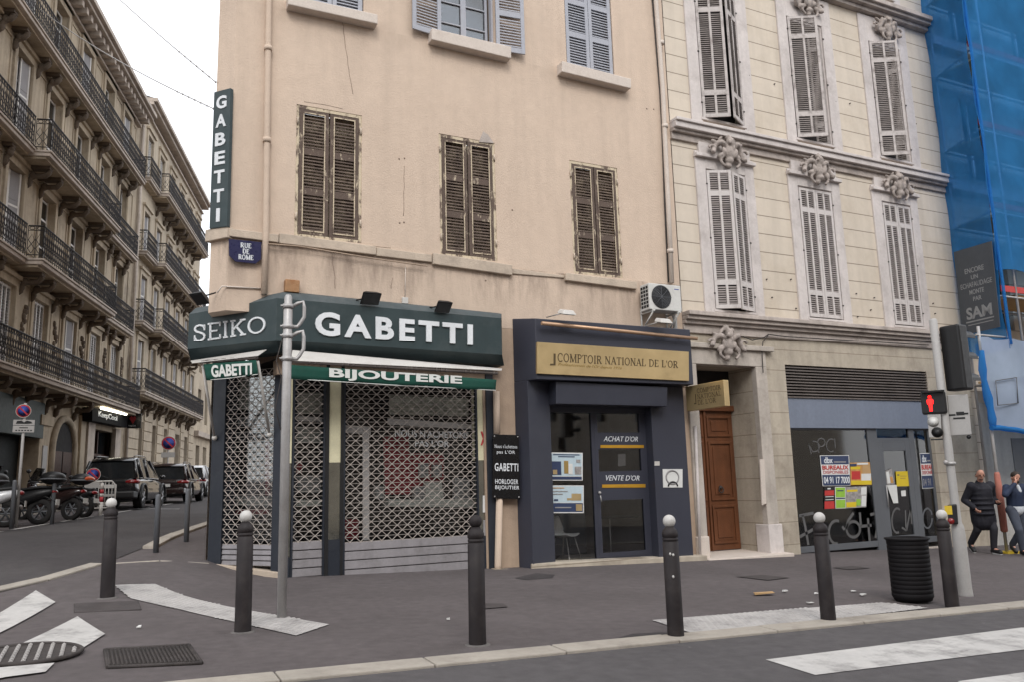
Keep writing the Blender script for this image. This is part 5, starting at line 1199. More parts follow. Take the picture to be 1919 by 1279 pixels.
gr = MB(); spray([arc(1370, 880, 40, 85, 0, 340)], .022); gr.build('graffiti', M['greyframe'], VSH, weld=False)
dbx = ((.02, .02, .98, .3, 'pnavy'), (.12, .06, .42, .26, 't:dbx:letter:.02'), (.46, .2, .88, .24, 'greybox'), (.04, .33, .96, .47, 't:BUREAUX:pred:.03'), (.06, .5, .94, .6, 't:DISPONIBLES:signred:.0'), (.02, .64, .98, .98, 'pnavy'))
poster(zq((440, 342), (690, 340), (702, 602), (465, 605)), 'paper', ds-.01, 'navy, white and red poster reading BUREAUX on the big pane', bits=[(a, b, c, d, e) for a, b, c, d, e in dbx]+[(.05, .7, .97, .92, 't:04 91 17 7000:letter:.02')])
poster(zq((1295, 323), (1420, 320), (1445, 620), (1318, 628)), 'paper', ds-.012, 'narrow navy and red letting poster on the right side pane behind the signal pole', bits=[(a, b, c, d, e) for a, b, c, d, e in dbx]+[(.05, .72, .95, .92, 't:04 91 17:greybox:.0')])
poster(zq((700, 405), (888, 400), (885, 595), (705, 597)), 'porange', ds-.012, 'orange and red event poster right of the big letting poster', bits=((.02, .18, .45, .3, 'pyellow'), (.05, .38, .45, .75, 'pred'), (.55, .1, .95, .5, 'card'), (.5, .5, .95, .8, 'paper'), (.02, .8, .98, .98, 'pyellow'), (.3, .02, .8, .1, 'paper'), (.0, .05, .28, .16, 'pnavy')))
poster(zq((480, 615), (565, 612), (568, 800), (478, 805)), 'black', ds-.013, 'narrow black and red poster under the letting poster', bits=((.03, .15, .97, .38, 'pred'), (.03, .64, .97, .98, 'pred'), (.1, .42, .9, .45, 'paper'), (.1, .55, .9, .58, 'paper'), (.3, .04, .6, .1, 'paper')))
poster(zq((570, 612), (660, 612), (662, 795), (575, 798)), 'paper', ds-.013, 'yellow-green poster between the red one and the photo one', bits=((.05, .03, .95, .48, 'pgreen'), (.2, .15, .8, .2, 'pnavy'), (.05, .5, .95, .56, 'pnavy'), (.05, .6, .95, .97, 'pgreen')))
poster(zq((662, 612), (845, 605), (838, 785), (664, 795)), 'pgrey', ds-.013, 'torn photo poster with yellow lettering, lowest on the big pane', bits=((.05, .14, .55, .24, 'pyellow'), (.02, .72, .5, .96, 'pyellow'), (.72, .05, .97, .4, 'paper'), (.75, .45, .97, .95, 'paper'), (.5, .6, .7, .9, 'pgreen')))
poster(zq((1090, 480), (1200, 477), (1215, 605), (1100, 607)), 'pyellow', ds-.012, 'plain yellow notice stuck on the vacant shop door', bits=((.1, .2, .25, .28, 'pnavy'), (.3, .3, .8, .34, 'goldpale'), (.3, .45, .7, .49, 'goldpale')))
poster(zq((1000, 475), (1055, 455), (1080, 590), (1015, 592)), 'pgrey', ds-.012, 'torn greyish paper left of the yellow notice', bits=((.1, .1, .5, .9, 'paper'), (.55, .5, .9, .9, 'porange')))
poster(zq((1015, 597), (1098, 594), (1112, 750), (1070, 752)), 'paper', ds-.011, 'white paper hanging loose below the yellow notice')
poster(zq((1135, 645), (1175, 640), (1178, 690), (1140, 692)), 'paper', ds-.013, 'small white sticker low on the vacant shop door')
# ------------------------------------------------------------------ scaffold with blue netting
UW, US, DS = 19.32, 18.66, 1.5
sv = Vector((US-UW, -DS, 0)); SW = sv.length; sv.normalize()
FSd = Frame((UW, DD, 0), sv, (sv.y, -sv.x, 0)); FSf = Frame((0, DD-DS, 0), (1, 0, 0), (0, -1, 0))
SB = thing('scaffolded_building', (UW, DD+.02, gz(UW, DD)), 'pale building wrapped behind the blue scaffold netting', 'house')
mb = MB(); hs = [(a, a+1.1, z, z+2.3, .25) for a in (20.4, 23.2, 26, 28.8) for z in (5.2, 9.3, 13.4)]
wall_holes(mb, Frame((0, DD+.02, 0), (1, 0, 0), (0, -1, 0)), UW, 34, -1.5, 18, hs); mb.build('wall', M['cream'], SB)
for a, b, c, e, _ in hs:
    o = MB().box(FA, a, b, c, e, -.3, -.26).build('window', M['carglass'], SB)
    MB().box(FA, (a+b)/2-.03, (a+b)/2+.03, c, e, -.25, -.2).build('frame', M['wfr'], o)
for z in (8.8, 12.9): MB().box(FA, UW, 34, z, z+.25, -.04, .2).build('cornice', M['trim'], SB)
MB().box(FA, UW+.2, 34, -1.4, 3.2, -.01, .03).build('hoarding', M['hoard'], SB)
MB().box(FA, 20.6, 22.0, -1.2, 2.3, .031, .05).build('shop_shutter', M['greyframe'], SB)
ULW = FSf.px(1846, 740)[0]
SFD = thing('scaffold', (US, DD-DS, gz(US, DD-DS)), 'tall tube scaffold hung with bright blue netting before the pale building', 'scaffold')
st = MB()
for u in (US+.08, 21.6, 24, 26.5, 29, 31.5):
    for d in (.12, DS-.06):
        if u < 19 and d < .5: u = UW
        st.tube([(u, DD-d, gz(u, DD-d)), (u, DD-d, 18)], .03, 8)
for z in (3.6, 5.6, 7.7, 9.8, 11.9, 14, 16):
    for d in (.12, DS-.06): st.tube([(US if d > .5 else UW, DD-d, z), (32, DD-d, z)], .025, 6)
    st.tube([(UW, DD-.1, z), (US+.08, DD-DS, z)], .025, 6)
st.tube([(ULW+.12, DD-DS+.04, gz(ULW, DD-DS)), (ULW+.12, DD-DS+.04, 4.8)], .035, 8); st.tube([(ULW, DD-DS+.04, 4.6), (US+.2, DD-DS+.04, 4.6)], .025, 6)
st.build('tube_frame', M['galv'], SFD)
pl = MB()
for z in (3.65, 5.65, 7.75, 9.85, 11.95, 14.05, 16.05): pl.cube(UW+.05, 32, DD-DS+.12, DD-.18, z, z+.05)
pl.build('plank_deck', M['card'], SFD)
tbd = MB()
for z in (5.72, 7.82, 9.92, 12.02, 14.12): tbd.cube(US+.1, 32, DD-DS+.05, DD-DS+.08, z, z+.15)
tbd.build('toe_board', M['pred'], SFD)
def netting(name, F, cols, mt, amp=.05):
    """cols: list of (u, z0, z1)"""
    mb = MB(); nz = 40; vs = []
    for i, (u, a, b) in enumerate(cols):
        for j in range(nz+1):
            z = a+(b-a)*j/nz; w = amp*(math.sin(z*2.9+u*3)+.6*math.sin(z*1.3-u*5+2)+.4*math.sin(u*9+z))
            edge = .0
            vs.append(F.p(u+edge, z, w*.6+.04))
    mb.add(vs, [(i*(nz+1)+j, (i+1)*(nz+1)+j, (i+1)*(nz+1)+j+1, i*(nz+1)+j+1) for i in range(len(cols)-1) for j in range(nz)], True)
    return mb.build(name, M[mt], SFD)
zn1 = FSf.px(1862, 505)[1]; zn2a, zn2b = FSf.px(1860, 805)[1], FSf.px(1835, 632)[1]
zbn = FSd.px(1790, 640)[1]
netting('side_net', FSd, [(SW*i/13.5, 4.3+.0*i, 18.2) for i in range(15)], 'net')
netting('front_net', FSf, [(US-.06+i*.3, zn1+.06*math.sin(i*.9), 18.2) for i in range(43)], 'net')
ULW = FSf.px(1846, 740)[0]
netting('lower_net', FSf, [(ULW+i*.3, zn2a+.05*math.sin(i*1.3), zn2b+.03*math.sin(i*2)) for i in range(43)], 'net2', .04)
netting('lower_side_net', FSd, [(SW*(.3+.7*i/8), zn2b-.25, 4.6) for i in range(9)], 'net')
nt_ = MB(); nt_.tube([FSf.p(ULW-.02+i*.3, zn2a-.01+.05*math.sin(i*1.3)+random.uniform(-.03, .03), .06) for i in range(43)], .06, 7); nt_.tube([FSf.p(ULW+.06*math.sin(z*3), z, .05) for z in [zn2a+k*.22 for k in range(9)]], [.06, .09, .07, .1, .08, .06, .09, .07, .05], 7); nt_.tube([FSf.p(US+.02, z, .05) for z in [4.4+k*.4 for k in range(35)]], .035, 6); nt_.build('gathered_hem', M['net'], SFD)
o_ = MB(); P = px_q(FSf, ((1866, 715), (1905, 709), (1908, 757), (1870, 761)), .1)
for a, b in zip(P, P[1:]+P[:1]): o_.tube([FSf.p(*a, .1), FSf.p(*b, .1)], .012, 5)
o_.build('panel_outline', M['greyframe'], SFD)
fo = MB(); u, d = ULW+.12, DS-.04; fz = gz(u, DD-d); fo.lathe((u, DD-d, fz+.45), [(.05, 0), (.075, .03), (.08, .8), (.06, 1.25), (.045, 1.3)], 12); fo.build('foam_sleeve', M['foam'], SFD)
ft = MB(); ft.cube(u-.2, u+.25, DD-d-.15, DD-d+.15, fz-.02, fz+.04); ft.build('base_plank', M['yellow'], SFD)
BN = thing('banner', FSd.p(SW*.6, 4.4, .1), 'dark grey scaffold banner with pale lettering below the blue netting', 'banner')
q = px_q(FSd, ((1787, 472), (1858, 451), (1874, 612), (1803, 628)), .13)
MB().qbox(FSd, q, .12, .13).build('sheet', M['banner'], BN)
tl, tr, br_, bl2 = [Vector(a) for a in q]
def bat(a, b): p = (tl*(1-a)+tr*a)*(1-b)+(bl2*(1-a)+br_*a)*b; return (p.x, p.y)
for s_, a, b, y0, y1, bo in (('ENCORE', .25, .75, .24, .3, .01), ('UN', .4, .58, .33, .38, .01), ('ECHAFAUDAGE', .1, .92, .41, .47, .0), ('MONTE', .32, .7, .5, .555, .01), ('PAR', .4, .62, .585, .635, .01), ('SAM', .18, .85, .7, .84, .03), ('04 91 00 00 00', .22, .85, .88, .92, .0)):
    if s_.startswith('04'): continue
    letters('lettering', s_, FSd, [bat(a, y0), bat(b, y0), bat(b, y1), bat(a, y1)], .13, 'bannertext', BN, .004, bo)
mb = MB(); mb.qbox(FSd, [bat(.15, .86), bat(.88, .86), bat(.88, .875), bat(.15, .875)], .13, .134); mb.qbox(FSd, [bat(.2, .9), bat(.86, .9), bat(.86, .91), bat(.2, .91)], .13, .134); mb.build('rule_line', M['bannertext'], BN)
# ------------------------------------------------------------------ street furniture
def bollard_parts(root, ball):
    p = MB(); p.lathe((0, 0, 0), [(.084, -.05), (.083, .0), (.081, .3), (.08, .93), (.073, .935), (.073, .945), (.08, .95), (.08, .965), (.073, .97), (.073, .98), (.081, .985), (.081, 1.02), (.07, 1.05), (.05, 1.07), (.042, 1.085), (.0001, 1.09)], 24)
    p.build('post', M['bollard'], root, local=True)
    MB().lathe((0, 0, 0), [(.125, -.03), (.122, .004), (.1, .009), (.08, .01)], 18).build('cement_collar', M['patchc'], root, local=True)
    p = MB(); p.ell((0, 0, 1.137), .064, 20, 12); p.build('ball', M[ball], root, local=True)
BG = 'tall dark bollards with ball tops'
spots = [(201, 1122, 'ball', 'tall dark bollard with white ball, standing alone where the side street begins'), (455, 1186, 'ball', 'tall dark bollard with scuffed white ball before the canted grille'), (895, 1210, 'bollard', 'tall dark bollard whose ball is black, not white'), (1267, 1198, 'ball', 'tall dark bollard with white ball and paint chips before the navy shop front'), (1553, 1168, 'ball', 'tall dark bollard with clean white ball between cardboard and litter bin'), (1785, 1141, 'ball', 'tall dark bollard with white ball standing against the signal pole')]
proto = {}
for px, py, b, lab in spots:
    g = gpt(px, py)
    if b not in proto: o = thing('bollard', g, lab, 'bollard', BG); bollard_parts(o, b); proto[b] = o
    else: o = copy_tree(proto[b]); o['label'] = lab
    o.location = g; o.rotation_euler = (random.uniform(-.008, .008), random.uniform(-.012, .004), random.uniform(0, 6))
    if px == 201: o.rotation_euler = (0, -.012, 0)
    if px == 1267:
        ch = MB(); a0 = math.atan2(-g.y, -g.x)
        for da, z in ((-.1, .82), (.25, .81), (.1, .6)):
            a = a0+da; ch.ell((.081*math.cos(a), .081*math.sin(a), z), (.012, .012, .016), 7, 5)
        c_ = ch.build('paint_chip', M['ball'], None); c_.parent = o; o.rotation_euler = (0, 0, 0)
# thin posts of the side street
pp = None
for px, py, h, lab in ((292, 1037, .94, 'thin grey post on the side street pavement, the nearer of two'), (349, 1016, .94, 'thin grey post on the side street pavement, the farther of two'), (21, 993, 1.02, 'thin dark post before the white scooter'), (97, 985, 1.0, 'thin dark post between the two dark scooters')):
    g = gpt(px, py)
    if pp is None:
        pp = thing('thin_post', g, lab, 'post', 'thin posts along the side street'); MB().lathe((0, 0, 0), [(.045, -.05), (.045, .9), (.04, .93), (.0001, .94)], 14).build('post', M['greyframe'], pp, local=True); o = pp
    else: o = copy_tree(pp); o['label'] = lab
    o.location = g; o.scale = (1, 1, h/.94)
# grey pole with bracket hoops
g = gpt(528, 1160); PO = thing('pole', g, 'grey steel pole with two empty sign brackets before the jewellery shop', 'pole')
az = math.atan2(g.x, g.y); FP = Frame(g, (math.cos(az), -math.sin(az), 0), (-math.sin(az), -math.cos(az), 0))
hp = FP.px(538, 552)[1]
MB().lathe((0, 0, 0), [(.052, -.05), (.052, hp-.18), (.045, hp-.17), (.045, hp-.03), (.03, hp), (.0001, hp+.005)], 18).build('shaft', M['galv'], PO, local=True)
for y0, y1 in ((568, 612), (623, 674)):
    z1, z0 = FP.px(560, y0)[1], FP.px(560, y1)[1]; x = .17
    b_ = MB(); b_.tube([FP.p(.05, z1-.04, 0), FP.p(.11, z1, 0), FP.p(x, z1+.02, 0), FP.p(x+.015, z1-.05, 0), FP.p(x+.015, z0+.12, 0), FP.p(x-.03, z0+.04, 0), FP.p(.11, z0, 0), FP.p(.05, z0, 0)], .022, 8)
    for z in (z1-.04, z0): b_.lathe(FP.p(0, z-.025, 0), [(.064, 0), (.064, .05)], 16); b_.tube([FP.p(-.04, z, .03), FP.p(-.085, z, .03)], .012, 6)
    b_.build('bracket', M['galv'], PO)
cb_ = MB(); cb_.tube([FP.p(-.05, hp-.5, .0), FP.p(-.12, hp-.8, 0), FP.p(-.06, hp-1.0, .03), FP.p(-.12, hp-1.35, 0), FP.p(-.055, hp-1.6, .02)], .006, 5); cb_.build('wire_tie', M['iron'], PO)
# litter bin
g = gpt(1706, 1130); BI = thing('litter_bin', g, 'round black slatted litter bin beside a bollard and the signal pole', 'litter bin')
gl_, gr_ = FP, None
azb = math.atan2(g.x, g.y); FBn = Frame(g, (math.cos(azb), -math.sin(azb), 0), (-math.sin(azb), -math.cos(azb), 0))
rb = (FBn.px(1747, 1080)[0]-FBn.px(1667, 1080)[0])/2; hb = FBn.px(1702, 1010)[1]; cxb = (FBn.px(1747, 1080)[0]+FBn.px(1667, 1080)[0])/2
prof = [(rb*.9, .02), (rb*.95, .05)]
z = .07
while z < hb*.86: prof += [(rb*1.0, z), (rb*1.0, z+.04), (rb*.985, z+.043), (rb*.985, z+.052)]; z += .055
prof += [(rb*1.0, z), (rb*1.02, hb-.02)]
cb0 = FBn.p(cxb, 0, -rb*.3) - g
b_ = MB(); b_.lathe(cb0, prof, 30); b_.build('slatted_body', M['bin'], BI, local=True)
b_ = MB(); b_.lathe(cb0, [(rb*.9, hb-.06), (rb*1.02, hb-.03), (rb*1.1, hb-.015), (rb*1.1, hb), (rb*.85, hb+.01), (rb*.8, hb-.05), (rb*.8, hb-.3)], 30); b_.build('rim', M['bin'], BI, local=True)
# traffic light
g = gpt(1810, 1118); TL = thing('traffic_light', g, 'leaning-looking grey signal pole with black heads and a lit red figure', 'traffic light')
az = math.atan2(g.x, g.y); FT = Frame(g, (math.cos(az), -math.sin(az), 0), (-math.sin(az), -math.cos(az), 0))
T_ = lambda x, y, d=0: FT.px(x, y, d)
zt, zb = T_(1750, 597)[1], T_(1800, 988)[1]
MB().lathe((0, 0, 0), [(.1, -.04), (.095, .02), (.09, .1), (.088, zb*.6), (.086, zb-.08), (.08, zb), (.058, zb+.06), (.056, zb+.5), (.056, zt-.02), (.04, zt), (.0001, zt+.003)], 20).build('pole', M['signgrey'], TL, local=True)
mb = MB(); mb.lathe((0, 0, T_(1776, 870)[1]), [(.075, -.02), (.075, .02)], 16); mb.ell(FT.p(-.05, T_(1776, 868)[1], .08)-g, .035, 8, 6); mb.build('clamp', M['galv'], TL, local=True)
q = [T_(1762, 612, -.1), T_(1797, 612, -.1), T_(1812, 728, -.1), T_(1774, 735, -.1)]
u0_, u1_ = (q[0][0]+q[3][0])/2+.01, (q[1][0]+q[2][0])/2+.06; v0_, v1_ = q[3][1], q[0][1]
FH = FT.turn((u0_+u1_)/2, 0, -.1, .55); hw = (u1_-u0_)/2*1.0
hd_ = MB(); hd_.box(FH, -hw, hw, v0_, v1_, -.12, .1); h_o = hd_.build('signal_head', M['black'], TL, bevel=.03)
vz = MB()
for i in range(3):
    zc = v0_+(v1_-v0_)*(i+.5)/3; r = .12
    for k in range(9):
        a0_, a1_ = math.pi*(k/9), math.pi*((k+1)/9)
        P = []
        for dd_ in (-.12, -.36):
            for a in (a0_, a1_): P.append(FH.p(r*math.cos(a), zc-.02+r*math.sin(a), dd_))
        vz.add(P, [(0, 1, 3, 2)])
v_o = vz.build('visor', M['black'], h_o); so_ = v_o.modifiers.new('t', 'SOLIDIFY'); so_.thickness = .01
ln = MB()
for i in range(3): ln.lathe(FH.p(0, v0_+(v1_-v0_)*(i+.5)/3, -.12), [(.1, 0), (.09, .015), (.001, .03)], 18, FH.N*-1)
ln.build('lens', M['carglass'], h_o)
q = [T_(1725, 736, .12), T_(1776, 734, .12), T_(1772, 777, .12), T_(1727, 777, .12)]
pa, pb, pc, pd = q; w0, w1, z0, z1 = (pa[0]+pd[0])/2, (pb[0]+pc[0])/2, (pd[1]+pc[1])/2, (pa[1]+pb[1])/2
MBp = MB().box(FT, w0, w1, z0, z1, -.06, .1); ph = MBp.build('pedestrian_head', M['black'], TL, bevel=.025)
rmn = MB(); c0 = w0+(w1-w0)*.36; H_ = z1-z0; z = z0+H_*.5
FTp = FT
rmn.lathe(FT.p(c0, z+H_*.27, .102), [(H_*.075, 0), (.001, .008)], 12, FT.N)
rmn.poly(FT, [(c0-.03*H_*3.2, z+H_*.18), (c0+.03*H_*3.2, z+H_*.18), (c0+.03*H_*2.4, z-H_*.08), (c0-.03*H_*2.4, z-H_*.08)], .1, .106)
rmn.poly(FT, [(c0-.07*H_, z-H_*.08), (c0-.005*H_, z-H_*.08), (c0-.012*H_, z-H_*.38), (c0-.06*H_, z-H_*.38)], .1, .106); rmn.poly(FT, [(c0+.005*H_, z-H_*.08), (c0+.07*H_, z-H_*.08), (c0+.06*H_, z-H_*.38), (c0+.012*H_, z-H_*.38)], .1, .106)
for s_ in (-1, 1): rmn.poly(FT, [(c0+s_*.1*H_, z+H_*.17), (c0+s_*.14*H_, z+H_*.12), (c0+s_*.12*H_, z-H_*.06), (c0+s_*.09*H_, z-H_*.05)], .1, .105)
rmn.build('red_figure', M['redman'], ph)
hd2 = MB(); hd2.box(FT, w0+.01, w1-.01, z1-.005, z1+.012, .1, .17); hd2.build('hood', M['black'], ph)
q = [T_(1738, 778, .08), T_(1763, 778, .08), T_(1765, 821, .08), T_(1741, 821, .08)]
pl_ = MB().qbox(FT, q, .07, .08).build('instruction_plate', M['signgrey'], TL, bevel=.003)
st_ = MB(); c_ = Vector(T_(1751, 792, .085)); st_.lathe(FT.p(c_.x-.015, c_.y, .081), [(.075, 0), (.001, .004)], 18, FT.N); st_.build('white_sticker', M['paper'], pl_)
st_ = MB(); st_.lathe(FT.p(c_.x+.02, c_.y-.15, .081), [(.075, 0), (.001, .004)], 18, FT.N); st_.qbox(FT, [(c_.x-.07, c_.y-.24), (c_.x+.08, c_.y-.24), (c_.x+.08, c_.y-.26), (c_.x-.07, c_.y-.26)], .08, .084); st_.build('black_sticker', M['black'], pl_)
q = [T_(1775, 742, -.04), T_(1814, 740, -.04), T_(1821, 816, -.04), T_(1781, 818, -.04)]
sb = MB().qbox(FT, q, -.06, -.04).build('sign_back', M['signgrey'], TL, bevel=.03)
st_ = MB(); c_ = Vector(T_(1800, 781, -.04)); 
for a, b, w_ in ((-.12, .02, .12), (-.02, -.03, .15), (.05, .03, .1)): st_.box(FT, c_.x+a-w_/2, c_.x+a+w_/2, c_.y+b-.012, c_.y+b+.012, -.04, -.036)
st_.box(FT, c_.x-.05, c_.x+.05, c_.y+.01, c_.y+.06, -.041, -.037); st_.lathe(FT.p(c_.x+.07, c_.y-.3, -.04), [(.03, 0), (.001, .004)], 10, FT.N); st_.build('scrawled_tag', M['black'], sb)
q = [T_(1775, 948, .12), T_(1793, 946, .12), T_(1796, 984, .12), T_(1777, 984, .12)]
bx_ = MB().qbox(FT, q, .04, .14).build('push_button_box', M['black'], TL, bevel=.015)
a_, b_, c_, e_ = [Vector(x) for x in q]; m0 = (a_+b_+c_+e_)/4
MB().box(FT, m0.x-.09, m0.x+.0, m0.y+.0, m0.y+.12, .14, .145).build('yellow_label', M['yellow'], bx_)
bt = MB(); bt.lathe(FT.p(m0.x-.03, m0.y-.09, .14), [(.045, 0), (.04, .02), (.001, .025)], 14, FT.N); bt.build('button', M['redlamp'], bx_)
# ------------------------------------------------------------------ people
def person(loc, rz, label, J, H, coat, legs, extra=None):
    o = thing('person', loc, label, 'person', rz=rz); s = H/1.75
    V = {k: Vector(v)*s for k, v in J.items() if not isinstance(v, str)}
    b = MB(); hd_ = V['head']; up = (V['head']-V['neck']).normalized(); fw = Vector(J['look']).normalized()
    sd_ = up.cross(fw).normalized()
    RM = Matrix((sd_, fw, up)).transposed()
    # body as one surface
    def L(a, c, ra, rb): b.limb(V[a], V[c], ra*s, rb*s)
    L('pelvis', 'chest', .13, .15); L('chest', 'neck', .12, .06); b.limb(V['neck'], hd_, .055*s, .06*s)
    b.ell(hd_+up*.025*s, (.075*s, .095*s, .11*s), 16, 12, RM); b.ell(hd_-up*.06*s+fw*.035*s, (.055*s, .06*s, .06*s), 12, 8, RM)
    b.ell(hd_+fw*.1*s-up*.01*s, (.014*s, .022*s, .03*s), 8, 6, RM)      # nose
    for k in (-1, 1):
        b.ell(hd_+sd_*k*.078*s-up*.005*s, (.012*s, .025*s, .034*s), 8, 6, RM)
        b.ell(hd_+sd_*k*.03*s+fw*.083*s+up*.033*s, (.022*s, .012*s, .01*s), 8, 6, RM)     # brow
    b.ell(hd_+fw*.085*s-up*.062*s, (.026*s, .012*s, .01*s), 8, 6, RM)   # mouth
    for k in ('l', 'r'):
        L('chest', 'sh_'+k, .1, .065); L('sh_'+k, 'el_'+k, .055, .042); L('el_'+k, 'wr_'+k, .042, .028)
        L('pelvis', 'hip_'+k, .12, .09); L('hip_'+k, 'kn_'+k, .085, .055); L('kn_'+k, 'an_'+k, .055, .036); L('an_'+k, 'to_'+k, .04, .035)
        w = V['wr_'+k]; hdir = (Vector(J['hand_'+k])).normalized(); el = V['el_'+k]
        hs = hdir.cross(Vector((.3, .5, .8))).normalized(); cn = hs.cross(hdir)
        palm = w+hdir*.05*s; b.ell(palm, (.042*s, .016*s, .05*s), 10, 8, Matrix((hs, cn, hdir)).transposed())
        for i, fl in enumerate((.065, .078, .073, .055)):
            a0 = palm+hdir*.035*s+hs*(i-1.5)*.02*s; a1 = a0+hdir*fl*.45*s+cn*.012*s; a2 = a1+hdir*fl*.3*s+cn*.035*s
            b.limb(a0, a1, .0105*s, .0095*s, 8); b.limb(a1, a2, .0095*s, .008*s, 8)
        a0 = palm-hdir*.02*s-hs*.035*s; b.limb(a0, a0+hdir*.04*s-hs*.025*s+cn*.015*s, .012*s, .01*s, 8)
    body = b.build('body', M['skin'], o, local=True, remesh=.0085)
    fe = MB()
    for k in (-1, 1): fe.ell(hd_+sd_*k*.03*s+fw*.09*s+up*.015*s, .011*s, 8, 6)
    fe.build('eyes', M['black'], o, local=True)
    t = MB()
    for k in ('l', 'r'):
        t.limb(V['pelvis'], V['hip_'+k], .145*s, .12*s); t.limb(V['hip_'+k], V['kn_'+k], .112*s, .08*s); t.limb(V['kn_'+k], V['an_'+k]+Vector((0, 0, .03*s)), .08*s, .062*s)
    t.build('trousers', M[legs], o, local=True, remesh=.014)
    for k in ('l', 'r'):
        sh = MB(); a, c = V['an_'+k], V['to_'+k]; sh.limb(a-Vector((0, 0, .035*s)), c, .055*s, .045*s); sh.limb(a-Vector((0, 0, .06*s))-(c-a)*.3, a+Vector((0, 0, .02)), .04*s, .05*s); sh.build('shoe', M['black'], o, local=True, remesh=.012)
    c = MB(); coat(c, V, s); c.build('coat', M[J['coatmat']], o, local=True, remesh=.014)
    if extra: extra(o, V, s, up, fw, sd_, hd_, RM)
    return o
# local axes: x to the figure's own left as seen from the front reversed, -y is forward
g = gpt(1850, 1040)
J1 = dict(head=(-.06, -.17, 1.6), neck=(-.03, -.1, 1.47), chest=(0, -.04, 1.25), pelvis=(.02, .02, .95), look=(-.35, -1, -.12),
    sh_l=(.22, -.05, 1.38), el_l=(.32, .06, 1.1), wr_l=(.2, -.26, 1.04), hand_l=(-.6, -.7, .0), sh_r=(-.22, -.08, 1.38), el_r=(-.3, .08, 1.1), wr_r=(-.26, -.14, .95), hand_r=(.2, -.6, -.7),
    hip_l=(.1, .02, .92), kn_l=(.13, -.12, .52), an_l=(.15, -.02, .1), to_l=(.16, -.19, .045), hip_r=(-.1, .02, .92), kn_r=(-.1, .06, .5), an_r=(-.08, .36, .17), to_r=(-.08, .27, .05), coatmat='coat')
def coat1(c, V, s):
    c.limb(V['chest']+Vector((0, -.02, .02))*s, V['pelvis']+Vector((0, -.02, -.08))*s, .2*s, .215*s); c.limb(V['pelvis']+Vector((0, 0, .0))*s, V['pelvis']+Vector((.02, 0, -.22))*s, .215*s, .22*s); c.limb(V['pelvis']+Vector((-.05, 0, -.05))*s, V['pelvis']+Vector((-.03, 0, -.28))*s, .19*s, .2*s); c.limb(V['pelvis']+Vector((.06, 0, -.05))*s, V['pelvis']+Vector((.06, 0, -.28))*s, .19*s, .2*s); c.limb(V['chest'], V['neck']+Vector((0, .02, -.03))*s, .16*s, .085*s)
    for k in ('l', 'r'):
        c.limb(V['chest'], V['sh_'+k], .15*s, .1*s); c.limb(V['sh_'+k], V['el_'+k], .09*s, .072*s); c.limb(V['el_'+k], V['wr_'+k], .072*s, .052*s)
    for z in (1.32, 1.22, 1.12, 1.02, .92, .82): c.tube([Vector((.2*math.cos(a)*s, (.2*math.sin(a)-.035)*s, z*s)) for a in [i*math.pi/12 for i in range(24)]], .02*s, 6, closed=True)
def ex1(o, V, s, up, fw, sd_, hd_, RM):
    h = MB(); 
    for k in (-1, 1): h.ell(hd_+sd_*k*.066*s-fw*.035*s+up*.0*s, (.016*s, .05*s, .045*s), 10, 8, RM)
    h.build('hair', M['hair'], o, local=True)
    m_ = MB(); m_.ell(hd_-up*.075*s+fw*.06*s, (.045*s, .04*s, .03*s), 10, 8, RM); m_.build('stubble', mat('stubble', (.2, .11, .085), .8), o, local=True)
    sl2 = MB()
    for k in ('l', 'r'): sl2.limb(V['an_'+k]-Vector((0, 0, .085*s)), V['to_'+k]-Vector((0, 0, .03*s)), .04*s, .03*s)
    sl2.build('pale_sole', M['paper'], o, local=True)
person(g, -.35, 'bald man in a long dark padded coat walking past the scaffold', J1, 1.83, coat1, 'trouser', ex1)
g = gpt(1917, 1042)
J2 = dict(head=(-.03, -.1, 1.58), neck=(-.01, -.04, 1.45), chest=(0, 0, 1.25), pelvis=(0, .03, .95), look=(-.25, -1, -.25),
    sh_l=(.2, -.0, 1.38), el_l=(.3, -.22, 1.22), wr_l=(.14, -.27, 1.42), hand_l=(-.6, -.1, .7), sh_r=(-.2, -.02, 1.38), el_r=(-.38, -.16, 1.25), wr_r=(-.17, -.2, 1.45), hand_r=(.5, -.1, .8),
    hip_l=(.1, .03, .92), kn_l=(.12, .08, .5), an_l=(.1, .35, .16), to_l=(.1, .27, .05), hip_r=(-.1, .03, .92), kn_r=(-.17, -.16, .53), an_r=(-.08, -.1, .1), to_r=(-.1, -.27, .045), coatmat='navyjacket')
def coat2(c, V, s):
    c.limb(V['chest'], V['pelvis']+Vector((0, 0, .08))*s, .175*s, .165*s); c.limb(V['chest'], V['neck']+Vector((0, .02, -.05))*s, .15*s, .075*s)
    for k in ('l', 'r'):
        c.limb(V['chest'], V['sh_'+k], .13*s, .085*s); c.limb(V['sh_'+k], V['el_'+k], .08*s, .068*s); c.limb(V['el_'+k], V['wr_'+k], .068*s, .048*s)
def ex2(o, V, s, up, fw, sd_, hd_, RM):
    h = MB(); h.ell(hd_+up*.06*s-fw*.02*s, (.084*s, .1*s, .085*s), 14, 10, RM); h.build('hair', M['hair'], o, local=True)
    m_ = MB(); m_.limb(V['pelvis']+Vector((0, -.0, .06))*s, V['pelvis']+Vector((0, 0, .0))*s, .158*s, .16*s); m_.build('shirt_hem', M['shirt'], o, local=True, remesh=.014)
    m_ = MB(); m_.limb(V['neck']+Vector((0, -.07, -.04))*s, V['chest']+Vector((0, -.135, .06))*s, .035*s, .04*s); m_.build('shirt_front', M['shirt'], o, local=True)
    m_ = MB(); m_.ell(hd_-up*.075*s+fw*.055*s, (.055*s, .05*s, .045*s), 10, 8, RM); m_.build('beard', M['hair'], o, local=True)
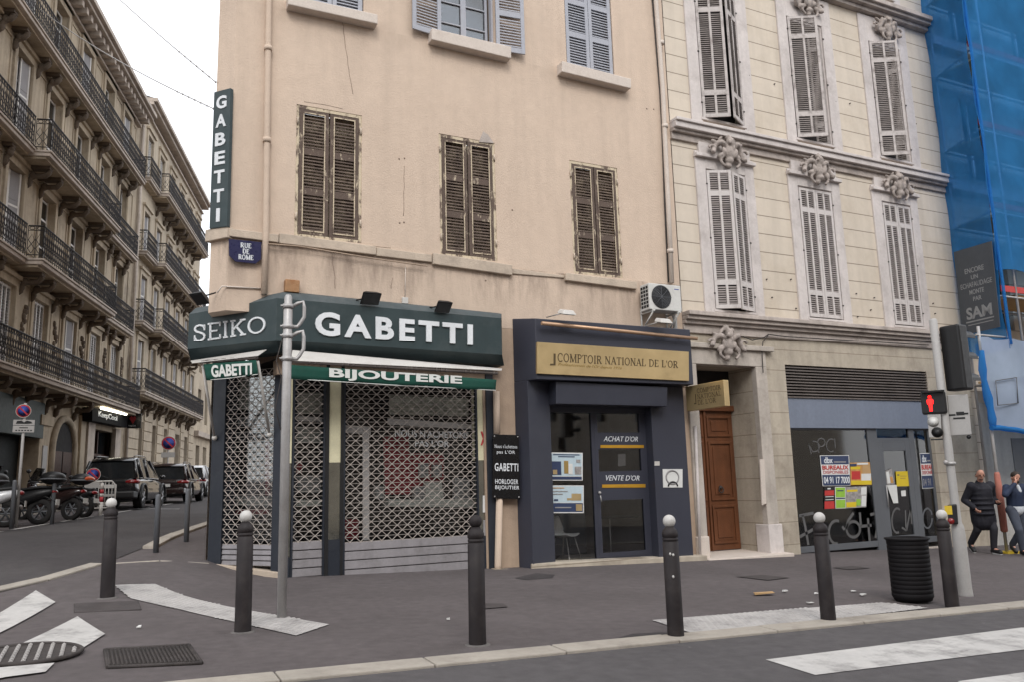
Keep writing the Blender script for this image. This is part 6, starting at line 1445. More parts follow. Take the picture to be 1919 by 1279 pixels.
person(g, -.25, 'bearded man in a navy jacket raising both hands to his face beside the scaffold post', J2, 1.8, coat2, 'jean', ex2)
# ------------------------------------------------------------------ the side street's left row of houses
LN = 9.15
FL = Frame(ND*LN, SD, -ND)
def gL(s, n): p = SD*s+ND*n; return gz(p.x, p.y)
def railing(F, u0, u1, z, d, side0=None, side1=None, h=.92):
    mb = MB()
    def run(A, B):
        L = (B-A).length; dr = (B-A)/L; up = Vector((0, 0, 1))
        for zz, r in ((h, .024), (h-.13, .01), (.1, .014)): mb.tube([A+up*zz, B+up*zz], r, 5, caps=False)
        n = max(2, round(L/.16))
        for i in range(n+1):
            c = A+dr*(L*i/n); mb.tube([c+up*.02, c+up*h], .009, 4, caps=False)
            if i < n:
                w = L/n; q = c+dr*w*.5
                mb.tube([q+up*(.14)+dr*w*.4*0, q+dr*w*.42+up*.28, q-dr*w*.42+up*.52, q+up*.68, q+dr*w*.42+up*.52, q-dr*w*.42+up*.28, q+up*.14], .01, 4, caps=False)
                mb.tube([q+dr*w*.36*math.cos(t)+up*(h-.065+.05*math.sin(t)) for t in [k*math.pi/3 for k in range(6)]], .01, 4, closed=True)
    run(F.p(u0, z, d), F.p(u1, z, d))
    if side0 is not None: run(F.p(u0, z, side0), F.p(u0, z, d))
    if side1 is not None: run(F.p(u1, z, side1), F.p(u1, z, d))
    return mb
def balcony(par, u0, u1, z, d, bays, rail_in=.06, a=None, b=None):
    m_ = MB(); m_.box(FL, u0, u1, z-.06, z, -.05, d); m_.box(FL, u0+.03, u1-.03, z-.17, z-.062, -.05, d-.04)
    o = m_.build('balcony', M['slab'], par, bevel=.015)
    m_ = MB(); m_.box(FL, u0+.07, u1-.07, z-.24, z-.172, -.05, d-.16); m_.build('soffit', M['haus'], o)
    railing(FL, u0+.05, u1-.05, z, d-rail_in, a, b).build('railing', M['rail'], o, weld=False)
    for u in bays:
        if u0+.2 < u < u1-.2:
            k = MB()
            pts = [FL.p(u, z-.3, d-.3), FL.p(u, z-.4, d-.27), FL.p(u, z-.5, d-.36), FL.p(u, z-.52, .2), FL.p(u, z-.62, .08), FL.p(u, z-.78, .07), FL.p(u, z-.86, .02)]
            k.tube(pts, [.06, .08, .08, .075, .07, .075, .04], 8); k.ell(FL.p(u, z-.5, .16), (.1, .1, .12), 8, 6); k.ell(FL.p(u+.1, z-.66, .05), (.08, .08, .1), 8, 6); k.box(FL, u-.13, u+.13, z-.34, z-.24, 0, d-.22)
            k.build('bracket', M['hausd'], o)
    return o
def lwin(par, u, w, z0, z1, style, wm='haus'):
    a, b = u-w/2, u+w/2
    o = MB().box(FL, a, b, z0, z1, -.3, -.24).build('window', M['dark'], par)
    f = MB()
    if style == 'bars':
        n = 4
        for i in range(n+1):
            x = a+.03+(w-.06)*i/n; f.box(FL, x-.028, x+.028, z0, z1, -.14, -.08)
        for zz in (z0+.03, z0+(z1-z0)*.3, z1-.05): f.box(FL, a, b, zz-.03, zz+.03, -.135, -.085)
        s_ = MB(); zz = z0+.06
        while zz < z1-.08: s_.hexa([FL.p(a, zz, -.09), FL.p(b, zz, -.09), FL.p(b, zz+.012, -.09), FL.p(a, zz+.012, -.09), FL.p(a, zz+.03, -.13), FL.p(b, zz+.03, -.13), FL.p(b, zz+.042, -.13), FL.p(a, zz+.042, -.13)]); zz += .085
        s_.build('slats', M['gsh'], o, weld=False)
        f.build('shutter', M['wfr'], o)
    else:
        for x0, x1 in ((a, a+.07), (u-.05, u+.05), (b-.07, b)): f.box(FL, x0, x1, z0, z1, -.22, -.17)
        for zz in (z0+.05, z0+(z1-z0)*.42, z0+(z1-z0)*.75, z1-.06): f.box(FL, a+.07, u-.05, zz-.03, zz+.03, -.215, -.175); f.box(FL, u+.05, b-.07, zz-.03, zz+.03, -.215, -.175)
        f.build('frame', M['wfr'], o)
        MB().box(FL, a+.05, b-.05, z0+.05, z1-.05, -.2, -.195).build('pane', M['carglass'], o)
        if style == 'leaf':
            G = FL.turn(b-.02, 0, -.08, .12+random.uniform(0, .2)); l_ = MB(); wl = w*.42
            l_.box(G, -wl, 0, z0+.02, z1-.02, 0, .03)
            for i in range(3): l_.box(G, -wl+.06, -.06, z0+.1+(z1-z0)*.32*i, z0+(z1-z0)*.32*(i+1)-.02, .03, .04)
            l_.build('shutter', M['gsh'], o)
            e_ = MB(); e_.box(G, -.06, .0, z0+.02, z1-.02, .031, .05); e_.box(G, -wl, -wl+.04, z0+.02, z1-.02, .031, .05); e_.box(G, -wl, 0, z0+(z1-z0)*.6, z0+(z1-z0)*.6+.06, .032, .05); e_.build('shutter_edge', M['wfr'], o)
    t = MB(); t.box(FL, a-.18, a, z0, z1+.2, -.02, .06); t.box(FL, b, b+.18, z0, z1+.2, -.02, .06); t.box(FL, a, b, z1, z1+.2, -.02, .062); t.box(FL, a-.24, b+.24, z1+.2, z1+.32, -.02, .14)
    t.build('surround', M[wm], o, bevel=.012)
    return o
H1 = thing('stone_apartment_house', SD*16+ND*LN+Vector((0, 0, gL(16, LN))), 'dark ornate stone apartment house with iron balconies at the mouth of the side street', 'house')
B1 = [18.1, 20.7, 23.3, 25.75, 28.35, 30.95, 33.5]
rows1 = ((4.7, 7.25), (7.9, 10.5), (11.0, 13.8), (14.35, 16.85))
e1 = 35.9; t1 = 17.55
gf1 = [(19.5, 26.2, .2, 3.55, .5), (31.3, 34.4, .2, 3.85, .4)]
mb = MB(); wall_holes(mb, FL, 15.6, e1, .0, t1, [(u-.56, u+.56, a, b, .3) for u in B1 for a, b in rows1]+gf1); mb.build('wall', M['haus'], H1)
bx = MB()
def wall_pt(u, n, z): p = SD*u+ND*(LN+n); return (p.x, p.y, z)
bx.add([wall_pt(15.6, 0, 0), wall_pt(15.6, 12, 0), wall_pt(15.6, 12, t1), wall_pt(15.6, 0, t1), wall_pt(e1, 12, t1), wall_pt(e1, 0, t1), wall_pt(e1, 12, 0), wall_pt(e1, 0, 0)], [(0, 1, 2, 3), (5, 4, 6, 7)]); bx.build('gable_wall', M['haus'], H1)
rf = MB(); rf.add([wall_pt(15.4, -.3, t1+.1), wall_pt(e1, -.3, t1+.1), wall_pt(e1, 4, t1+2.2), wall_pt(15.4, 4, t1+2.2), wall_pt(e1, 12, t1+.6), wall_pt(15.4, 12, t1+.6)], [(0, 1, 2, 3), (3, 2, 4, 5)]); r_o = rf.build('roof', M['zinc'], H1)
ch = MB(); p = SD*33+ND*(LN+1.2)
for u, n, h in ((34.2, 1.0, 1.3), (26, 1.5, 1.0)): 
    F_ = Frame(SD*u+ND*(LN+n), SD, -ND); ch.box(F_, -.6, .6, t1-.2, t1+.5+h, -.4, .4); ch.box(F_, -.68, .68, t1+.5+h, t1+.62+h, -.48, .48)
ch.build('chimney', M['haus2'], r_o)
sn_ = MB(); 
for u in [16+i*.9 for i in range(22)]: sn_.tube([wall_pt(u, -.1, t1+.1), wall_pt(u, -.1, t1+.35)], .015, 4)
F_ = FL
for u in (27.5, 27.95): sn_.tube([wall_pt(u, .2, t1+.1), wall_pt(u, .2, t1+1.0)], .015, 4)
sn_.tube([wall_pt(27.5, .2, t1+1.0), wall_pt(27.95, .2, t1+1.0)], .015, 4)
sn_.build('roof_ironwork', M['rail'], r_o)
c_ = MB()
for z0, z1, d in ((t1-.05, t1+.12, .75), (t1-.17, t1-.052, .62), (t1-.5, t1-.4, .16)): c_.box(FL, 15.6, e1-.75, z0, z1, -.05, d)
u = 15.9
while u < e1-1.0: c_.box(FL, u, u+.2, t1-.4, t1-.172, -.05, .5); u += .46
c_.build('cornice', M['slab'], H1, bevel=.01)
mids = [(a+b)/2 for a, b in zip(B1, B1[1:])]+[B1[-1]+.95]
for (a, b), st_ in zip(rows1, ('bars', 'leaf', 'leaf', 'leaf')):
    for u in B1:
        s_ = st_
        if st_ == 'bars' and u == 28.35: s_ = 'leaf'
        if 7 < a < 12 and (u > 27 or u == 25.75): s_ = 'frame'
        if a > 14 and u in (25.75, 30.95): s_ = 'frame'
        lwin(H1, u, 1.12, a, b, s_)
br_u = sorted([m_-.45 for m_ in mids]+[m_+.45 for m_ in mids])
balcony(H1, 15.7, 34.5, 4.79, .85, [u for u in br_u if u < 30], .06, None, 0)
for z in (7.95, 11.07):
    balcony(H1, 15.7, 23.3, z, .48, br_u, .06, None, None); balcony(H1, 23.36, 30.5, z, .85, br_u, .06, .4, .4); balcony(H1, 30.56, 34.5, z, .48, br_u, .06, None, 0)
balcony(H1, 15.7, 34.5, 14.4, .62, br_u, .06, None, 0)
for m_ in mids:
    for z, h in ((6.3, 1.3),):
        rel = MB()
        for k in range(9): rel.ell(FL.p(m_+random.uniform(-.16, .16), z+(k-4)*h*.1, .01), (.11*random.uniform(.5, 1), .06, .1), 8, 6)
        rel.build('carved_relief', M['hausd'], H1)
for m_ in mids:
    for z0, z1 in ((5.2, 7.5), (8.4, 10.6), (11.6, 13.9), (14.9, 16.9)):
        pn = MB()
        for q in ((m_-.42, m_+.42, z0, z0+.05), (m_-.42, m_+.42, z1-.05, z1), (m_-.42, m_-.37, z0+.05, z1-.05), (m_+.37, m_+.42, z0+.05, z1-.05)): pn.box(FL, *q, -.01, .03)
        pn.build('panel_moulding', M['haus'], H1)
MB().tube([FL.p(35.6, 1, .1), FL.p(35.6, 17.4, .1)], .07, 8).build('drainpipe', M['slab'], H1)
# ground floor of that house: dark shop, arched stone door, black sports-club front
MB().box(FL, 18.5, 26.4, 3.2, 4.25, -.1, .12).build('shop_fascia', mat('dark_green_fascia', (.03, .045, .042), .6, .2), H1, bevel=.01)
MB().box(FL, 19.5, 26.2, .2, 3.55, -.5, -.45).build('dark_shutter', mat('dark_roller', (.02, .024, .024), .7, .2), H1)
pn = MB(); pn.box(FL, 26.2, 27.0, .4, 3.6, -.02, .1); pn.box(FL, 26.1, 27.1, 3.6, 3.9, -.02, .16); pn.build('pilaster', M['haus'], H1, bevel=.015); MB().box(FL, 29.9, 30.4, .4, 4.2, -.02, .1).build('pilaster', M['haus'], H1, bevel=.015)
ar = MB(); pts = [(27.4, .5), (27.4, 2.9)]+[(28.45+1.05*math.cos(math.pi-t), 2.9+1.05*math.sin(t)) for t in [i*math.pi/12 for i in range(1, 12)]]+[(29.5, 2.9), (29.5, .5)]
ar.poly(FL, pts, -.02, .012); ar.build('arched_doorway', M['dark'], H1)
ar = MB(); ar.tube([FL.p(*q, .03) for q in pts], .12, 8); ar.build('arch_moulding', M['haus'], H1)
ar = MB(); ar.box(FL, 27.55, 28.4, .5, 2.9, .012, .03); ar.box(FL, 28.5, 29.35, .5, 2.9, .012, .03); ar.build('arch_door', M['woodd'], H1)
MB().box(FL, 26.45, 26.8, 2.0, 3.0, .1, .13).build('wall_notice', M['signgrey'], H1)
MB().box(FL, 30.55, 31.3, .4, 4.2, -.02, .14).build('pale_pilaster', M['slab'], H1, bevel=.012); MB().box(FL, 33.9, 34.6, .4, 4.0, -.02, .14).build('pale_pilaster', M['slab'], H1, bevel=.012)
MB().box(FL, 31.3, 34.4, .2, 3.85, -.3, -.28).build('shop_glass', M['carglass'], H1)
pn = MB(); [pn.box(FL, u, u+.09, .2, 3.85, -.28, -.2) for u in (31.3, 32.8, 34.3)]; pn.box(FL, 31.4, 34.3, 2.9, 3.0, -.28, -.2); pn.build('shop_frame', M['woodd'], H1)
KC = thing('shop_sign', FL.p(32.6, 3.85, .2), 'black shop sign with white letters under a lit tube in the side street', 'shop sign')
q = px_q(FL, ((173, 764), (239, 781), (239, 803), (173, 790)), .42)
MB().qbox(FL, q, .1, .42).build('board', mat('matt_black_board', (.008, .008, .009), .8, .1, spec=.1), KC, bevel=.01)
letters('lettering', 'KeepCool', FL, px_q(FL, ((184, 771), (219, 781), (219, 793), (184, 785)), .42), .425, 'letter', KC, .01, .012, 0, .9)
mb = MB(); mb.tube([FL.p(*FL.px(190, 766, .55), .55), FL.p(*FL.px(236, 777.5, .55), .55)], .05, 8); mb.build('lit_tube', M['tubelight'], KC)
mb = MB()
for x, y in ((187, 765), (235, 779)): mb.tube([FL.p(*FL.px(x, y+2, .55), .55), FL.p(*FL.px(x, y+5, .4), .4)], .015, 5)
mb.build('arm', M['rail'], KC)
KB = thing('projecting_sign', FL.p(34.9, 3.8, .5), 'small black projecting sign with a red mark beside the black shop sign', 'sign')
Fb = Frame(SD*34.6+ND*LN, -ND, -SD)
q = Fb.quad(((240, 777), (266, 777), (264, 804), (240, 802)))
ulo, uhi = min(a[0] for a in q), max(a[0] for a in q); vlo, vhi = min(a[1] for a in q), max(a[1] for a in q)
MB().box(Fb, ulo, uhi, vlo, vhi, -.06, .06).build('board', M['blacksign'], KB, bevel=.01)
mb = MB(); cx_, cy_ = ulo+(uhi-ulo)*.4, (vlo+vhi)/2+.05
mb.poly(Fb, [(cx_-.13, cy_+.05), (cx_-.06, cy_+.15), (cx_, cy_+.08), (cx_+.06, cy_+.15), (cx_+.13, cy_+.05), (cx_, cy_-.17)], .06, .068); mb.build('red_mark', M['signred'], KB)
letters('lettering', 'KeepCool', Fb, [(ulo+.06, vlo+.14), (uhi-.2, vlo+.14), (uhi-.2, vlo+.06), (ulo+.06, vlo+.06)], .06, 'letter', KB, .006, .01)
# second house
H2 = thing('ochre_apartment_house', SD*36+ND*LN+Vector((0, 0, gL(36, LN))), 'lighter ochre stone apartment house with iron balconies, second along the side street', 'house')
B2 = [37.3, 39.6, 42.0, 44.4, 46.8, 49.0]; rows2 = ((5.8, 8.1), (8.85, 11.0), (11.9, 13.9), (15.3, 17.5)); e2 = 50.2; t2 = 18.75
gf2 = [(37.8, 38.5, 1.4, 4.6, .3), (40.2, 41.0, 1.4, 4.6, .3), (42.6, 43.4, 1.4, 4.6, .3), (45.2, 46.4, 1.2, 4.5, .3), (47.6, 48.6, 1.4, 4.5, .3)]
mb = MB(); wall_holes(mb, FL, e1, e2, .0, t2, [(u-.52, u+.52, a, b, .3) for u in B2 for a, b in rows2]+gf2); mb.build('wall', M['haus2'], H2)
bx = MB(); bx.add([wall_pt(e2, 0, 0), wall_pt(e2, 12, 0), wall_pt(e2, 12, t2), wall_pt(e2, 0, t2), wall_pt(e1, 0, t2), wall_pt(e1, 12, t2), wall_pt(e1, 12, 10), wall_pt(e1, 0, 10)], [(0, 1, 2, 3), (4, 5, 6, 7)]); bx.build('gable_wall', M['haus2'], H2)
rf = MB(); rf.add([wall_pt(e1, -.4, t2+.1), wall_pt(e2, -.4, t2+.1), wall_pt(e2, 6, t2+2.0), wall_pt(e1, 6, t2+2.0)], [(0, 1, 2, 3)]); r_o = rf.build('roof', M['zinc'], H2)
ch = MB(); F_ = Frame(SD*42+ND*(LN+1.0), SD, -ND); ch.box(F_, -.5, .5, t2, t2+1.3, -.3, .3); F_ = Frame(SD*49.5+ND*(LN+.8), SD, -ND); ch.box(F_, -.3, .3, t2, t2+1.1, -.3, .3); ch.build('chimney', M['haus'], r_o)
c_ = MB()
for z0, z1, d in ((t2-.05, t2+.12, .55), (t2-.2, t2-.052, .4), (t2-.5, t2-.4, .12)): c_.box(FL, e1+.02, e2, z0, z1, -.05, d)
c_.build('cornice', M['slab'], H2, bevel=.01)
for a, b in rows2:
    for u in B2: lwin(H2, u, 1.0, a, b, 'bars' if a > 15 or (a < 6 and u == 39.6) else 'leaf', 'haus2')
for u0_, u1_, z0_, z1_, _ in gf2: MB().box(FL, u0_, u1_, z0_, z1_, -.3, -.25).build('ground_floor_window', M['gsh'], H2)
m2 = sorted([u+1.2-.4 for u in B2]+[u+1.2+.4 for u in B2])
for z in (8.78, 11.85, 15.2):
    balcony(H2, 36.0, 37.9, z, .45, m2, .06, 0, None); balcony(H2, 37.95, 48.5, z, .8, m2, .06, .4, 0)
balcony(H2, 35.8, 49.5, 5.72, .7, m2, .06, 0, 0)
for u0_, u1_ in ((36, 37.7), (38.6, 40.1), (41.1, 42.5), (43.5, 45.1), (46.5, 47.5), (48.7, 50.2)):
    rj = MB(); z = 1.6
    while z < 5.2: rj.box(FL, u0_, u1_, z, z+.4, -.01, .05); z += .44
    rj.build('rusticated_pier', M['haus2'], H2, bevel=.012)
H3 = thing('low_far_house', SD*51+ND*LN+Vector((0, 0, gL(51, LN))), 'low pale house with a pitched roof at the far end of the side street', 'house')
B3 = [51.8, 54.2, 56.6, 59, 61.4, 63.8]; rows3 = ((5.6, 7.6), (8.6, 10.4)); t3 = 11.4
mb = MB(); wall_holes(mb, FL, e2, 72, .0, t3, [(u-.5, u+.5, a, b, .25) for u in B3 for a, b in rows3]+[(u-.6, u+.6, 1.2, 4.2, .25) for u in B3]); mb.build('wall', M['haus2'], H3)
for u in B3:
    for a, b in rows3+((1.2, 4.2),): 
        o = MB().box(FL, u-.5, u+.5, a, b, -.24, -.2).build('window', M['carglass'], H3); MB().box(FL, u-.04, u+.04, a, b, -.19, -.15).build('frame', M['wfr'], o)
rf = MB(); rf.add([wall_pt(e2, -.4, t3), wall_pt(72, -.4, t3), wall_pt(72, 5, t3+3), wall_pt(e2, 5, t3+3), wall_pt(e2, 0, t3), wall_pt(e2, 10, t3)], [(0, 1, 2, 3), (4, 3, 5)]); rf.build('roof', mat('clay_tiles', (.3, .2, .14), .9, .2), H3)
c_ = MB(); c_.box(FL, e2+.05, 72, 4.7, 5.0, -.02, .3); c_.box(FL, e2+.05, 72, t3-.2, t3, -.02, .35); c_.build('cornice', M['slab'], H3)
# the street's far end
FE = thing('end_house', SD*82+ND*4, 'distant house closing the far end of the side street', 'house')
Fe = Frame(SD*82+ND*4, -ND, -SD); mb = MB(); wall_holes(mb, Fe, -25, 25, 0, 12, [(u, u+1, z, z+1.8, .2) for u in range(-12, 13, 3) for z in (2, 5.5, 9)]); mb.build('wall', M['haus2'], FE)
MB().box(Fe, -12, 13, 1.5, 11, -.25, -.2).build('window_glass', M['carglass'], FE)
# ------------------------------------------------------------------ cars
def car(loc, head, label, paint, L, W, H, suv=True, cat='car'):
    rz = math.atan2(head.y, head.x); o = thing('parked_car', loc, label, cat, 'cars parked along the side street', rz)
    hw = W/2; bl = H*.6; gc = .2
    X = lambda t: -L/2+L*t
    st_ = [(0.0, .62, bl*.93, .84), (.015, .42, bl*1.0, .92), (.06, .3, bl*1.02, .97), (.2, gc, bl*1.0, 1.0), (.5, gc, bl*.98, 1.0), (.7, gc, bl*.95, 1.0), (.82, gc+.02, bl*.88, .97), (.94, .27, bl*.78, .88), (.99, .36, bl*.66, .76), (1, .44, bl*.55, .7)]
    mb = MB(); ring = 12; vs = []
    for t, z0, z1, w in st_:
        a = hw*w
        for y, z in ((0, z0), (.8, z0), (.95, z0+.06), (1.0, z0+(z1-z0)*.35), (.985, z0+(z1-z0)*.62), (.94, z1-.03), (.86, z1), (0, z1+.02)): vs.append((X(t), a*y, z))
    k = 8; n = len(st_)
    for sg in (1, -1):
        V = [(x, sg*y, z) for x, y, z in vs]
        fs = [(i*k+j, (i+1)*k+j, (i+1)*k+j+1, i*k+j+1) for i in range(n-1) for j in range(k-1)]+[tuple(range(k)), tuple((n-1)*k+j for j in range(k))]
        mb.add(V, fs, True)
    mb.build('body', M[paint], o, local=True, subsurf=1)
    # cabin: glass volume with roof and pillars over it
    r0, r1 = (.05, .6) if suv else (.08, .56)
    cab = [(r0-.035, bl*.99, .9), (r0+.03, H*.93, .74), (r0+.1, H*.985, .71), (.4, H*.995, .71), (.52, H*.955, .7), (.72, bl*.97, .86)]
    g_ = MB(); vs = []
    low = [(r0-.035), r0+.02, r0+.12, .42, .6, .72]
    for (t, z, w), tl_ in zip(cab, low): vs += [(X(t), hw*w, z), (X(tl_), hw*.91, bl*.96)]
    for sg in (1, -1):
        V = [(x, sg*y, z) for x, y, z in vs]; g_.add(V, [(2*i, 2*i+2, 2*i+3, 2*i+1) for i in range(5)])
    tops = [(X(t), hw*w, z) for t, z, w in cab]
    for a, b in zip(tops, tops[1:]): g_.add([a, b, (b[0], -b[1], b[2]), (a[0], -a[1], a[2])], [(0, 1, 2, 3)])
    g_.build('windows', M['carglass'], o, local=True)
    rf_ = MB(); vs = []
    rl = [(r0+.015, H*.925, .755), (r0+.03, H*.955, .75), (r0+.1, H*1.0, .735), (.4, H*1.01, .735), (.525, H*.96, .725)]
    for t, z, w in rl: vs += [(X(t), hw*w, z-.03), (X(t), hw*w*.92, z+.008), (X(t), 0, z+.025), (X(t), -hw*w*.92, z+.008), (X(t), -hw*w, z-.03)]
    rf_.add(vs, [(i*5+j, (i+1)*5+j, (i+1)*5+j+1, i*5+j+1) for i in range(4) for j in range(4)], True)
    rf_.build('roof', M[paint], o, local=True)
    pl_ = MB()
    for sg in (1, -1):
        pl_.tube([(X(r0+.02), sg*hw*.75, H*.93), (X(r0-.03), sg*hw*.9, bl*.99)], .05, 6); pl_.tube([(X(.525), sg*hw*.725, H*.955), (X(.715), sg*hw*.87, bl*.98)], .035, 6); pl_.tube([(X(.36), sg*hw*.735, H*.98), (X(.37), sg*hw*.925, bl*.97)], .035, 6); pl_.tube([(X(.15), sg*hw*.735, H*.98), (X(.17), sg*hw*.93, bl*.97)], .05, 6)
        if suv: pl_.tube([(X(.12), sg*hw*.66, H*1.02), (X(.2), sg*hw*.66, H*1.045), (X(.42), sg*hw*.66, H*1.045), (X(.48), sg*hw*.66, H*1.01)], .018, 6)
    pl_.build('pillars', M[paint], o, local=True)
    chrome = MB(); [chrome.tube([(X(.1), sg*hw*.945, bl*.99), (X(.3), sg*hw*.955, bl*.985), (X(.68), sg*hw*.93, bl*.965)], .012, 5) for sg in (1, -1)]; chrome.build('side_trim', M['galv'], o, local=True)
    for sg in (1, -1):
        m_ = MB(); m_.ell((X(.64), sg*(hw+.1), bl*1.04), (.07, .1, .07), 10, 8); m_.build('mirror', M[paint], o, local=True)
        for t in (.19, .8):
            r = .34 if suv else .31
            w_ = MB(); w_.lathe((X(t), sg*(hw-.16), r), [(r*.6, -.1*1), (r*.97, -.11), (r, -.06), (r, .1), (r*.96, .14), (r*.62, .15), (r*.6, .12)], 24, (0, sg, 0), caps=False); wo_ = w_.build('wheel', M['tyre'], o, local=True)
            ri = MB(); ri.lathe((X(t), sg*(hw-.16), r), [(r*.63, .12), (r*.6, .135), (r*.5, .1), (.001, .11)], 20, (0, sg, 0))
            for q in range(5):
                a = q*2*math.pi/5; ri.limb((X(t), sg*(hw-.03), r), (X(t)+r*.55*math.cos(a), sg*(hw-.03), r+r*.55*math.sin(a)), .035, .03, 6)
            ri.build('rim', M['rim'], wo_, local=True)
            ac_ = MB(); ac_.tube([(X(t)+(r+.07)*math.cos(a), sg*(hw-.015), r+.02+(r+.07)*math.sin(a)) for a in [i*math.pi/12 for i in range(-1, 14)]], .045, 6); ac_.build('wheel_arch', M['black'], o, local=True)
        tl_ = MB(); tl_.ell((X(.03), sg*hw*.72, bl*.87), (.15, .27, .085), 14, 8); tl_.ell((X(.05), sg*hw*.9, bl*.87), (.2, .09, .08), 12, 8)
        tl_.build('taillight', M['redlamp'], o, local=True)
        tl_ = MB(); tl_.ell((X(.008), sg*hw*.72, .48), (.04, .12, .04), 10, 6); tl_.build('reflector', M['redlamp'], o, local=True)
        hl_ = MB(); hl_.ell((X(.965), sg*hw*.62, bl*.72), (.14, .16, .07), 10, 8); hl_.build('headlight', M['rim'], o, local=True)
    bp = MB(); bp.hexa([(X(-.012), hw*.86, .34), (X(-.012), -hw*.86, .34), (X(-.012), -hw*.86, .56), (X(-.012), hw*.86, .56), (X(.06), hw*.95, .3), (X(.06), -hw*.95, .3), (X(.06), -hw*.95, .56), (X(.06), hw*.95, .56)]); bp.build('bumper', M[paint if paint != 'carblack' else 'black'], o, local=True, bevel=.05)
    np_ = MB(); np_.box(Frame((X(-.016), 0, 0), (0, -1, 0), (-1, 0, 0)), -.26, .26, bl*.68, bl*.68+.11, 0, .02); np_.build('number_plate', M['plate'], o, local=True)
    wp = MB(); wp.tube([(X(-.02)+.02, 0, bl*1.0), (X(.0), .35, bl*1.12)], .012, 5); wp.build('rear_wiper', M['black'], o, local=True)
    return o
def park(px, py, L, W, H, label, paint, suv=True, t=.19):
    g = gpt(px, py); c = g+ND*(W/2-.08)+SD*(L*(.5-t)); c.z = gz(c.x, c.y)+.01
    return car(c, SD, label, paint, L, W, H, suv)
park(264, 957, 4.4, 1.74, 1.62, 'black sport utility car with red tail lights just past the barrier', 'carblack')
park(354, 945, 4.2, 1.78, 1.5, 'dark brown hatchback parked behind the black sport utility car', 'carbrown')
park(386, 934, 4.1, 1.75, 1.5, 'white hatchback partly hidden by the corner shop pillar', 'carwhite', False)
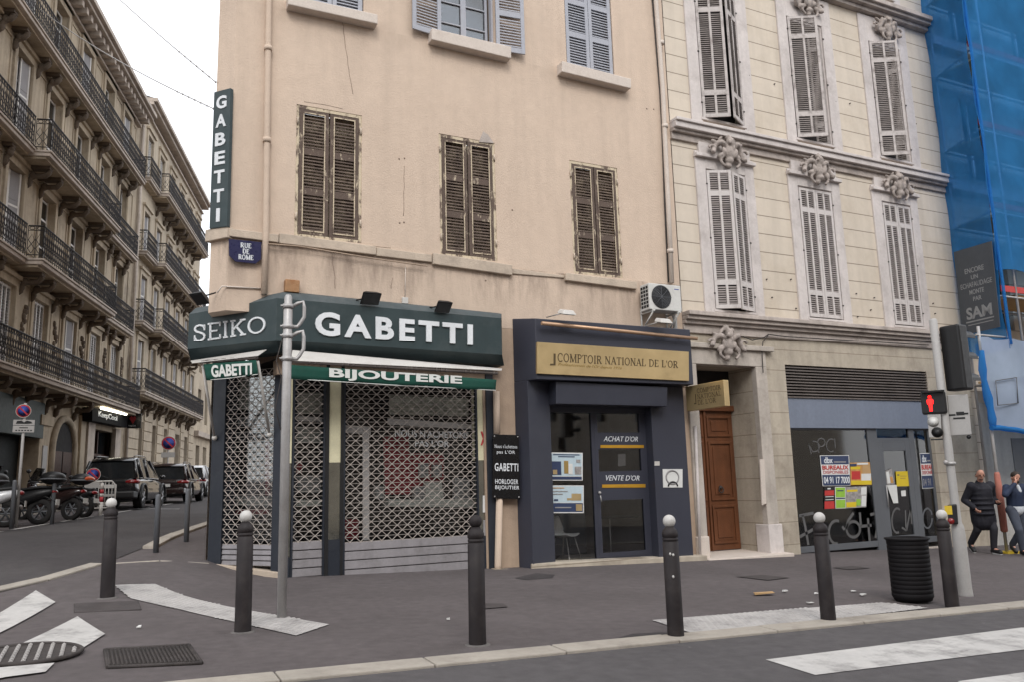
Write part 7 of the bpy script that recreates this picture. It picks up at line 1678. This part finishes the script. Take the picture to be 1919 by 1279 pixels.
# ------------------------------------------------------------------ scooters, signs and barrier
def scooter(g, head, label, paint, box=True, lean=.06, big=1.0, box_col='black', seat='black'):
    rz = math.atan2(head.y, head.x); o = thing('parked_scooter', g, label, 'scooter', 'scooters parked in the side street', rz); s = big
    for nm, x in (('wheel', 0), ('wheel', 1.42)):
        w_ = MB(); r = .29; w_.lathe((x*s, 0, r*s), [(r*.62*s, -.05), (r*.9*s, -.065*s), (r*s, -.03), (r*s, .03), (r*.9*s, .065*s), (r*.62*s, .05)], 24, (0, 1, 0), caps=False); wo_ = w_.build(nm, M['tyre'], o, local=True)
        ri = MB(); 
        for k in range(6): a = k*math.pi/3; ri.tube([(x*s, 0, r*s), ((x+.19*math.cos(a))*s, 0, (r+.19*math.sin(a))*s)], .02, 6)
        ri.tube([((x+.18*math.cos(t))*s, .0, (r+.18*math.sin(t))*s) for t in [k*math.pi/10 for k in range(20)]], .018, 6, closed=True); ri.build('rim', M['greyframe'], wo_, local=True)
    def loft(pts, mt, nm):
        mb = MB(); vs = []; n = 12
        for x, z, w, h in pts:
            for j in range(n): a = 2*math.pi*j/n; vs.append((x*s, w*s*math.cos(a), (z+h*math.sin(a))*s))
        k = len(pts); mb.add(vs, [(i*n+j, i*n+(j+1) % n, (i+1)*n+(j+1) % n, (i+1)*n+j) for i in range(k-1) for j in range(n)]+[tuple(range(n)), tuple((k-1)*n+j for j in range(n))], True)
        return mb.build(nm, M[mt], o, local=True)
    loft([(-.3, .72, .05, .04), (-.2, .72, .13, .09), (.05, .66, .18, .15), (.4, .56, .2, .2), (.6, .4, .2, .14), (.85, .34, .2, .1), (1.0, .4, .2, .16), (1.1, .6, .2, .25), (1.2, .85, .19, .16), (1.28, .92, .12, .08)], paint, 'body')
    loft([(-.24, .82, .1, .03), (0, .82, .16, .05), (.3, .78, .17, .05), (.5, .76, .15, .05), (.65, .72, .09, .03)], seat, 'seat')
    loft([(1.1, .62, .07, .05), (1.3, .66, .09, .08), (1.55, .58, .1, .05), (1.68, .44, .08, .03)], paint, 'front_mudguard')
    loft([(-.32, .5, .06, .02), (-.15, .6, .1, .02), (.1, .63, .1, .02)], 'black', 'rear_mudguard')
    f = MB(); f.tube([(1.42*s, .07*s, .29*s), (1.18*s, .06*s, .9*s)], .025, 6); f.tube([(1.42*s, -.07*s, .29*s), (1.18*s, -.06*s, .9*s)], .025, 6); f.build('fork', M['galv'], o, local=True)
    hb_ = MB(); hb_.tube([(1.02*s, -.34*s, 1.03*s), (1.12*s, -.18*s, 1.0*s), (1.14*s, .18*s, 1.0*s), (1.02*s, .34*s, 1.03*s)], .018, 6); hb_.build('handlebar', M['black'], o, local=True)
    for k in (-1, 1):
        m_ = MB(); m_.tube([(1.1*s, k*.22*s, 1.02*s), (1.08*s, k*.34*s, 1.2*s)], .01, 5); m_.ell((1.07*s, k*.36*s, 1.24*s), (.03, .08, .05), 10, 8); m_.build('mirror', M['black'], o, local=True)
    wsn = MB(); wsn.hexa([(1.2*s, -.2*s, .98*s), (1.2*s, .2*s, .98*s), (1.02*s, .15*s, 1.35*s), (1.02*s, -.15*s, 1.35*s), (1.21*s, -.2*s, .98*s), (1.21*s, .2*s, .98*s), (1.03*s, .15*s, 1.35*s), (1.03*s, -.15*s, 1.35*s)]); wsn.build('windscreen', M['dglass'], o, local=True)
    t_ = MB(); t_.ell((-.28*s, 0, .72*s), (.05, .11, .05), 10, 8); t_.build('taillight', M['redlamp'], o, local=True)
    t_ = MB(); t_.box(Frame((-.36*s, 0, 0), (0, -1, 0), (-1, 0, .25)), -.085, .085, .42*s, .55*s, 0, .01); t_.build('number_plate', M['plate'], o, local=True)
    ex = MB(); ex.limb((.35*s, -.2*s, .3*s), (-.22*s, -.22*s, .42*s), .045*s, .065*s); ex.build('exhaust', M['galv'], o, local=True)
    st_ = MB(); st_.tube([(.55*s, .12*s, .25*s), (.5*s, .28*s, .0)], .014, 5); st_.build('stand', M['galv'], o, local=True)
    if box:
        b_ = MB(); b_.ell((-.2*s, 0, 1.03*s), (.27*s, .25*s, .15*s), 18, 12); bo = b_.build('top_box', M[box_col], o, local=True)
        b_ = MB(); b_.tube([(-.2*s+.265*s*math.cos(t), .245*s*math.sin(t), .99*s) for t in [k*math.pi/14 for k in range(28)]], .022, 6, closed=True); b_.build('box_rim', M['greyframe'], bo, local=True)
        if box_col != 'black' or box == 2:
            b_ = MB(); b_.ell((-.42*s, 0, 1.03*s), (.06*s, .2*s, .07*s), 12, 8); b_.build('box_reflector', M['orangelamp'], bo, local=True)
    o.rotation_euler = (lean, 0, rz)
    return o
def hdg(a): return Vector((math.cos(a), math.sin(a), 0))
A0 = math.atan2(ND.y, ND.x)
scooter(gpt(72, 985), hdg(A0-.15), 'black scooter with a big rounded top box behind the thin dark posts', 'black', 1, .1, 1.02)
scooter(gpt(132, 977), hdg(A0-.35), 'dark scooter with an orange reflector on its top box, parked beside the barrier', 'carbrown', 2, .08, .98)
scooter(gpt(158, 972), hdg(A0-.5), 'black scooter without top box squeezed against the banded white post', 'black', 0, .08, .9)
scooter(gpt(8, 990), hdg(A0+.15), 'black and white scooter beside the first thin dark post', 'carwhite', 0, .06, 1.0)
scooter(gpt(-45, 1002), hdg(A0), 'dark scooter parked beyond the black and white one', 'carbrown', 1, .06, 1.0)
def facing(g):
    az = math.atan2(g.x, g.y); return Frame(g, (math.cos(az), -math.sin(az), 0), (-math.sin(az), -math.cos(az), 0))
def disc(F, c, r, d, par):
    m_ = MB(); m_.lathe(F.p(c[0], c[1], d), [(r, -.012), (r, .0), (.001, .0)], 28, F.N); o = m_.build('disc', M['signred'], par)
    m_ = MB(); m_.lathe(F.p(c[0], c[1], d+.002), [(r*.76, 0), (.001, .001)], 28, F.N); m_.build('blue_field', M['signblue'], o)
    m_ = MB(); a = math.pi/4; w = r*.1; L = r*.76
    dx, dy = math.cos(a), -math.sin(a)
    m_.qbox(F, [(c[0]-dx*L-dy*w, c[1]-dy*L+dx*w), (c[0]+dx*L-dy*w, c[1]+dy*L+dx*w), (c[0]+dx*L+dy*w, c[1]+dy*L-dx*w), (c[0]-dx*L+dy*w, c[1]-dy*L-dx*w)], d+.003, d+.006); m_.build('red_slash', M['signred'], o)
    m_ = MB(); m_.tube([F.p(c[0]+r*.98*math.cos(t), c[1]+r*.98*math.sin(t), d) for t in [k*math.pi/16 for k in range(32)]], r*.04, 5, closed=True); m_.build('white_rim', M['white'], o)
g = gpt(30, 992); S1 = thing('no_parking_sign', g, 'round red and blue no parking sign with two grey plates on a pole', 'road sign'); F1 = facing(g)
top = F1.px(43, 757)[1]; MB().lathe((0, 0, 0), [(.03, -.02), (.03, top)], 12).build('pole', M['signgrey'], S1, local=True)
c = F1.px(41.5, 772); r = (F1.px(56, 772)[0]-F1.px(27, 772)[0])/2; disc(F1, (c[0]*.5, c[1]), r, .05, S1)
for y0, y1, nm in ((788.5, 798.5, 'tow_plate'), (799.5, 812, 'text_plate')):
    z1, z0 = F1.px(41, y0)[1], F1.px(41, y1)[1]; po = MB().box(F1, -.2, .2, z0, z1, .04, .05).build(nm, M['signgrey'], S1, bevel=.004)
    k_ = MB()
    if nm == 'tow_plate': k_.poly(F1, [(-.15, z0+.03), (-.13, z0+.09), (-.05, z0+.1), (0, z0+.06), (.05, z0+.1), (.13, z0+.08), (.16, z0+.04), (.05, z0+.03)], .05, .054)
    else: [k_.box(F1, -.15+i*.055, -.115+i*.055, z0+.03, z0+.055, .05, .053) for i in range(6)]; k_.box(F1, -.08, .08, z0+.09, z0+.11, .05, .053)
    k_.build('pictogram', M['black'], po)
g = gpt(188, 968); BP = thing('no_parking_sign', g, 'low no parking disc on a white post with red bands by the barrier', 'road sign'); F2 = facing(g)
h = F2.px(186, 907)[1]
pm = MB(); pm.lathe((0, 0, 0), [(.05, -.02), (.05, h*.42)], 12); pm.lathe((0, 0, 0), [(.05, h*.58), (.05, h*.68)], 12); pm.lathe((0, 0, 0), [(.05, h*.8), (.05, h), (.001, h+.01)], 12); pm.build('white_post', M['white'], BP, local=True)
pm = MB(); pm.lathe((0, 0, 0), [(.051, h*.42), (.051, h*.58)], 12); pm.lathe((0, 0, 0), [(.051, h*.68), (.051, h*.8)], 12); pm.build('red_band', M['signred'], BP, local=True)
c = F2.px(175, 891); r = (F2.px(189, 891)[0]-F2.px(161.5, 891)[0])/2; disc(F2, c, r, .06, BP)
z1, z0 = F2.px(172, 906)[1], F2.px(172, 916)[1]; MB().box(F2, c[0]-r*1.0, c[0]+r*.95, z0, z1, .05, .06).build('tow_plate', M['signgrey'], BP)
MB().tube([F2.p(c[0]-r, z1, .02), F2.p(0, z1+.02, .02)], .025, 6).build('arm', M['white'], BP)
g = gpt(190, 964); BA = thing('crowd_barrier', g, 'white steel crowd barrier with upright bars behind the scooters', 'barrier'); F3 = facing(g)
q = [F3.px(a, b) for a, b in ((160, 905), (217, 902), (219, 953), (160, 955))]; ul_, ur2, zt2, zb2 = q[0][0], q[1][0], (q[0][1]+q[1][1])/2, .05
fm = MB(); fm.tube([F3.p(ul_, zb2, 0), F3.p(ul_, zt2-.12, 0), F3.p(ul_+.1, zt2, 0), F3.p(ur2-.1, zt2, 0), F3.p(ur2, zt2-.12, 0), F3.p(ur2, zb2, 0)], .025, 8); fm.tube([F3.p(ul_, .16, 0), F3.p(ur2, .16, 0)], .02, 6); fm.build('frame', M['white'], BA)
fm = MB(); n = 9; [fm.tube([F3.p(ul_+(ur2-ul_)*i/n, .16, 0), F3.p(ul_+(ur2-ul_)*i/n, zt2, 0)], .01, 5) for i in range(1, n)]; fm.build('upright_bars', M['white'], BA)
MB().box(F3, ul_+(ur2-ul_)*.5, ur2, zt2*.52, zt2*.6, .01, .03).build('cross_plate', M['signgrey'], BA)
for u in (ul_, ur2): MB().tube([F3.p(u, .03, -.3), F3.p(u, .03, .3)], .022, 6).build('foot', M['white'], BA)
s0 = SD*34.5+ND*7.9; g = Vector((s0.x, s0.y, gz(s0.x, s0.y)))
d_ = ray(316, 832); t = 7.9/ND.dot(d_); c3 = CAM+d_*t; g = Vector((c3.x, c3.y, gz(c3.x, c3.y)))
S3 = thing('no_parking_sign', g, 'distant no parking sign on a thin pole before the ochre house', 'road sign'); F4 = facing(g)
MB().lathe((0, 0, 0), [(.03, 0), (.03, c3.z-g.z+.3)], 10).build('pole', M['signgrey'], S3, local=True); disc(F4, (0, c3.z-g.z), .3, .05, S3); MB().box(F4, -.28, .28, c3.z-g.z-.62, c3.z-g.z-.4, .04, .05).build('plate', M['signgrey'], S3)
# ------------------------------------------------------------------ the row across the street, seen only as reflections
OB = thing('opposite_house', (6, -11, gz(6, -11)), 'cream house row across the street mirrored in the shop glass', 'house')
Fo = Frame((0, -11, 0), (-1, 0, 0), (0, 1, 0)); mb = MB(); hs = [(-u-1.1, -u, z, z+2.1, .3) for u in range(-16, 40, 3) for z in (4.6, 8.0, 11.4)]
wall_holes(mb, Fo, -42, 18, -2, 14.5, hs); mb.build('wall', M['cream'], OB)
m_ = MB(); [m_.box(Fo, a, b, c, e, -.3, -.25) for a, b, c, e, _ in hs]; m_.build('window_glass', M['carglass'], OB)
